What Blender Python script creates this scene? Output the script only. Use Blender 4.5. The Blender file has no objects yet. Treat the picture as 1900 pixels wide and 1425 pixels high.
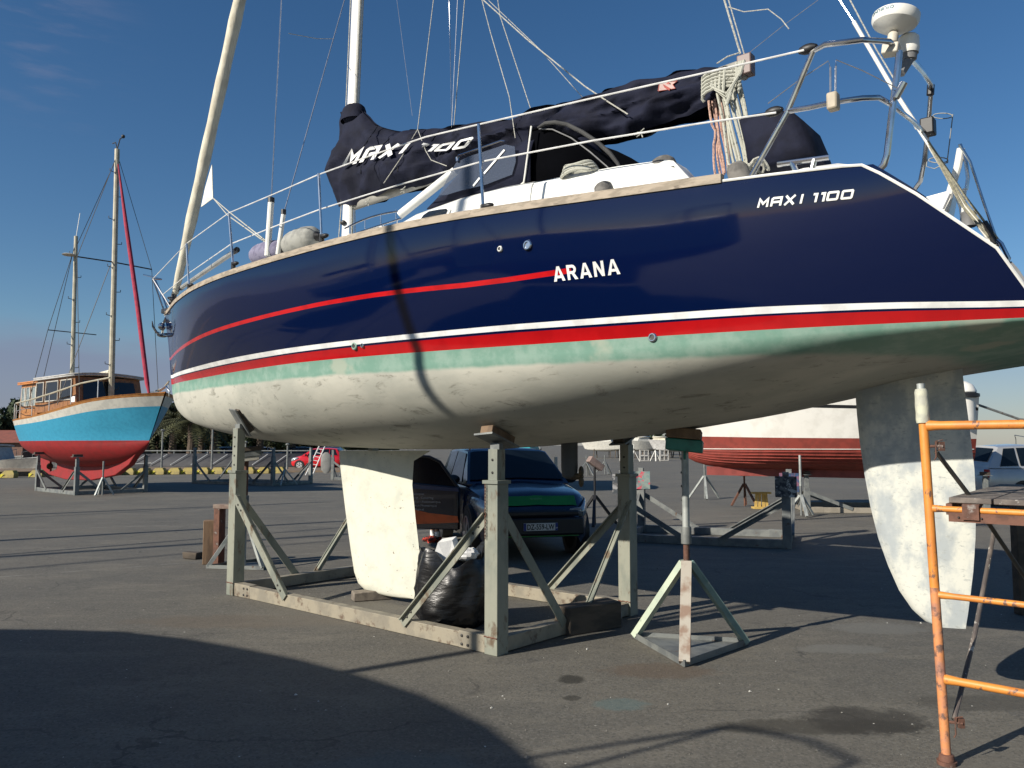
import bpy, math, random
from mathutils import Vector, Matrix, noise
random.seed(7)
R = math.radians
sc = bpy.context.scene
C = sc.collection

# ------------------------------------------------------------------ camera
F, CX, CY, EYE = 1490., 950., 712.5, 1.70
PITCH = math.atan((825 - CY) / F)
cd = bpy.data.cameras.new('camera'); cam = bpy.data.objects.new('camera', cd); C.objects.link(cam)
cam.location = (0, 0, EYE); cam.rotation_euler = (R(90) + PITCH, 0, 0)
cd.sensor_width = 36; cd.lens = 36 * F / 1900.; cd.clip_start = .05; cd.clip_end = 3000
sc.camera = cam
sc.render.resolution_x, sc.render.resolution_y = 1024, 768
# ------------------------------------------------------------------ view
sc.view_settings.view_transform = 'Standard'; sc.view_settings.look = 'None'
sc.view_settings.gamma = 1; sc.view_settings.use_curve_mapping = False
sc.view_settings.exposure = 0.42
# ------------------------------------------------------------------ sun + sky
SUN_EL, SUN_AZ = R(27.7), R(34)                 # light travels along (cos az, sin az)
ldir = Vector((math.cos(SUN_AZ) * math.cos(SUN_EL), math.sin(SUN_AZ) * math.cos(SUN_EL), -math.sin(SUN_EL)))
sl = bpy.data.lights.new('sun', 'SUN'); so = bpy.data.objects.new('sun', sl); C.objects.link(so)
sl.energy = 5.0; sl.angle = R(0.5); sl.color = (1, .93, .82)
so.rotation_euler = ldir.to_track_quat('-Z', 'Y').to_euler()
w = bpy.data.worlds.new('World'); sc.world = w; w.use_nodes = True
nt = w.node_tree; nt.nodes.clear()
def N(t, **k):
    n = nt.nodes.new(t)
    for a, b in k.items(): setattr(n, a, b)
    return n
def Lk(a, b): nt.links.new(a, b)
out = N('ShaderNodeOutputWorld'); bg = N('ShaderNodeBackground'); sky = N('ShaderNodeTexSky')
sky.sky_type = 'NISHITA'; sky.sun_disc = False; sky.sun_elevation = SUN_EL
sky.sun_rotation = math.atan2(-ldir.x, -ldir.y); sky.altitude = 0; sky.air_density = 1.0; sky.dust_density = .25; sky.ozone_density = 3.0
bg.inputs['Strength'].default_value = .068
hs = N('ShaderNodeHueSaturation'); hs.inputs['Saturation'].default_value = 1.22; hs.inputs['Hue'].default_value = .502; Lk(sky.outputs[0], hs.inputs['Color'])
Lk(hs.outputs[0], bg.inputs['Color'])
tc = N('ShaderNodeTexCoord'); sep = N('ShaderNodeSeparateXYZ'); Lk(tc.outputs['Generated'], sep.inputs[0])
def mth(op, a, b=None, c=None):
    n = N('ShaderNodeMath', operation=op)
    for i, x in enumerate((a, b, c)):
        if x is None: continue
        if isinstance(x, (int, float)): n.inputs[i].default_value = x
        else: Lk(x, n.inputs[i])
    return n.outputs[0]
def sstep(x, lo, hi):
    n = N('ShaderNodeMapRange', interpolation_type='SMOOTHSTEP'); Lk(x, n.inputs[0])
    n.inputs[1].default_value = lo; n.inputs[2].default_value = hi
    return n.outputs[0]
def wnoise(scale, sx, sy, sz, detail=6, rough=.55, loc=(0, 0, 0)):
    m = N('ShaderNodeMapping'); m.inputs['Scale'].default_value = (sx, sy, sz); m.inputs['Location'].default_value = loc
    Lk(tc.outputs['Generated'], m.inputs[0])
    n = N('ShaderNodeTexNoise'); n.inputs['Scale'].default_value = scale; n.inputs['Detail'].default_value = detail
    n.inputs['Roughness'].default_value = rough; Lk(m.outputs[0], n.inputs[0])
    return n.outputs['Fac']
X, Y, Z = sep.outputs
# low purple grey bank towards the left of the view
band = mth('MULTIPLY', sstep(mth('SUBTRACT', mth('MULTIPLY', wnoise(3, 1, 1, 3), .12), Z), -.075, -.02), mth('ADD', mth('MULTIPLY', sstep(mth('MULTIPLY', X, -1), .0, .42), .35), .70))
band = mth('MULTIPLY', mth('MULTIPLY', band, sstep(Y, -.1, .3)), .72)
# wisps high on the left
wis = mth('MULTIPLY', sstep(wnoise(5, 1.2, 2.2, 9, 8, .6, (3.1, 0, 1.3)), .50, .72), mth('MULTIPLY', sstep(mth('MULTIPLY', X, -1), .36, .52), sstep(Y, .5, .7)))
wis = mth('MULTIPLY', mth('MULTIPLY', wis, sstep(Z, .30, .42)), .42)
# broken cloud behind the photographer (mirrored by the hull)
cum = mth('MULTIPLY', sstep(wnoise(2.6, 1, 1, 2.2, 7, .55, (5, 2, 0)), .50, .64), mth('MULTIPLY', sstep(mth('MULTIPLY', Y, -1), -.1, .2), sstep(Z, 0, .08)))
cum = mth('MULTIPLY', cum, .35)
amt = mth('MAXIMUM', mth('MAXIMUM', band, wis), cum)
cb = N('ShaderNodeBackground'); cb.inputs['Color'].default_value = (.205, .225, .335, 1); cb.inputs['Strength'].default_value = .8
mx = N('ShaderNodeMixShader'); Lk(amt, mx.inputs[0]); Lk(bg.outputs[0], mx.inputs[1]); Lk(cb.outputs[0], mx.inputs[2])
Lk(mx.outputs[0], out.inputs['Surface'])

# ------------------------------------------------------------------ projection helpers (photo pixel -> place)
BX, BY, YAW = -5.05, 11.9, R(39)
def ray(px, py):
    x = (px - CX) / F; z = -(py - CY) / F
    return (x, math.cos(PITCH) - z * math.sin(PITCH), math.sin(PITCH) + z * math.cos(PITCH))
def B(px, py, off=0.):
    "point of the big yacht (its own axes: x aft, y away from us) in the fore-and-aft plane y=off"
    d = ray(px, py); c, s = math.cos(YAW), math.sin(YAW)
    a1, b1, r1 = d[0], -c, BX + off * s; a2, b2, r2 = d[1], s, BY + off * c
    det = a1 * b2 - b1 * a2; t = (r1 * b2 - b1 * r2) / det
    return Vector(((a1 * r2 - a2 * r1) / det, off, EYE + t * d[2]))
def G(px, py, z=0.):
    d = ray(px, py); t = (z - EYE) / d[2]; return Vector((d[0] * t, d[1] * t, z))
def W(px, py, D):
    d = ray(px, py); t = D / d[1]; return Vector((d[0] * t, D, EYE + t * d[2]))
def interp(x, tab):
    if x <= tab[0][0]: return tab[0][1]
    for (a, b), (c, d) in zip(tab, tab[1:]):
        if x <= c: return b + (d - b) * (x - a) / (c - a)
    return tab[-1][1]
def sinterp(x, tab):
    "monotone-ish smooth (catmull) interpolation"
    n = len(tab)
    if x <= tab[0][0]: return tab[0][1]
    if x >= tab[-1][0]: return tab[-1][1]
    for i in range(n - 1):
        if x <= tab[i + 1][0]: break
    x0, y0 = tab[i]; x1, y1 = tab[i + 1]; h = x1 - x0; t = (x - x0) / h
    def sl(j):
        if j == 0: return (tab[1][1] - tab[0][1]) / (tab[1][0] - tab[0][0])
        if j == n - 1: return (tab[-1][1] - tab[-2][1]) / (tab[-1][0] - tab[-2][0])
        return (tab[j + 1][1] - tab[j - 1][1]) / (tab[j + 1][0] - tab[j - 1][0])
    m0, m1 = sl(i) * h, sl(i + 1) * h
    return (2*t**3-3*t*t+1)*y0 + (t**3-2*t*t+t)*m0 + (-2*t**3+3*t*t)*y1 + (t**3-t*t)*m1

# ------------------------------------------------------------------ materials
def hx(h):
    h = h.lstrip('#'); o = []
    for i in (0, 2, 4):
        c = int(h[i:i+2], 16) / 255; o.append(c / 12.92 if c <= .04045 else ((c + .055) / 1.055) ** 2.4)
    return tuple(o)
MATS = {}
def new_mat(name):
    m = bpy.data.materials.new(name); m.use_nodes = True; MATS[name] = m
    t = m.node_tree; b = t.nodes['Principled BSDF']
    return m, t, b
def node(t, ty, **k):
    n = t.nodes.new(ty)
    for a, v in k.items():
        if a.startswith('i_'): n.inputs[a[2:].replace('_', ' ')].default_value = v
        else: setattr(n, a, v)
    return n
def coords(t, stretch=(1, 1, 1)):
    c = node(t, 'ShaderNodeTexCoord'); m = node(t, 'ShaderNodeMapping'); m.inputs['Scale'].default_value = stretch
    t.links.new(c.outputs['Object'], m.inputs[0]); return m.outputs[0]
def tnoise(t, vec, scale, detail=5, rough=.55, dist=0):
    n = node(t, 'ShaderNodeTexNoise', i_Scale=scale, i_Detail=detail, i_Roughness=rough, i_Distortion=dist)
    t.links.new(vec, n.inputs[0]); return n.outputs['Fac']
def ramp(t, fac, lo, hi):
    n = node(t, 'ShaderNodeMapRange', interpolation_type='SMOOTHSTEP'); n.inputs[1].default_value = lo; n.inputs[2].default_value = hi
    t.links.new(fac, n.inputs[0]); return n.outputs[0]
def mixc(t, fac, a, b, blend='MIX'):
    n = node(t, 'ShaderNodeMix', data_type='RGBA', blend_type=blend)
    if isinstance(fac, (int, float)): n.inputs[0].default_value = fac
    else: t.links.new(fac, n.inputs[0])
    for i, x in ((6, a), (7, b)):
        if isinstance(x, tuple): n.inputs[i].default_value = (*x, 1)[:4]
        else: t.links.new(x, n.inputs[i])
    return n.outputs[2]
def tm(t, op, a, b=None):
    n = node(t, 'ShaderNodeMath', operation=op)
    for i, x in enumerate((a, b)):
        if x is None: continue
        if isinstance(x, (int, float)): n.inputs[i].default_value = x
        else: t.links.new(x, n.inputs[i])
    return n.outputs[0]
def bumpit(t, b, h, strength, dist=.01):
    n = node(t, 'ShaderNodeBump', i_Strength=strength, i_Distance=dist); t.links.new(h, n.inputs['Height'])
    t.links.new(n.outputs[0], b.inputs['Normal'])
def M(name, c1, c2=None, scale=6, rough=.5, metal=0., bump=0., bscale=None, stretch=(1, 1, 1), lo=.42, hi=.62, spots=None, sscale=18, slo=.62, shi=.68, coat=0., detail=5, spec=.5, bdist=.01, rvar=0):
    m, t, b = new_mat(name)
    b.inputs['Roughness'].default_value = rough; b.inputs['Metallic'].default_value = metal
    b.inputs['Specular IOR Level'].default_value = spec; b.inputs['Coat Weight'].default_value = coat; b.inputs['Coat Roughness'].default_value = .04
    v = coords(t, stretch)
    if c2 is None: c2 = tuple(x * .8 for x in c1)
    nz = tnoise(t, v, scale, detail)
    col = mixc(t, ramp(t, nz, lo, hi), c1, c2)
    if spots: col = mixc(t, ramp(t, tnoise(t, v, sscale, 6, .65), slo, shi), col, spots)
    t.links.new(col, b.inputs['Base Color'])
    if rvar: t.links.new(tm(t, 'ADD', tm(t, 'MULTIPLY', nz, rvar), rough - rvar / 2), b.inputs['Roughness'])
    if bump: bumpit(t, b, tnoise(t, v, bscale or scale * 4, 5), bump, bdist)
    return m

gel = M('gelcoat_white', (.78, .78, .74), (.70, .70, .66), 3, .28, bump=.03)
steel = M('stainless', (.62, .62, .63), (.5, .5, .5), 8, .18, 1.)
galv = M('galvanised', (.36, .38, .36), (.25, .27, .26), 7, .55, .25, .15, 40, spots=(.14, .10, .07), sscale=9, slo=.64, shi=.74)
galv_d = M('galvanised_dull', (.19, .20, .19), (.13, .14, .14), 6, .6, .3, .15, 40, spots=(.11, .07, .05), sscale=8, slo=.6, shi=.7)
cradle_m = M('cradle_paint', (.25, .255, .205), (.17, .185, .155), 3.5, .55, .1, .2, 30, spots=(.12, .085, .055), sscale=9, slo=.54, shi=.68, stretch=(1, 1, .5), rvar=.3)
beam_m = M('beam_paint', (.27, .24, .18), (.20, .18, .14), 5, .6, .0, .2, 30, spots=(.11, .075, .05), sscale=9, slo=.53, shi=.68, rvar=.3)
hole_m = M('bolt_dark', (.03, .028, .025), None, 8, .6)
navyfab = M('navy_canvas', (.009, .011, .026), (.005, .006, .015), 4, .85, bump=.35, bscale=9, bdist=.03, spec=.25)
shade_black = M('painted_shade_black', (.0018, .002, .003), None, 4, 1., spec=.04)  # near black, the shade under the hood put into the colour
teak = M('weathered_teak', (.36, .30, .23), (.24, .20, .15), 30, .75, bump=.2, stretch=(.25, 1, 1), spots=(.15, .12, .09), sscale=22)
wood = M('rough_wood', (.17, .11, .065), (.10, .065, .04), 9, .8, bump=.5, bscale=24, stretch=(1, 1, .25))
wood_d = M('old_timber', (.085, .066, .048), (.05, .04, .03), 9, .85, bump=.6, bscale=22, stretch=(.3, 1, 1))
woodgrey = M('grey_timber', (.20, .17, .135), (.13, .11, .09), 9, .85, bump=.5, bscale=25)
rope_w = M('rope_white', (.47, .46, .40), (.28, .28, .25), 70, .8, bump=.5, bscale=120)
rope_fleck = M('rope_flecked', (.40, .40, .34), (.12, .12, .10), 45, .85, bump=.4, bscale=120, lo=.59, hi=.66)
rope_pink = M('rope_pink', (.50, .32, .25), (.28, .17, .14), 60, .85, bump=.4, bscale=120)
wire = M('rigging_wire', (.55, .55, .56), None, 9, .3, .8)
wire_w = M('lifeline_white', (.72, .72, .70), None, 9, .4)
alu = M('mast_aluminium', (.74, .73, .70), (.66, .64, .60), 2, .42, .2)
cream = M('cream_sail', (.62, .58, .46), (.50, .46, .36), 6, .8, bump=.4, bscale=14, bdist=.02, stretch=(1, 1, .5))
plastic_k = M('black_plastic', (.012, .012, .013), None, 8, .5)
plastic_g = M('grey_plastic', (.22, .22, .22), (.17, .17, .17), 5, .6)
plastic_w = M('white_plastic', (.75, .74, .68), (.66, .65, .60), 5, .45)
grey_cover = M('grey_cover', (.17, .16, .145), (.10, .095, .088), 14, .9, bump=.5, bscale=30)
lilac = M('fender_cover', (.20, .19, .27), (.14, .13, .20), 14, .9, bump=.4, bscale=26)
fgrey = M('fender_grey', (.30, .30, .27), (.22, .22, .20), 12, .8, bump=.3, bscale=26)
rust = M('rusty_steel', (.16, .075, .05), (.10, .05, .035), 12, .8, .2, .4, 40, spots=(.25, .22, .20), sscale=12, slo=.6, shi=.7)
orange = M('orange_paint', (.62, .235, .04), (.52, .18, .035), 6, .5, .0, .25, 30, spots=(.16, .085, .055), sscale=16, slo=.555, shi=.62, stretch=(1, 1, .5))
orange_r = M('orange_faded', (.55, .22, .08), (.34, .16, .11), 7, .6, .0, .3, 30, spots=(.14, .08, .06), sscale=14, slo=.50, shi=.62)
white_p = M('white_decal', (.80, .80, .78), None, 5, .35)
red_p = M('red_boot_stripe', (.40, .006, .008), (.35, .005, .007), 5, .16, coat=.3)
red_s = M('red_pinstripe', (.50, .009, .012), None, 5, .18, coat=.2)
glass_k = M('dark_glass', (.012, .014, .016), None, 3, .06, spec=.8)
rubber = M('rubber', (.02, .02, .02), (.035, .033, .03), 12, .8)
def glassy(name, col, tr=.85, rough=.08, alpha=.5):
    m, t, b = new_mat(name); b.inputs['Base Color'].default_value = (*col, 1); b.inputs['Roughness'].default_value = rough
    b.inputs['Alpha'].default_value = alpha; return m
clear_pvc = glassy('clear_vinyl', (.07, .085, .12), alpha=.75, rough=.12)

# topside navy gelcoat: glossy, faint polish variation
def navy():
    m, t, b = new_mat('navy_topside'); v = coords(t)
    b.inputs['Base Color'].default_value = (.0012, .0055, .034, 1); b.inputs['Roughness'].default_value = .07
    b.inputs['Specular IOR Level'].default_value = .44
    n = tnoise(t, coords(t, (.5, 1, 1)), 1.3, 3); bumpit(t, b, n, .12, .02)
    t.links.new(tm(t, 'ADD', tm(t, 'MULTIPLY', tnoise(t, v, 5, 6), .10), .02), b.inputs['Roughness'])
    return m
navy_m = navy()
WLZ0, WLSL = 2.59, -.021
def bottom_mat():
    m, t, b = new_mat('bottom_primer'); v = coords(t)
    b.inputs['Roughness'].default_value = .62; b.inputs['Specular IOR Level'].default_value = .3
    s = node(t, 'ShaderNodeSeparateXYZ'); t.links.new(v, s.inputs[0])
    z = tm(t, 'SUBTRACT', s.outputs[2], tm(t, 'ADD', tm(t, 'MULTIPLY', s.outputs[0], WLSL), WLZ0 - .145))
    z = tm(t, 'ADD', z, tm(t, 'MULTIPLY', tm(t, 'SUBTRACT', tnoise(t, v, 3.5, 6), .5), .045))
    base = mixc(t, ramp(t, tnoise(t, coords(t, (.5, 1, 1)), 1.6, 6, .6), .4, .62), (.455, .445, .38), (.36, .36, .31))
    base = mixc(t, ramp(t, tnoise(t, coords(t, (.7, 1, 2.4)), 5, 8, .72, .5), .54, .70), base, (.21, .205, .17))
    base = mixc(t, ramp(t, tnoise(t, coords(t, (.8, 1, 2.2)), 4.2, 6, .82, .7), .64, .68), base, (.10, .10, .09))
    grn = mixc(t, ramp(t, tnoise(t, v, 5, 6, .65), .42, .64), (.15, .275, .215), (.22, .33, .27))
    grn = mixc(t, ramp(t, tnoise(t, v, 2.2, 4), .60, .70), grn, (.30, .35, .28))
    col = mixc(t, ramp(t, z, -.018, .018), base, grn)
    t.links.new(col, b.inputs['Base Color'])
    bumpit(t, b, tnoise(t, v, 30, 6), .12, .006)
    return m
bottom_m = bottom_mat()
def keel_mat():
    m, t, b = new_mat('keel_filler'); v = coords(t)
    b.inputs['Roughness'].default_value = .7; b.inputs['Specular IOR Level'].default_value = .2
    col = mixc(t, ramp(t, tnoise(t, v, 4, 8, .65), .45, .68), (.60, .595, .50), (.49, .50, .43))
    col = mixc(t, ramp(t, tnoise(t, coords(t, (1, 1, 1.5)), 6, 6, .65, .6), .63, .76), col, (.40, .40, .33))
    col = mixc(t, ramp(t, tnoise(t, coords(t, (3, 1, .6)), 5, 7, .75, .3), .58, .70), col, (.50, .52, .45))
    col = mixc(t, tm(t, 'MULTIPLY', ramp(t, tnoise(t, coords(t, (1, 1, 3)), 9, 8, .8, 1.), .60, .68), .7), col, (.33, .33, .28))
    col = mixc(t, ramp(t, tnoise(t, v, 26, 3, .5), .69, .73), col, (.16, .13, .10))
    t.links.new(col, b.inputs['Base Color']); bumpit(t, b, tnoise(t, v, 14, 6), .25, .01); return m
keel_m = keel_mat()
def rudder_mat():
    m, t, b = new_mat('rudder_sanded'); v = coords(t, (1, 1, .7))
    b.inputs['Roughness'].default_value = .6; b.inputs['Specular IOR Level'].default_value = .25
    col = mixc(t, ramp(t, tnoise(t, v, 5, 8, .6), .40, .60), (.33, .36, .37), (.54, .545, .49))
    col = mixc(t, ramp(t, tnoise(t, coords(t, (1, 1, 2)), 22, 6, .7), .54, .70), col, (.30, .32, .31))
    t.links.new(col, b.inputs['Base Color']); bumpit(t, b, tnoise(t, v, 20, 6), .15, .006); return m
rudder_m = rudder_mat()
def asphalt():
    m, t, b = new_mat('asphalt'); v = coords(t)
    b.inputs['Roughness'].default_value = .82; b.inputs['Specular IOR Level'].default_value = .35
    col = mixc(t, ramp(t, tnoise(t, v, .35, 6, .6), .38, .62), (.128, .117, .095), (.098, .093, .080))
    col = mixc(t, ramp(t, tnoise(t, coords(t, (.5, 1.3, 1)), 1.3, 8, .7), .48, .68), col, (.160, .146, .118))
    col = mixc(t, tm(t, 'MULTIPLY', ramp(t, tnoise(t, v, 2.4, 7, .7), .56, .70), .6), col, (.048, .046, .042))
    fine = tnoise(t, v, 160, 3, .7)
    agg = node(t, 'ShaderNodeTexVoronoi', i_Scale=70, i_Randomness=1.0); t.links.new(v, agg.inputs[0])
    asep = node(t, 'ShaderNodeSeparateColor'); t.links.new(agg.outputs['Color'], asep.inputs[0])
    col = mixc(t, tm(t, 'MULTIPLY', ramp(t, asep.outputs[0], .55, 1.0), .45), col, (.20, .19, .165))
    col = mixc(t, tm(t, 'MULTIPLY', ramp(t, asep.outputs[1], .6, 1.0), .5), col, (.035, .035, .033))
    wv = node(t, 'ShaderNodeVectorMath', operation='ADD'); t.links.new(v, wv.inputs[0]); nn = node(t, 'ShaderNodeTexNoise', i_Scale=2.5, i_Detail=5); t.links.new(v, nn.inputs[0]); sc2 = node(t, 'ShaderNodeVectorMath', operation='SCALE'); sc2.inputs['Scale'].default_value = .5; t.links.new(nn.outputs['Color'], sc2.inputs[0]); t.links.new(sc2.outputs[0], wv.inputs[1])
    ck = node(t, 'ShaderNodeTexVoronoi', i_Scale=.32, feature='DISTANCE_TO_EDGE'); t.links.new(wv.outputs[0], ck.inputs[0])
    ckf = tm(t, 'MULTIPLY', tm(t, 'LESS_THAN', ck.outputs['Distance'], .0035), ramp(t, tnoise(t, v, .8, 3), .45, .6))
    col = mixc(t, tm(t, 'MULTIPLY', ckf, .6), col, (.03, .028, .025))
    col = mixc(t, tm(t, 'MULTIPLY', ramp(t, tnoise(t, coords(t, (.35, 1.2, 1)), 4, 6, .75), .52, .66), .35), col, (.17, .155, .125))
    col = mixc(t, tm(t, 'MULTIPLY', ramp(t, fine, .35, .7), .35), col, (.15, .145, .13))
    # pale flecks of old paint and grit
    sp = tnoise(t, coords(t, (.7, 1.6, 1)), 9, 5, .75)
    col = mixc(t, tm(t, 'MULTIPLY', ramp(t, sp, .70, .735), .55), col, (.26, .25, .22))
    sp2 = node(t, 'ShaderNodeTexVoronoi', i_Scale=2.2, i_Randomness=1.0); t.links.new(v, sp2.inputs[0])
    col = mixc(t, tm(t, 'MULTIPLY', tm(t, 'LESS_THAN', sp2.outputs['Distance'], .022), .8), col, (.36, .35, .31))
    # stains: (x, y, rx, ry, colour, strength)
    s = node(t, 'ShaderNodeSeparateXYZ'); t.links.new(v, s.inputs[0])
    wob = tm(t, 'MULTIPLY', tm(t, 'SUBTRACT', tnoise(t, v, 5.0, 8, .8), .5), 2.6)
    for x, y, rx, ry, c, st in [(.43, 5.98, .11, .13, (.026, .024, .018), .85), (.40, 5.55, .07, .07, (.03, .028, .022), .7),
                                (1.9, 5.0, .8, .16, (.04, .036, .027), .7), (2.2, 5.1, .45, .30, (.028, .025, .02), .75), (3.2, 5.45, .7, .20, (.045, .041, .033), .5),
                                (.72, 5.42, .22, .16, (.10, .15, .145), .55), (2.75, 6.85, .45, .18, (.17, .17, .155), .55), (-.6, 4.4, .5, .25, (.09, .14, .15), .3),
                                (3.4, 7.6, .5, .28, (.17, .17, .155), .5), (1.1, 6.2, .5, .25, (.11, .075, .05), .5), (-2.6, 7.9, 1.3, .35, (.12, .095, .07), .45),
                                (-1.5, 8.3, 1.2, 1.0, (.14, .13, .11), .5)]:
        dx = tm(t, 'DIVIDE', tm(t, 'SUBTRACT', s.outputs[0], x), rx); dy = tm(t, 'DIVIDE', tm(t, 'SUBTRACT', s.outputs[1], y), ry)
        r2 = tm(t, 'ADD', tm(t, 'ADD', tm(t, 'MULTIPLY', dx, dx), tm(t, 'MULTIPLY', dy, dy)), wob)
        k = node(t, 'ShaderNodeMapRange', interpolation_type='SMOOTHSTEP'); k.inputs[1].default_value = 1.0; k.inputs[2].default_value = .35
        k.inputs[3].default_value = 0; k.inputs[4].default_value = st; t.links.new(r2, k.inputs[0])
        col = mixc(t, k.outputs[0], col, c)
    for (ax, ay), (bx, by), st in (((-11.0, 15.8), (-3.8, 18.4), .4), ((-6.7, 10.45), (-4.3, 12.0), .3), ((1.5, 14.6), (9, 12.9), .3)):
        lx, ly = bx - ax, by - ay; ll = math.hypot(lx, ly); nx, ny = -ly / ll, lx / ll
        dd = tm(t, 'ABSOLUTE', tm(t, 'ADD', tm(t, 'ADD', tm(t, 'MULTIPLY', s.outputs[0], nx), tm(t, 'MULTIPLY', s.outputs[1], ny)), -(nx * ax + ny * ay)))
        al = tm(t, 'ABSOLUTE', tm(t, 'ADD', tm(t, 'ADD', tm(t, 'MULTIPLY', s.outputs[0], lx / ll), tm(t, 'MULTIPLY', s.outputs[1], ly / ll)), -(lx / ll * (ax + bx) / 2 + ly / ll * (ay + by) / 2)))
        f_ = tm(t, 'MULTIPLY', tm(t, 'MULTIPLY', tm(t, 'LESS_THAN', dd, .04), tm(t, 'LESS_THAN', al, ll / 2 + 2)), ramp(t, tnoise(t, v, 3, 6, .8), .42, .6))
        col = mixc(t, tm(t, 'MULTIPLY', f_, st), col, (.32, .31, .27))
    t.links.new(col, b.inputs['Base Color'])
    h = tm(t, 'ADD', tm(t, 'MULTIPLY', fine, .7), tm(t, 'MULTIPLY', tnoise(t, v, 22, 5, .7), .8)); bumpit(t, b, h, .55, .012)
    return m
asphalt_m = asphalt()

# ------------------------------------------------------------------ mesh builder
class MB:
    def __init__(s): s.v = []; s.f = []; s.m = []
    def add(s, vs, fs, m=0):
        o = len(s.v); s.v += [Vector(p) for p in vs]; s.f += [tuple(i + o for i in f) for f in fs]; s.m += [m] * len(fs); return s
    def box(s, c, d, rz=0, m=0, rot=None):
        mt = Matrix.Rotation(rz, 3, 'Z') if rot is None else rot
        vs = [Vector(c) + mt @ Vector((x * d[0] / 2, y * d[1] / 2, z * d[2] / 2)) for x in (-1, 1) for y in (-1, 1) for z in (-1, 1)]
        return s.add(vs, [(0, 1, 3, 2), (4, 6, 7, 5), (0, 4, 5, 1), (2, 3, 7, 6), (0, 2, 6, 4), (1, 5, 7, 3)], m)
    def bar(s, p, q, wd, ht, up=(0, 0, 1), m=0):
        p, q = Vector(p), Vector(q); a = (q - p).normalized(); up = Vector(up)
        sd = a.cross(up)
        if sd.length < 1e-4: sd = a.cross(Vector((1, 0, 0)))
        sd.normalize(); u = sd.cross(a)
        vs = [b + sd * (x * wd / 2) + u * (y * ht / 2) for b in (p, q) for x, y in ((-1, -1), (1, -1), (1, 1), (-1, 1))]
        return s.add(vs, [(3, 2, 1, 0), (4, 5, 6, 7), (0, 1, 5, 4), (1, 2, 6, 5), (2, 3, 7, 6), (3, 0, 4, 7)], m)
    def tube(s, pts, r, n=8, cap=True, m=0, closed=False):
        pts = [Vector(p) for p in pts]; k = len(pts)
        rr = r if isinstance(r, (list, tuple)) else [r] * k
        vs = []; pu = None
        for i, p in enumerate(pts):
            if closed: a = (pts[(i + 1) % k] - pts[i - 1])
            else: a = (pts[min(i + 1, k - 1)] - pts[max(i - 1, 0)])
            if a.length < 1e-9: a = Vector((0, 0, 1))
            a.normalize()
            if pu is None:
                pu = a.cross(Vector((0, 0, 1)));
                if pu.length < .01: pu = a.cross(Vector((1, 0, 0)))
            u = (pu - a * pu.dot(a)).normalized(); pu = u; v = a.cross(u)
            for j in range(n):
                t = 2 * math.pi * j / n; vs.append(p + (u * math.cos(t) + v * math.sin(t)) * rr[i])
        fs = []
        for i in range(k if closed else k - 1):
            a, b = i * n, ((i + 1) % k) * n
            for j in range(n): fs.append((a + j, a + (j + 1) % n, b + (j + 1) % n, b + j))
        if cap and not closed: fs += [tuple(range(n - 1, -1, -1)), tuple(range((k - 1) * n, k * n))]
        return s.add(vs, fs, m)
    def lathe(s, prof, c=(0, 0, 0), n=16, rot=None, m=0):
        rot = rot or Matrix.Identity(3); c = Vector(c); vs = []
        for r, z in prof:
            for j in range(n):
                t = 2 * math.pi * j / n; vs.append(c + rot @ Vector((r * math.cos(t), r * math.sin(t), z)))
        fs = [(i * n + j, i * n + (j + 1) % n, (i + 1) * n + (j + 1) % n, (i + 1) * n + j) for i in range(len(prof) - 1) for j in range(n)]
        fs += [tuple(range(n - 1, -1, -1)), tuple(range((len(prof) - 1) * n, len(prof) * n))]
        return s.add(vs, fs, m)
    def grid(s, rows, m=0, closed=False):
        n = len(rows[0]); vs = [p for r in rows for p in r]; fs = []
        for i in range(len(rows) - 1):
            for j in range(n if closed else n - 1):
                k = (j + 1) % n; fs.append((i * n + j, i * n + k, (i + 1) * n + k, (i + 1) * n + j))
        return s.add(vs, fs, m)
    def plate(s, poly, th, m=0):
        "polygon of 3-D points extruded by vector th"
        n = len(poly); th = Vector(th); vs = [Vector(p) for p in poly] + [Vector(p) + th for p in poly]
        fs = [tuple(range(n)), tuple(range(2 * n - 1, n - 1, -1))] + [(i, n + i, n + (i + 1) % n, (i + 1) % n) for i in range(n)]
        return s.add(vs, fs, m)
    def ball(s, c, r, nu=16, nv=10, fn=None, m=0):
        c = Vector(c); r = Vector(r) if hasattr(r, '__len__') else Vector((r, r, r)); rows = []
        for i in range(nv + 1):
            a = math.pi * i / nv; row = []
            for j in range(nu):
                b = 2 * math.pi * j / nu; d = Vector((math.sin(a) * math.cos(b), math.sin(a) * math.sin(b), math.cos(a)))
                k = fn(d) if fn else 1
                row.append(c + Vector((d.x * r.x, d.y * r.y, d.z * r.z)) * k)
            rows.append(row)
        return s.grid(rows, m, True)
    def build(s, name, mats, parent=None, world=False, loc=None, bevel=0, smooth=35, solid=0, rz=0):
        if not isinstance(mats, (list, tuple)): mats = [mats]
        vs = s.v
        if world and parent is not None:
            p = parent
            while p.name not in MW: p = p.parent
            inv = MW[p.name].inverted(); vs = [inv @ v for v in vs]
        if loc is not None:
            inv = (Matrix.Translation(Vector(loc)) @ Matrix.Rotation(rz, 4, 'Z')).inverted(); vs = [inv @ v for v in vs]
        me = bpy.data.meshes.new(name); me.from_pydata([tuple(v) for v in vs], [], s.f)
        for x in mats: me.materials.append(x)
        for p, k in zip(me.polygons, s.m): p.material_index = min(k, len(mats) - 1); p.use_smooth = True
        me.validate(); me.update()
        import bmesh
        bm = bmesh.new(); bm.from_mesh(me); bmesh.ops.remove_doubles(bm, verts=bm.verts, dist=1e-5)
        bmesh.ops.recalc_face_normals(bm, faces=bm.faces); bm.to_mesh(me); bm.free()
        me.set_sharp_from_angle(angle=R(smooth))
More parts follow.
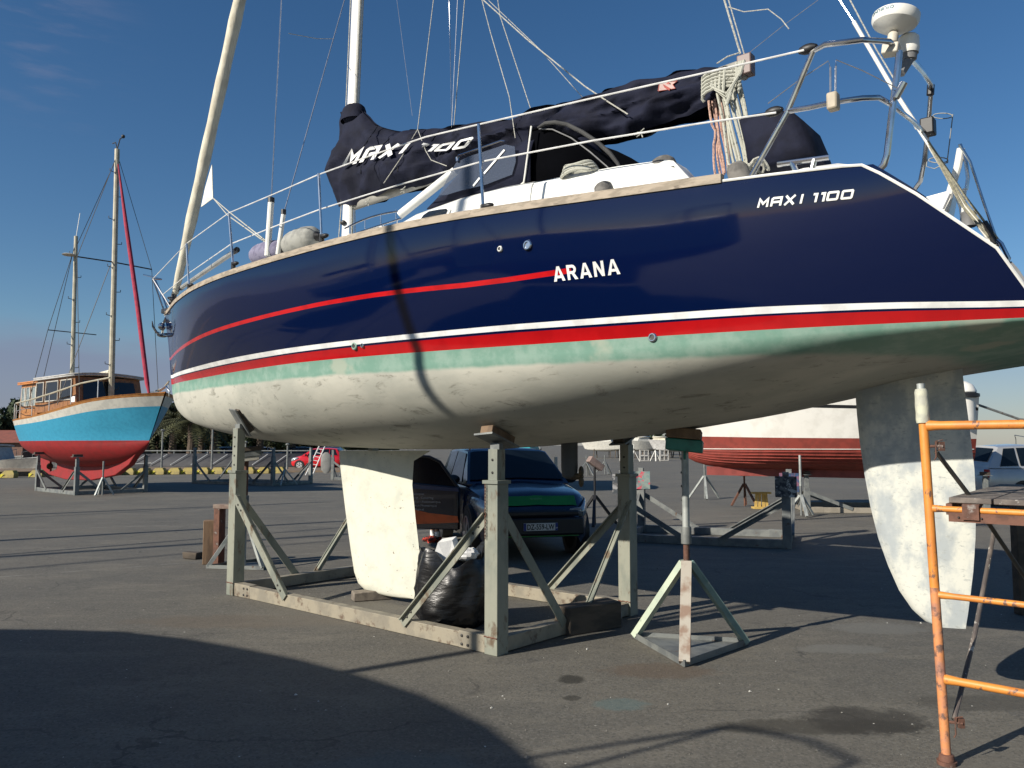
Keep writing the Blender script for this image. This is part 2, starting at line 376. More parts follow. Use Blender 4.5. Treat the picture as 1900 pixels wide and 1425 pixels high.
        o = bpy.data.objects.new(name, me); C.objects.link(o)
        if parent is not None: o.parent = parent
        if loc is not None: o.location = loc; o.rotation_euler.z = rz
        if bevel: b = o.modifiers.new('bevel', 'BEVEL'); b.width = bevel; b.segments = 2; b.limit_method = 'ANGLE'; b.angle_limit = R(40)
        if solid: b = o.modifiers.new('solid', 'SOLIDIFY'); b.thickness = solid; b.offset = 0
        return o
MW = {}
def tag(o, label, cat, group=None, kind=None):
    if label: o['label'] = label
    if cat: o['category'] = cat
    if group: o['group'] = group
    if kind: o['kind'] = kind
    return o
def thing(name, label, cat, loc=(0, 0, 0), rz=0, group=None):
    o = bpy.data.objects.new(name, None); C.objects.link(o); o.location = loc; o.rotation_euler.z = rz
    o.empty_display_size = .2
    MW[o.name] = Matrix.Translation(Vector(loc)) @ Matrix.Rotation(rz, 4, 'Z')
    return tag(o, label, cat, group)
def kids(o): return [c for c in bpy.data.objects if c.parent == o]
def copy_tree(root, loc, rz, label, group=None, cat=None):
    def cp(o, par):
        c = o.copy(); C.objects.link(c); c.parent = par
        for k in kids(o): cp(k, c)
        return c
    r = cp(root, None); r.location = loc; r.rotation_euler.z = rz; r['label'] = label
    if group: r['group'] = group
    return r
def text_geo(body, size=1., bold=0., shear=0., align='LEFT'):
    cu = bpy.data.curves.new('t', 'FONT'); cu.body = body; cu.size = size; cu.offset = bold; cu.shear = shear; cu.align_x = align
    cu.resolution_u = 3
    o = bpy.data.objects.new('t', cu); C.objects.link(o)
    dg = bpy.context.evaluated_depsgraph_get(); me = o.evaluated_get(dg).to_mesh()
    vs = [v.co.copy() for v in me.vertices]; fs = [tuple(p.vertices) for p in me.polygons]
    o.evaluated_get(dg).to_mesh_clear(); bpy.data.objects.remove(o); bpy.data.curves.remove(cu)
    return vs, fs
def stroke(mb, pts, wd, fn, closed=False):
    "thick polyline in a 2-D glyph box, mapped through fn"
    k = len(pts); L, Rr = [], []
    P = [Vector(p) for p in pts]
    for i in range(k):
        a = P[i - 1] if (i > 0 or closed) else None; b = P[(i + 1) % k] if (i < k - 1 or closed) else None
        d1 = (P[i] - a).normalized() if a is not None else None; d2 = (b - P[i]).normalized() if b is not None else None
        d1 = d1 or d2; d2 = d2 or d1
        n1 = Vector((-d1.y, d1.x)); n2 = Vector((-d2.y, d2.x)); m = (n1 + n2)
        m = m.normalized() if m.length > 1e-3 else n1; q = min(wd / 2 / max(.35, m.dot(n1)), wd)
        L.append(fn(P[i] + m * q)); Rr.append(fn(P[i] - m * q))
    for i in range(k if closed else k - 1):
        j = (i + 1) % k; mb.add([L[i], L[j], Rr[j], Rr[i]], [(0, 1, 2, 3)])
def techno(mb, txt, x0, adv, hgt, wd, fn, shear=.3, gw=.86):
    "square-shouldered italic capitals"
    x = x0
    for ch in txt:
        w_ = adv * gw
        f = lambda p, x=x, w_=w_: fn(x + p.x * w_ + p.y * hgt * shear, p.y * hgt)
        q = wd / hgt; h = q / 2; g = lambda pl: [(a, min(max(b, h * .9), 1 - h * .9)) for a, b in pl]
        s_ = lambda pl, closed=False: stroke_g(mb, pl, wd, x, w_, hgt, shear, fn, closed)
        if ch == 'M': s_([(0, 0), (.04, 1), (.5, .35), (.96, 1), (1, 0)])
        elif ch == 'A': s_([(0, 0), (0, .9), (.12, 1), (1, 1), (1, 0)]); s_([(0, .42), (1, .42)])
        elif ch == 'X': s_([(0, 0), (1, 1)]); s_([(0, 1), (1, 0)])
        elif ch == 'I': s_([(.3, 0), (.3, 1)])
        elif ch == '1': s_([(.05, .97), (.42, .97), (.42, 0)])
        elif ch == '0': s_([(.06, 0), (.94, 0), (1, .08), (1, .92), (.94, 1), (.06, 1), (0, .92), (0, .08)], True)
        x += adv * (.55 if ch == 'I' else .62 if ch == '1' else .55 if ch == ' ' else 1.12)
    return x
def stroke_g(mb, pl, wd, x, w_, hgt, shear, fn, closed):
    h = wd / 2
    P = [Vector((h + a * (w_ - wd), h + b * (hgt - wd))) for a, b in pl]
    if not closed:
        for e, o in ((0, 1), (-1, -2)):
            if abs(pl[e][1]) < 1e-6: P[e].y = 0
            elif pl[e][1] == 1 and len(pl) == 2: P[e].y = hgt
    stroke(mb, P, wd, lambda p: fn(x + p.x + p.y * shear, p.y), closed)

# ------------------------------------------------------------------ ground
g = MB(); g.add([(-900, -300, 0), (900, -300, 0), (900, 1500, 0), (-900, 1500, 0)], [(0, 1, 2, 3)])
ground = g.build('ground', asphalt_m); ground['kind'] = 'structure'

# ------------------------------------------------------------------ hull generator
def gf(f): return 1 - (1 - f) ** 1.75
def hull(mb, L, ws, ww, zs, zw, zk, lev, matidx, stem, send, us, nb=12, bil=.88, cvx=.8, botmat=None, both=True, cap=True):
    """ws/ww half breadths at sheer / waterline by station, zs/zw/zk heights; lev = list of fn(s)->z from sheer down to waterline;
    matidx = material index per band; stem(z) forward shift, send(z) last station."""
    def half(s, z):
        a, b = zw(s), zs(s); f = max(0., min(1., (z - a) / max(b - a, 1e-4)))
        return max(0., ww(s)) + (ws(s) - max(0., ww(s))) * (gf(f) if cvx is None else f ** cvx)
    sides = []
    for sg in ((-1, 1) if both else (-1,)):
        rows = []
        for lf in lev:
            row = []
            for s in us:
                z = lf(s); e = send(z); q = s
                if s > .72 * L: q = .72 * L + (s - .72 * L) * (e - .72 * L) / (.28 * L)
                z = lf(q)
                row.append(Vector((q + stem(z) * math.exp(-q / (.07 * L)), sg * max(half(q, z), 0.012), z)))
            rows.append(row)
        for i in range(1, nb + 1):
            th = math.pi / 2 * i / nb; row = []
            for s in us:
                z = zw(s) - (zw(s) - zk(s)) * math.sin(th) ** bil; e = send(z); q = s
                if s > .72 * L: q = .72 * L + (s - .72 * L) * (e - .72 * L) / (.28 * L)
                z = zw(q) - (zw(q) - zk(q)) * math.sin(th) ** bil
                y = max(0, ww(q)) * (math.cos(th) ** bil if i < nb else 0)
                row.append(Vector((q + stem(zw(q)) * math.exp(-q / (.07 * L)), sg * y, z)))
            rows.append(row)
        sides.append(rows)
        for i in range(len(rows) - 1):
            m = matidx[i] if i < len(lev) - 1 else (botmat if botmat is not None else matidx[-1])
            mb.grid([rows[i], rows[i + 1]], m)
    if cap and both:
        a = [r[-1] for r in sides[0]]; b = [r[-1] for r in sides[1]]
        mb.grid([a, b], matidx[0])
    return half, sides
def deck(mb, sides, drop=.03, camber=.05, m=0):
    a, b = sides[0][0], sides[1][0]; rows = []
    for k in range(7):
        t = k / 6; rows.append([p.lerp(q, t) + Vector((0, 0, -drop + camber * math.sin(math.pi * t))) for p, q in zip(a, b)])
    mb.grid(rows, m)

# ------------------------------------------------------------------ the big yacht
yacht = thing('sailing_yacht', 'large navy blue yacht with red stripe and pale scuffed bottom propped in a steel cradle', 'sailboat', (BX, BY, 0), -YAW)
WS = [(-.3, .0), (0, .12), (.5, .345), (1, .575), (1.77, .905), (2.69, 1.235), (3.54, 1.45), (4.37, 1.58), (5.3, 1.68), (6.37, 1.75), (7.18, 1.765), (7.86, 1.74), (8.45, 1.69), (9, 1.64), (9.6, 1.59), (10.2, 1.51), (11, 1.40)]
WWt = [(-.3, 0), (0.0, .0), (.3, .115), (.8, .29), (1.81, .59), (3.25, 1.0), (4.38, 1.28), (5.1, 1.41), (6, 1.49), (7, 1.51), (8.3, 1.47), (9.1, 1.43), (9.9, 1.35), (10.87, 1.16), (11.05, 1.12)]
ZS = [(-.3, 3.68), (1, 3.575), (2, 3.51), (3, 3.475), (4, 3.455), (5, 3.44), (6.4, 3.415), (7.2, 3.385), (7.9, 3.35), (8.4, 3.325), (9.2, 3.285), (10.2, 3.23), (11, 3.18)]
ZK = [(0, 2.50), (.08, 2.33), (.27, 2.17), (.65, 2.02), (1.22, 1.91), (1.88, 1.82), (2.49, 1.76), (3.59, 1.685), (4.55, 1.66), (5.24, 1.65), (6.5, 1.67), (7.14, 1.71), (7.98, 1.79), (8.48, 1.86), (8.94, 1.93), (9.36, 2.01), (9.74, 2.09), (10.1, 2.165), (10.74, 2.26), (11, 2.30)]
yws = lambda s: sinterp(s - .26 * math.exp(-max(s, 0) / .77), WS); yww = lambda s: sinterp(s, WWt); yzs = lambda s: sinterp(s, ZS)
yzw = lambda s: WLZ0 + WLSL * s; yzk = lambda s: min(sinterp(s, ZK), yzw(s) - .01)
ystem = lambda z: interp(z, [(2.2, .03), (2.5, .02), (3.19, -.12), (3.68, -.27)])
ysend = lambda z: interp(z, [(2.2, 11.0), (2.45, 10.92), (2.7, 10.79), (3.02, 10.45), (3.16, 10.28), (3.23, 10.18)])
# height of the pinstripe measured against the sheer
def stripe_z(px, py):
    o = 1.5
    for _ in range(12):
        p = B(px, py, -o); f = (p.z - yzw(p.x)) / (yzs(p.x) - yzw(p.x)); o = max(0, yww(p.x)) + (yws(p.x) - max(0, yww(p.x))) * gf(max(0, min(1, f)))
    return (p.x, p.z)
st_pts = [stripe_z(*q) for q in ((500, 585), (600, 563), (690, 548), (770, 538), (864, 529), (950, 518), (1030, 506))]
ST = [(-.3, st_pts[0][1] + .02)] + [p for p in st_pts] + [(12, st_pts[-1][1])]
ystr = lambda s: interp(s, ST)
OFF = {'wt': [], 'wb': [], 'rt': []}
for px_, ys_ in ((500.5, (651.5, 661, 663.5)), (680, (628.2, 637.4, 641.6)), (943, (602.6, 613, 617.9)), (1180, (585, 597, 602)), (1413, (569, 582.6, 586.6)), (1650, (561, 572.6, 577.4)), (1898, (558, 569.3, 572.5))):
    for k_, y_ in zip(('wt', 'wb', 'rt'), ys_): q_ = stripe_z(px_, y_); OFF[k_].append((q_[0], q_[1] - yzw(q_[0])))
for k_ in OFF: OFF[k_].insert(0, (-1, OFF[k_][0][1]))
oW, oB, oR = (lambda s: interp(s, OFF['wt'])), (lambda s: interp(s, OFF['wb'])), (lambda s: interp(s, OFF['rt']))
print('OFF', {k: [(round(a, 2), round(b, 3)) for a, b in v] for k, v in OFF.items()})
s_end_stripe = st_pts[-1][0] - .05
lev = [yzs, lambda s: yzs(s) - .03, lambda s: yzs(s) - .08, lambda s: yzs(s) - .14, lambda s: yzs(s) - .20, lambda s: (yzs(s) - .20 + ystr(s)) / 2 , lambda s: ystr(s) + .018, lambda s: ystr(s) - .018,
       lambda s: ystr(s) * .75 + (yzw(s) + .155) * .25, lambda s: (ystr(s) + yzw(s) + .155) / 2, lambda s: ystr(s) * .25 + (yzw(s) + .155) * .75, lambda s: yzw(s) + oW(s), lambda s: yzw(s) + oB(s), lambda s: yzw(s) + oR(s), lambda s: yzw(s)]
us = [0, .03, .07, .12, .18, .26, .36, .5, .65, .8, 1.0] + [1.0 + .2 * i for i in range(1, 50)] + [11.]
us = [u for u in us if abs(u - s_end_stripe) > .08] + [s_end_stripe]; us.sort()
hm = MB(); half, sides = hull(hm, 11., yws, yww, yzs, yzw, yzk, lev, [0, 0, 0, 0, 0, 0, 1, 0, 0, 0, 0, 2, 0, 3], ystem, ysend, us, nb=16, botmat=4, cvx=None)
# the pinstripe stops at the name
for i, f in enumerate(hm.f):
    if hm.m[i] == 1 and min(hm.v[j].x for j in f) > s_end_stripe - .02: hm.m[i] = 0
yhull = hm.build('hull', [navy_m, red_s, white_p, red_p, bottom_m], yacht, smooth=50)
def HY(s, z, out=.004):
    a, b = yzw(s), yzs(s); f = max(0., min(1., (z - a) / (b - a))); return Vector((s + ystem(z) * math.exp(-s / .77), -(yww(s) + (yws(s) - yww(s)) * gf(f)) - out, z))
dk = MB(); deck(dk, sides, .02, .09); dk.build('deck', gel, yacht)
# toe rail (teak) both sides, from stem to s=9.43
for sg, lab in ((-1, None), (1, None)):
    tr = MB(); rows = []; uu = [u for u in us if u < 9.3] + [9.42]
    for u in uu:
        z = yzs(u); y = yws(u) + .012; x = u + ystem(z) * math.exp(-u / .77)
        rows.append([Vector((x, sg * y, z - .005)), Vector((x, sg * y, z + .045)), Vector((x, sg * (y - .012), z + .055)), Vector((x, sg * max(y - .05, .0), z + .055)), Vector((x, sg * max(y - .055, .0), z - .005))])
    tr.grid(rows, 0, True); tr.add(rows[-1], [(0, 1, 2, 3, 4)]); tr.build('toe_rail', teak, yacht)
# white gunwale trim running aft and down the raked quarter
gt = MB(); pts = [Vector((u, -yws(u) - .003, yzs(u) + .006)) for u in (9.43, 9.7, 9.95, 10.1)] + [Vector((ysend(z), -(half(ysend(z), z)) - .0, z + .012)) for z in (3.22, 3.16, 3.1, 3.02, 2.93, 2.84, 2.76, 2.7, 2.6, 2.5, 2.42)]
gt.tube(pts, .009, 6); gt.build('gunwale_trim', gel, yacht); gt = MB(); gt.tube([Vector((p.x, -p.y, p.z)) for p in pts], .014, 6); gt.build('gunwale_trim', gel, yacht)
# lettering
a0, a1 = stripe_z(1029, 523), stripe_z(1152, 508.5)
tb = MB(); hgt = .098; LW = a1[0] - a0[0]
def block_caps(mb, txt, W_, hgt, wd, fn):
    adv = W_ / (len(txt) - .12); gw = adv * .88; h = wd / 2
    for i, ch in enumerate(txt):
        x = i * adv; f = lambda p, x=x: fn(x + p.x, p.y)
        if ch == 'A':
            mb.add([f(Vector(q)) for q in ((0, 0), (gw / 2 - wd * .52, hgt), (gw / 2 + wd * .52, hgt), (gw, 0), (gw - wd * 1.12, 0), (gw / 2, hgt * .80), (wd * 1.12, 0))], [(0, 1, 5, 6), (1, 2, 5), (2, 3, 4, 5)])
            mb.add([f(Vector(q)) for q in ((gw * .24, hgt * .20), (gw * .76, hgt * .20), (gw * .69, hgt * .20 + wd * .85), (gw * .31, hgt * .20 + wd * .85))], [(0, 1, 2, 3)])
        if ch == 'N':
            mb.add([f(Vector(q)) for q in ((.05 * gw, 0), (.05 * gw, hgt), (.05 * gw + wd, hgt), (.05 * gw + wd, 0), (.9 * gw - wd, 0), (.9 * gw - wd, hgt), (.9 * gw, hgt), (.9 * gw, 0))], [(0, 1, 2, 3), (4, 5, 6, 7)])
            mb.add([f(Vector(q)) for q in ((.05 * gw, hgt), (.05 * gw + wd * 1.05, hgt), (.9 * gw, 0), (.9 * gw - wd * 1.05, 0))], [(0, 1, 2, 3)])
        if ch == 'R':
            mb.add([f(Vector(q)) for q in ((.08 * gw, 0), (.08 * gw, hgt), (.08 * gw + wd, hgt), (.08 * gw + wd, 0))], [(0, 1, 2, 3)])
            P = [(.08 * gw + h, hgt - h), (.55 * gw, hgt - h)] + [(.55 * gw + hgt * .21 * math.sin(t), hgt - h - hgt * .21 + hgt * .21 * math.cos(t)) for t in [math.pi * k / 8 for k in range(1, 8)]] + [(.55 * gw, hgt * .58 - h), (.08 * gw + h, hgt * .58 - h)]
            stroke(mb, P, wd * .9, lambda p: f(p)); mb.add([f(Vector(q)) for q in ((.42 * gw, hgt * .46), (.42 * gw + wd * 1.1, hgt * .46), (.97 * gw, 0), (.97 * gw - wd * 1.25, 0))], [(0, 1, 2, 3)])
block_caps(tb, 'ARANA', LW, hgt, .0205, lambda x, y: HY(a0[0] + x, a0[1] + (a1[1] - a0[1]) * x / LW + y, .005))
tb.build('name_lettering', white_p, yhull, smooth=180)
m0, m1 = stripe_z(1405, 386), stripe_z(1583, 369)
tb = MB(); LN = m1[0] - m0[0]
tw = techno(MB(), 'MAXI 1100', 0, .1, .1, .02, lambda x, y: Vector((x, y, 0)), gw=.95) - .012
k = LN / tw
techno(tb, 'MAXI 1100', 0, .1, .052 / k, .0125 / k, lambda x, y: HY(m0[0] + x * k, m0[1] + (m1[1] - m0[1]) * x / tw + y * k, .005), gw=.95)
tb.build('model_lettering', white_p, yhull, smooth=180)
# skin fittings
for px, py, r, met in ((928, 462, .022, gel), (979, 455, .038, steel), (658, 642, .035, bottom_m), (673, 641, .022, steel), (1211, 626, .032, steel)):
    q = stripe_z(px, py); c = HY(*q, 0); f = MB(); rot = Matrix.Rotation(R(90), 3, 'X')
    f.lathe([(r, -.012), (r, .006), (r * .8, .012), (r * .6, .012), (r * .55, .004)], c, 16, rot)
    ft = f.build('skin_fitting', met, yhull)
    if r != .038:
        f = MB(); f.lathe([(r * .55, .0045), (r * .54, .0052)], c + Vector((0, -.0005, 0)), 12, rot); f.build('opening', hole_m, ft)
# keel
def foil(mb, prof, t, n=14):
    "prof: list of (z, leading s, trailing s); t thickness"
    rows = []
    for z, a, b, tt in prof:
        r = []
        for sgn in (1, -1):
            for i in range(n + 1):
                x = i / n if sgn == 1 else 1 - i / n
                if sgn == -1 and i in (0, n): continue
                y = tt * (1.48 * math.sqrt(x) - .63 * x - 1.758 * x * x + 1.4215 * x ** 3 - .5075 * x ** 4) * 1.0 * sgn
                r.append(Vector((a + (b - a) * x, -y, z)))
        rows.append(r)
    mb.grid(rows, 0, True); mb.add(rows[0], [tuple(range(len(rows[0])))]); mb.add(rows[-1], [tuple(range(len(rows[-1])))])
kpx = [((629, 836), (800, 836), .24), ((631, 850), (768, 855), .22), ((636, 900), (765, 900), .2), ((643, 960), (771, 960), .19), ((651, 1020), (778, 1020), .18), ((657, 1060), (783, 1065), .17), ((664, 1080), (786, 1090), .16), ((677, 1094), (787, 1100), .14), ((712, 1104), (788, 1108), .09), ((740, 1109), (787, 1112), .04)]
prof = []
for (a, b, t) in kpx:
    p, q = B(*a), B(*b); prof.append(((p.z + q.z) / 2, p.x, q.x, t))
kb = MB(); rows = []
for (a, b, t) in kpx:
    p, q = B(*a), B(*b); r = []; n = 16
    for sgn in (1, -1):
        for i in range(n + 1):
            x = i / n if sgn == 1 else 1 - i / n
            if sgn == -1 and i in (0, n): continue
            y = t * (1.48 * math.sqrt(x) - .63 * x - 1.758 * x * x + 1.4215 * x ** 3 - .5075 * x ** 4) * sgn
            r.append(Vector((p.x + (q.x - p.x) * x, -y, p.z + (q.z - p.z) * x)))
    rows.append(r)
kb.grid(rows, 0, True); kb.add(rows[-1], [tuple(range(len(rows[-1])))])
kb.build('keel', keel_m, yacht, smooth=60)
rpx = [((1588, 742), (1787, 699)), ((1590, 770), (1792, 740)), ((1595, 820), (1800, 800)), ((1604, 880), (1808, 870)), ((1615, 940), (1811, 930)), ((1630, 1000), (1810, 1000)), ((1648, 1050), (1806, 1060)), ((1668, 1095), (1800, 1110)), ((1692, 1130), (1796, 1140)), ((1715, 1152), (1793, 1158)), ((1740, 1163), (1792, 1167))]
rb = MB(); rows = []
for j, (a, b) in enumerate(rpx):
    p, q = B(*a), B(*b); r = []; n = 14; t = .115 * (1 - .75 * (j / 10) ** 3)
    for sgn in (1, -1):
        for i in range(n + 1):
            x = i / n if sgn == 1 else 1 - i / n
            if sgn == -1 and i in (0, n): continue
            y = t * (1.48 * math.sqrt(x) - .63 * x - 1.758 * x * x + 1.4215 * x ** 3 - .5075 * x ** 4) * sgn
            r.append(Vector((p.x + (q.x - p.x) * x, -y, p.z + (q.z - p.z) * x)))
    rows.append(r)
rows.insert(0, [Vector((v.x, v.y * .6, v.z + .08)) for v in rows[0]])
rb.grid(rows, 0, True); rb.add(rows[-1], [tuple(range(len(rows[-1])))])
rb.build('rudder', rudder_m, yacht, smooth=60)
# saildrive leg with folded propeller
sd = MB(); a = B(1042, 812); b = B(1071, 812); zb = B(1055, 888).z; rows = []
for z, k in ((a.z + .1, 1.0), (zb + .1, 1.0), (zb + .02, .9), (zb, .5)):
    rows.append([Vector(((a.x + b.x) / 2 + (b.x - a.x) * .5 * k * math.cos(t), .05 * k * math.sin(t), z)) for t in [2 * math.pi * i / 14 for i in range(14)]])
sd.grid(rows, 0, True); sd.add(rows[-1], [tuple(range(14))]); leg = sd.build('saildrive_leg', M('drive_grey', (.045, .05, .052), None, 5, .5), yacht)
pr = MB(); c = B(1070, 884)
pr.tube([c + Vector((-.06, 0, 0)), c + Vector((.03, 0, 0)), c + Vector((.07, 0, 0))], [.03, .03, .012], 10)
for k in (-1, 1):
    pr.ball(c + Vector((.05, 0, k * .045)), (.018, .038, .05), 10, 8)
pr.build('propeller', M('bronze', (.09, .065, .035), (.05, .04, .028), 20, .6, .5), leg)

# coachroof
cr = MB(); rows = []
CRS = [(4.75, .55, 3.50, 3.50), (4.9, .66, 3.58, 3.62), (5.2, .80, 3.66, 3.74), (5.7, .95, 3.75, 3.87), (6.2, 1.05, 3.80, 3.95), (6.8, 1.10, 3.82, 4.0), (7.3, 1.12, 3.81, 4.0), (7.62, 1.12, 3.79, 3.98)]
def crsec(s, wd, ze, zc):
    base = yzs(s) - .03; e = .04
    return [Vector((s, -wd - .10, base)), Vector((s, -wd - .02, ze - e)), Vector((s, -wd + .03, ze)), Vector((s, -wd * .6, ze + (zc - ze) * .6)), Vector((s, 0, zc)), Vector((s, wd * .6, ze + (zc - ze) * .6)), Vector((s, wd - .03, ze)), Vector((s, wd + .02, ze - e)), Vector((s, wd + .10, base))]
rows = [crsec(*q) for q in CRS]; cr.grid(rows); cr.add(rows[0], [tuple(range(9))]); cr.add(rows[-1], [tuple(range(9))])
coach = cr.build('coachroof', gel, yacht, smooth=50)
# cockpit coamings
for sg in (-1, 1):
    co = MB(); rows = []
    for s, z in ((7.55, 3.78), (8.0, 3.765), (8.4, 3.74), (8.78, 3.70), (8.84, 3.68), (8.97, 3.52), (9.1, 3.32)):
        b = yzs(s) - .04
        rows.append([Vector((s, sg * 1.22, b)), Vector((s, sg * 1.13, max(z - .04, b))), Vector((s, sg * 1.10, max(z, b + .002))), Vector((s, sg * .90, max(z, b + .002))), Vector((s, sg * .86, max(z - .05, b))), Vector((s, sg * .84, b))])
    co.grid(rows); co.add(rows[0], [tuple(range(6))]); co.add(rows[-1], [tuple(range(6))]); cm = co.build('cockpit_coaming', gel, yacht)
    ln = MB(); ln.tube([Vector((s, sg * (1.13 + .0), z - .075)) for s, z in ((7.0, 3.80), (7.55, 3.78), (8.0, 3.765), (8.4, 3.74), (8.86, 3.70))], .004, 5); ln.build('moulding_line', plastic_k, cm)
# aft deck moulding behind the helm
ad = MB(); rows = []
for s, z in ((9.35, 3.30), (9.5, 3.36), (9.8, 3.385), (10.0, 3.37), (10.12, 3.33), (10.2, 3.26)):
    rows.append([Vector((s, y, z - .12 if abs(y) > 1.3 else z - (0 if abs(y) < 1.25 else .02))) for y in (-1.46, -1.40, -1.28, -1.0, 0, 1.0, 1.28, 1.40, 1.46)])
ad.grid(rows); ad.build('aft_deck', gel, yacht)
# cabin windows and hatch frame
def side_patch(pxs, off, name, mats, par, th=.008):
    p = MB(); pts = [B(x, y, off) for x, y in pxs]; p.plate(pts, (0, -th, 0)); return p.build(name, mats, par)
def crside(s, z):
    q = [(a[0], a[1]) for a in CRS]; wd = interp(s, q); ze = interp(s, [(a[0], a[2]) for a in CRS]) - .04; b = yzs(s) - .03
    return -(wd + .10 - .08 * (z - b) / (ze - b))
def win(pxs, par):
    o = MB(); i = MB(); cen = Vector((0, 0, 0)); P = []
    for x, y in pxs:
        p = B(x, y, -1.12); yy = crside(p.x, p.z); p = B(x, y, yy); P.append(p); cen += p
    cen /= len(P)
    o.plate([p + Vector((0, -.004, 0)) for p in P], (0, -.012, 0)); f = o.build('window_frame', alu, par)
    i.plate([cen + (p - cen) * .82 + Vector((0, -.018, 0)) for p in P], (0, -.003, 0)); i.build('window_pane', glass_k, f)
win([(776, 411), (784, 400), (796, 392), (818, 388), (835, 386), (838, 390), (832, 402), (826, 408)], coach)
win([(660, 436), (670, 430), (690, 425), (710, 420), (714, 424), (708, 430), (694, 434), (672, 439)], coach)
for (a, b) in (((640, 424), (737, 392)), ):
    hr = MB(); p, q = B(*a, -.75), B(*b, -.75); pts = [p + (q - p) * t + Vector((0, 0, .03 * math.sin(math.pi * t))) for t in [i / 10 for i in range(11)]]
    hr.tube(pts, .010, 7)
    for t in (.1, .4, .7, .98): c = p + (q - p) * t; hr.tube([c + Vector((0, 0, .02)), c - Vector((0, 0, .07))], .009, 6)
    hr.build('grab_rail', steel, coach)
gr = MB()
for a, b in (((662, 432), (745, 405)), ((655, 440), (720, 422))):
    p, q = B(*a, -1.25), B(*b, -1.25); gr.tube([p, q], .007, 6)
    for t in (.2, .6, .9): c = p + (q - p) * t; gr.tube([c, c - Vector((0, 0, .06))], .007, 6)
gr.build('genoa_track', steel, coach)

# ------------------------------------------------ mast, boom, rig
MZ = 15.2; mast0 = Vector((3.96, 0, 3.75)); mtop = Vector((4.45, 0, MZ))
mm = MB(); rows = []
for t in (0, .2, .5, 1):
    c = mast0.lerp(mtop, t); rows.append([c + Vector((.085 * math.cos(a), .055 * math.sin(a), 0)) for a in [2 * math.pi * i / 20 for i in range(20)]])
mm.grid(rows, 0, True); mast = mm.build('mast', alu, yacht, smooth=60)
def mastat(z): return mast0.lerp(mtop, (z - 3.75) / (MZ - 3.75))
lnr = MB()
for dx, dy, r in ((.10, -.03, .008), (.12, -.01, .006), (-.10, -.03, .006), (.11, -.05, .007)):
    lnr.tube([mastat(3.95) + Vector((dx * 1.4, dy, 0)), mastat(4.6) + Vector((dx, dy, 0)), mastat(9) + Vector((dx, dy, 0))], r, 5)
lnr.build('halyard', rope_w, mast)
mf = MB(); c = mastat(4.32); mf.ball(c + Vector((.0, -.07, 0)), (.04, .035, .03), 10, 6); mf.box(mastat(4.62) + Vector((.05, 0, 0)), (.3, .1, .12)); mf.build('mast_fitting', plastic_k, mast)
for sz, wd in ((7.6, 1.25), (11.3, .95)):
    for sg in (-1, 1):
        sp = MB(); c = mastat(sz); sp.tube([c, c + Vector((.3, sg * wd, .08))], [.03, .018], 8); sp.build('spreader', alu, mast)
# boom
gb = B(655, 365); be = B(1384, 118)
bm_ = MB(); a = Vector((4.1, 0, B(668, 368).z)); d = (be - a).normalized(); up = Vector((-d.z, 0, d.x)); rows = []
for t in (0, 1): c = a.lerp(be, t); rows.append([c + up * (.085 * math.cos(q) - .04) + Vector((0, .05 * math.sin(q), 0)) for q in [2 * math.pi * i / 16 for i in range(16)]])
bm_.grid(rows, 0, True); bm_.add(rows[1], [tuple(range(16))]); boom = bm_.build('boom', M('boom_grey', (.34, .33, .29), (.26, .25, .22), 3, .5), yacht)
be_ = MB(); be_.box(be + Vector((.0, 0, -.02)), (.12, .10, .17)); be_.tube([be + Vector((-.03, -.06, -.08)), be + Vector((-.03, .06, -.08))], .035, 10)
be_.build('boom_end_fitting', M('boom_end', (.15, .10, .09), None, 5, .5), boom, bevel=.01)
# sail cover
TOPp = [(640, 204), (655, 201), (672, 204), (700, 231), (735, 242), (775, 240), (840, 235), (890, 230), (985, 206), (1100, 178), (1200, 151), (1300, 125), (1345, 128)]
BOTp = [(627, 384), (645, 381), (664, 383), (690, 372), (740, 356), (800, 343), (850, 322), (900, 305), (1000, 288), (1115, 264), (1171, 254), (1237, 231), (1318, 204), (1345, 180)]
TP = [B(*p) for p in TOPp]; BP = [B(*p) for p in BOTp]
ttab = [(p.x, p.z) for p in TP]; btab = [(p.x, p.z) for p in BP]
def cov(s, v, sg):
    "v 0 top .. 1 bottom"
    zt, zb = sinterp(s, ttab), sinterp(s, btab); h = zt - zb
    hw = interp(s, [(3.7, .085), (3.9, .13), (4.3, .17), (5, .21), (6.5, .20), (8, .20), (8.6, .16), (8.9, .10)])
    prof_ = interp(v, [(0, .02), (.06, .30), (.2, .55), (.4, .78), (.6, 1.0), (.8, .95), (.93, .7), (1, .42)])
    y = hw * prof_
    ph = s * 2.1 + v * 3.2
    y += .022 * math.sin(ph * 2.6) * math.sin(math.pi * v) + .02 * math.sin((s * 5.5 - v * 5 + 1.3 * math.sin(s * 2)) * 1.7) * math.sin(math.pi * v) ** .7
    nz = noise.noise(Vector((s * 2.4, v * 2.2 + s * .8, sg * 3.1)))
    y += .028 * (1 - abs(2 * noise.noise(Vector((s * 1.6 + v * 4.5, v * 1.2 - s * .7, 5 + sg))))) ** 3 * math.sin(math.pi * v) ** .6
    y += .15 * nz + .035 * noise.noise(Vector((s * 7 + v * 5, v * 5 - s * 3, sg))) + (.030 * math.sin(s * 11 + v * 8 + 1.5 * nz) if s > 6.6 else .012 * math.sin(s * 9 - v * 7))  * math.sin(math.pi * v) * (1 if s < 8.5 else .3)
    y += 0 * nz * math.sin(math.pi * min(1, v * 1.05)) * interp(s, [(3.8, .4), (4.6, 1), (8.4, 1), (8.8, .4)])
    z = zt - h * v + .018 * noise.noise(Vector((s * 3, 1.7, v * 2))) * math.sin(math.pi * v)
    return Vector((s, sg * y, z))
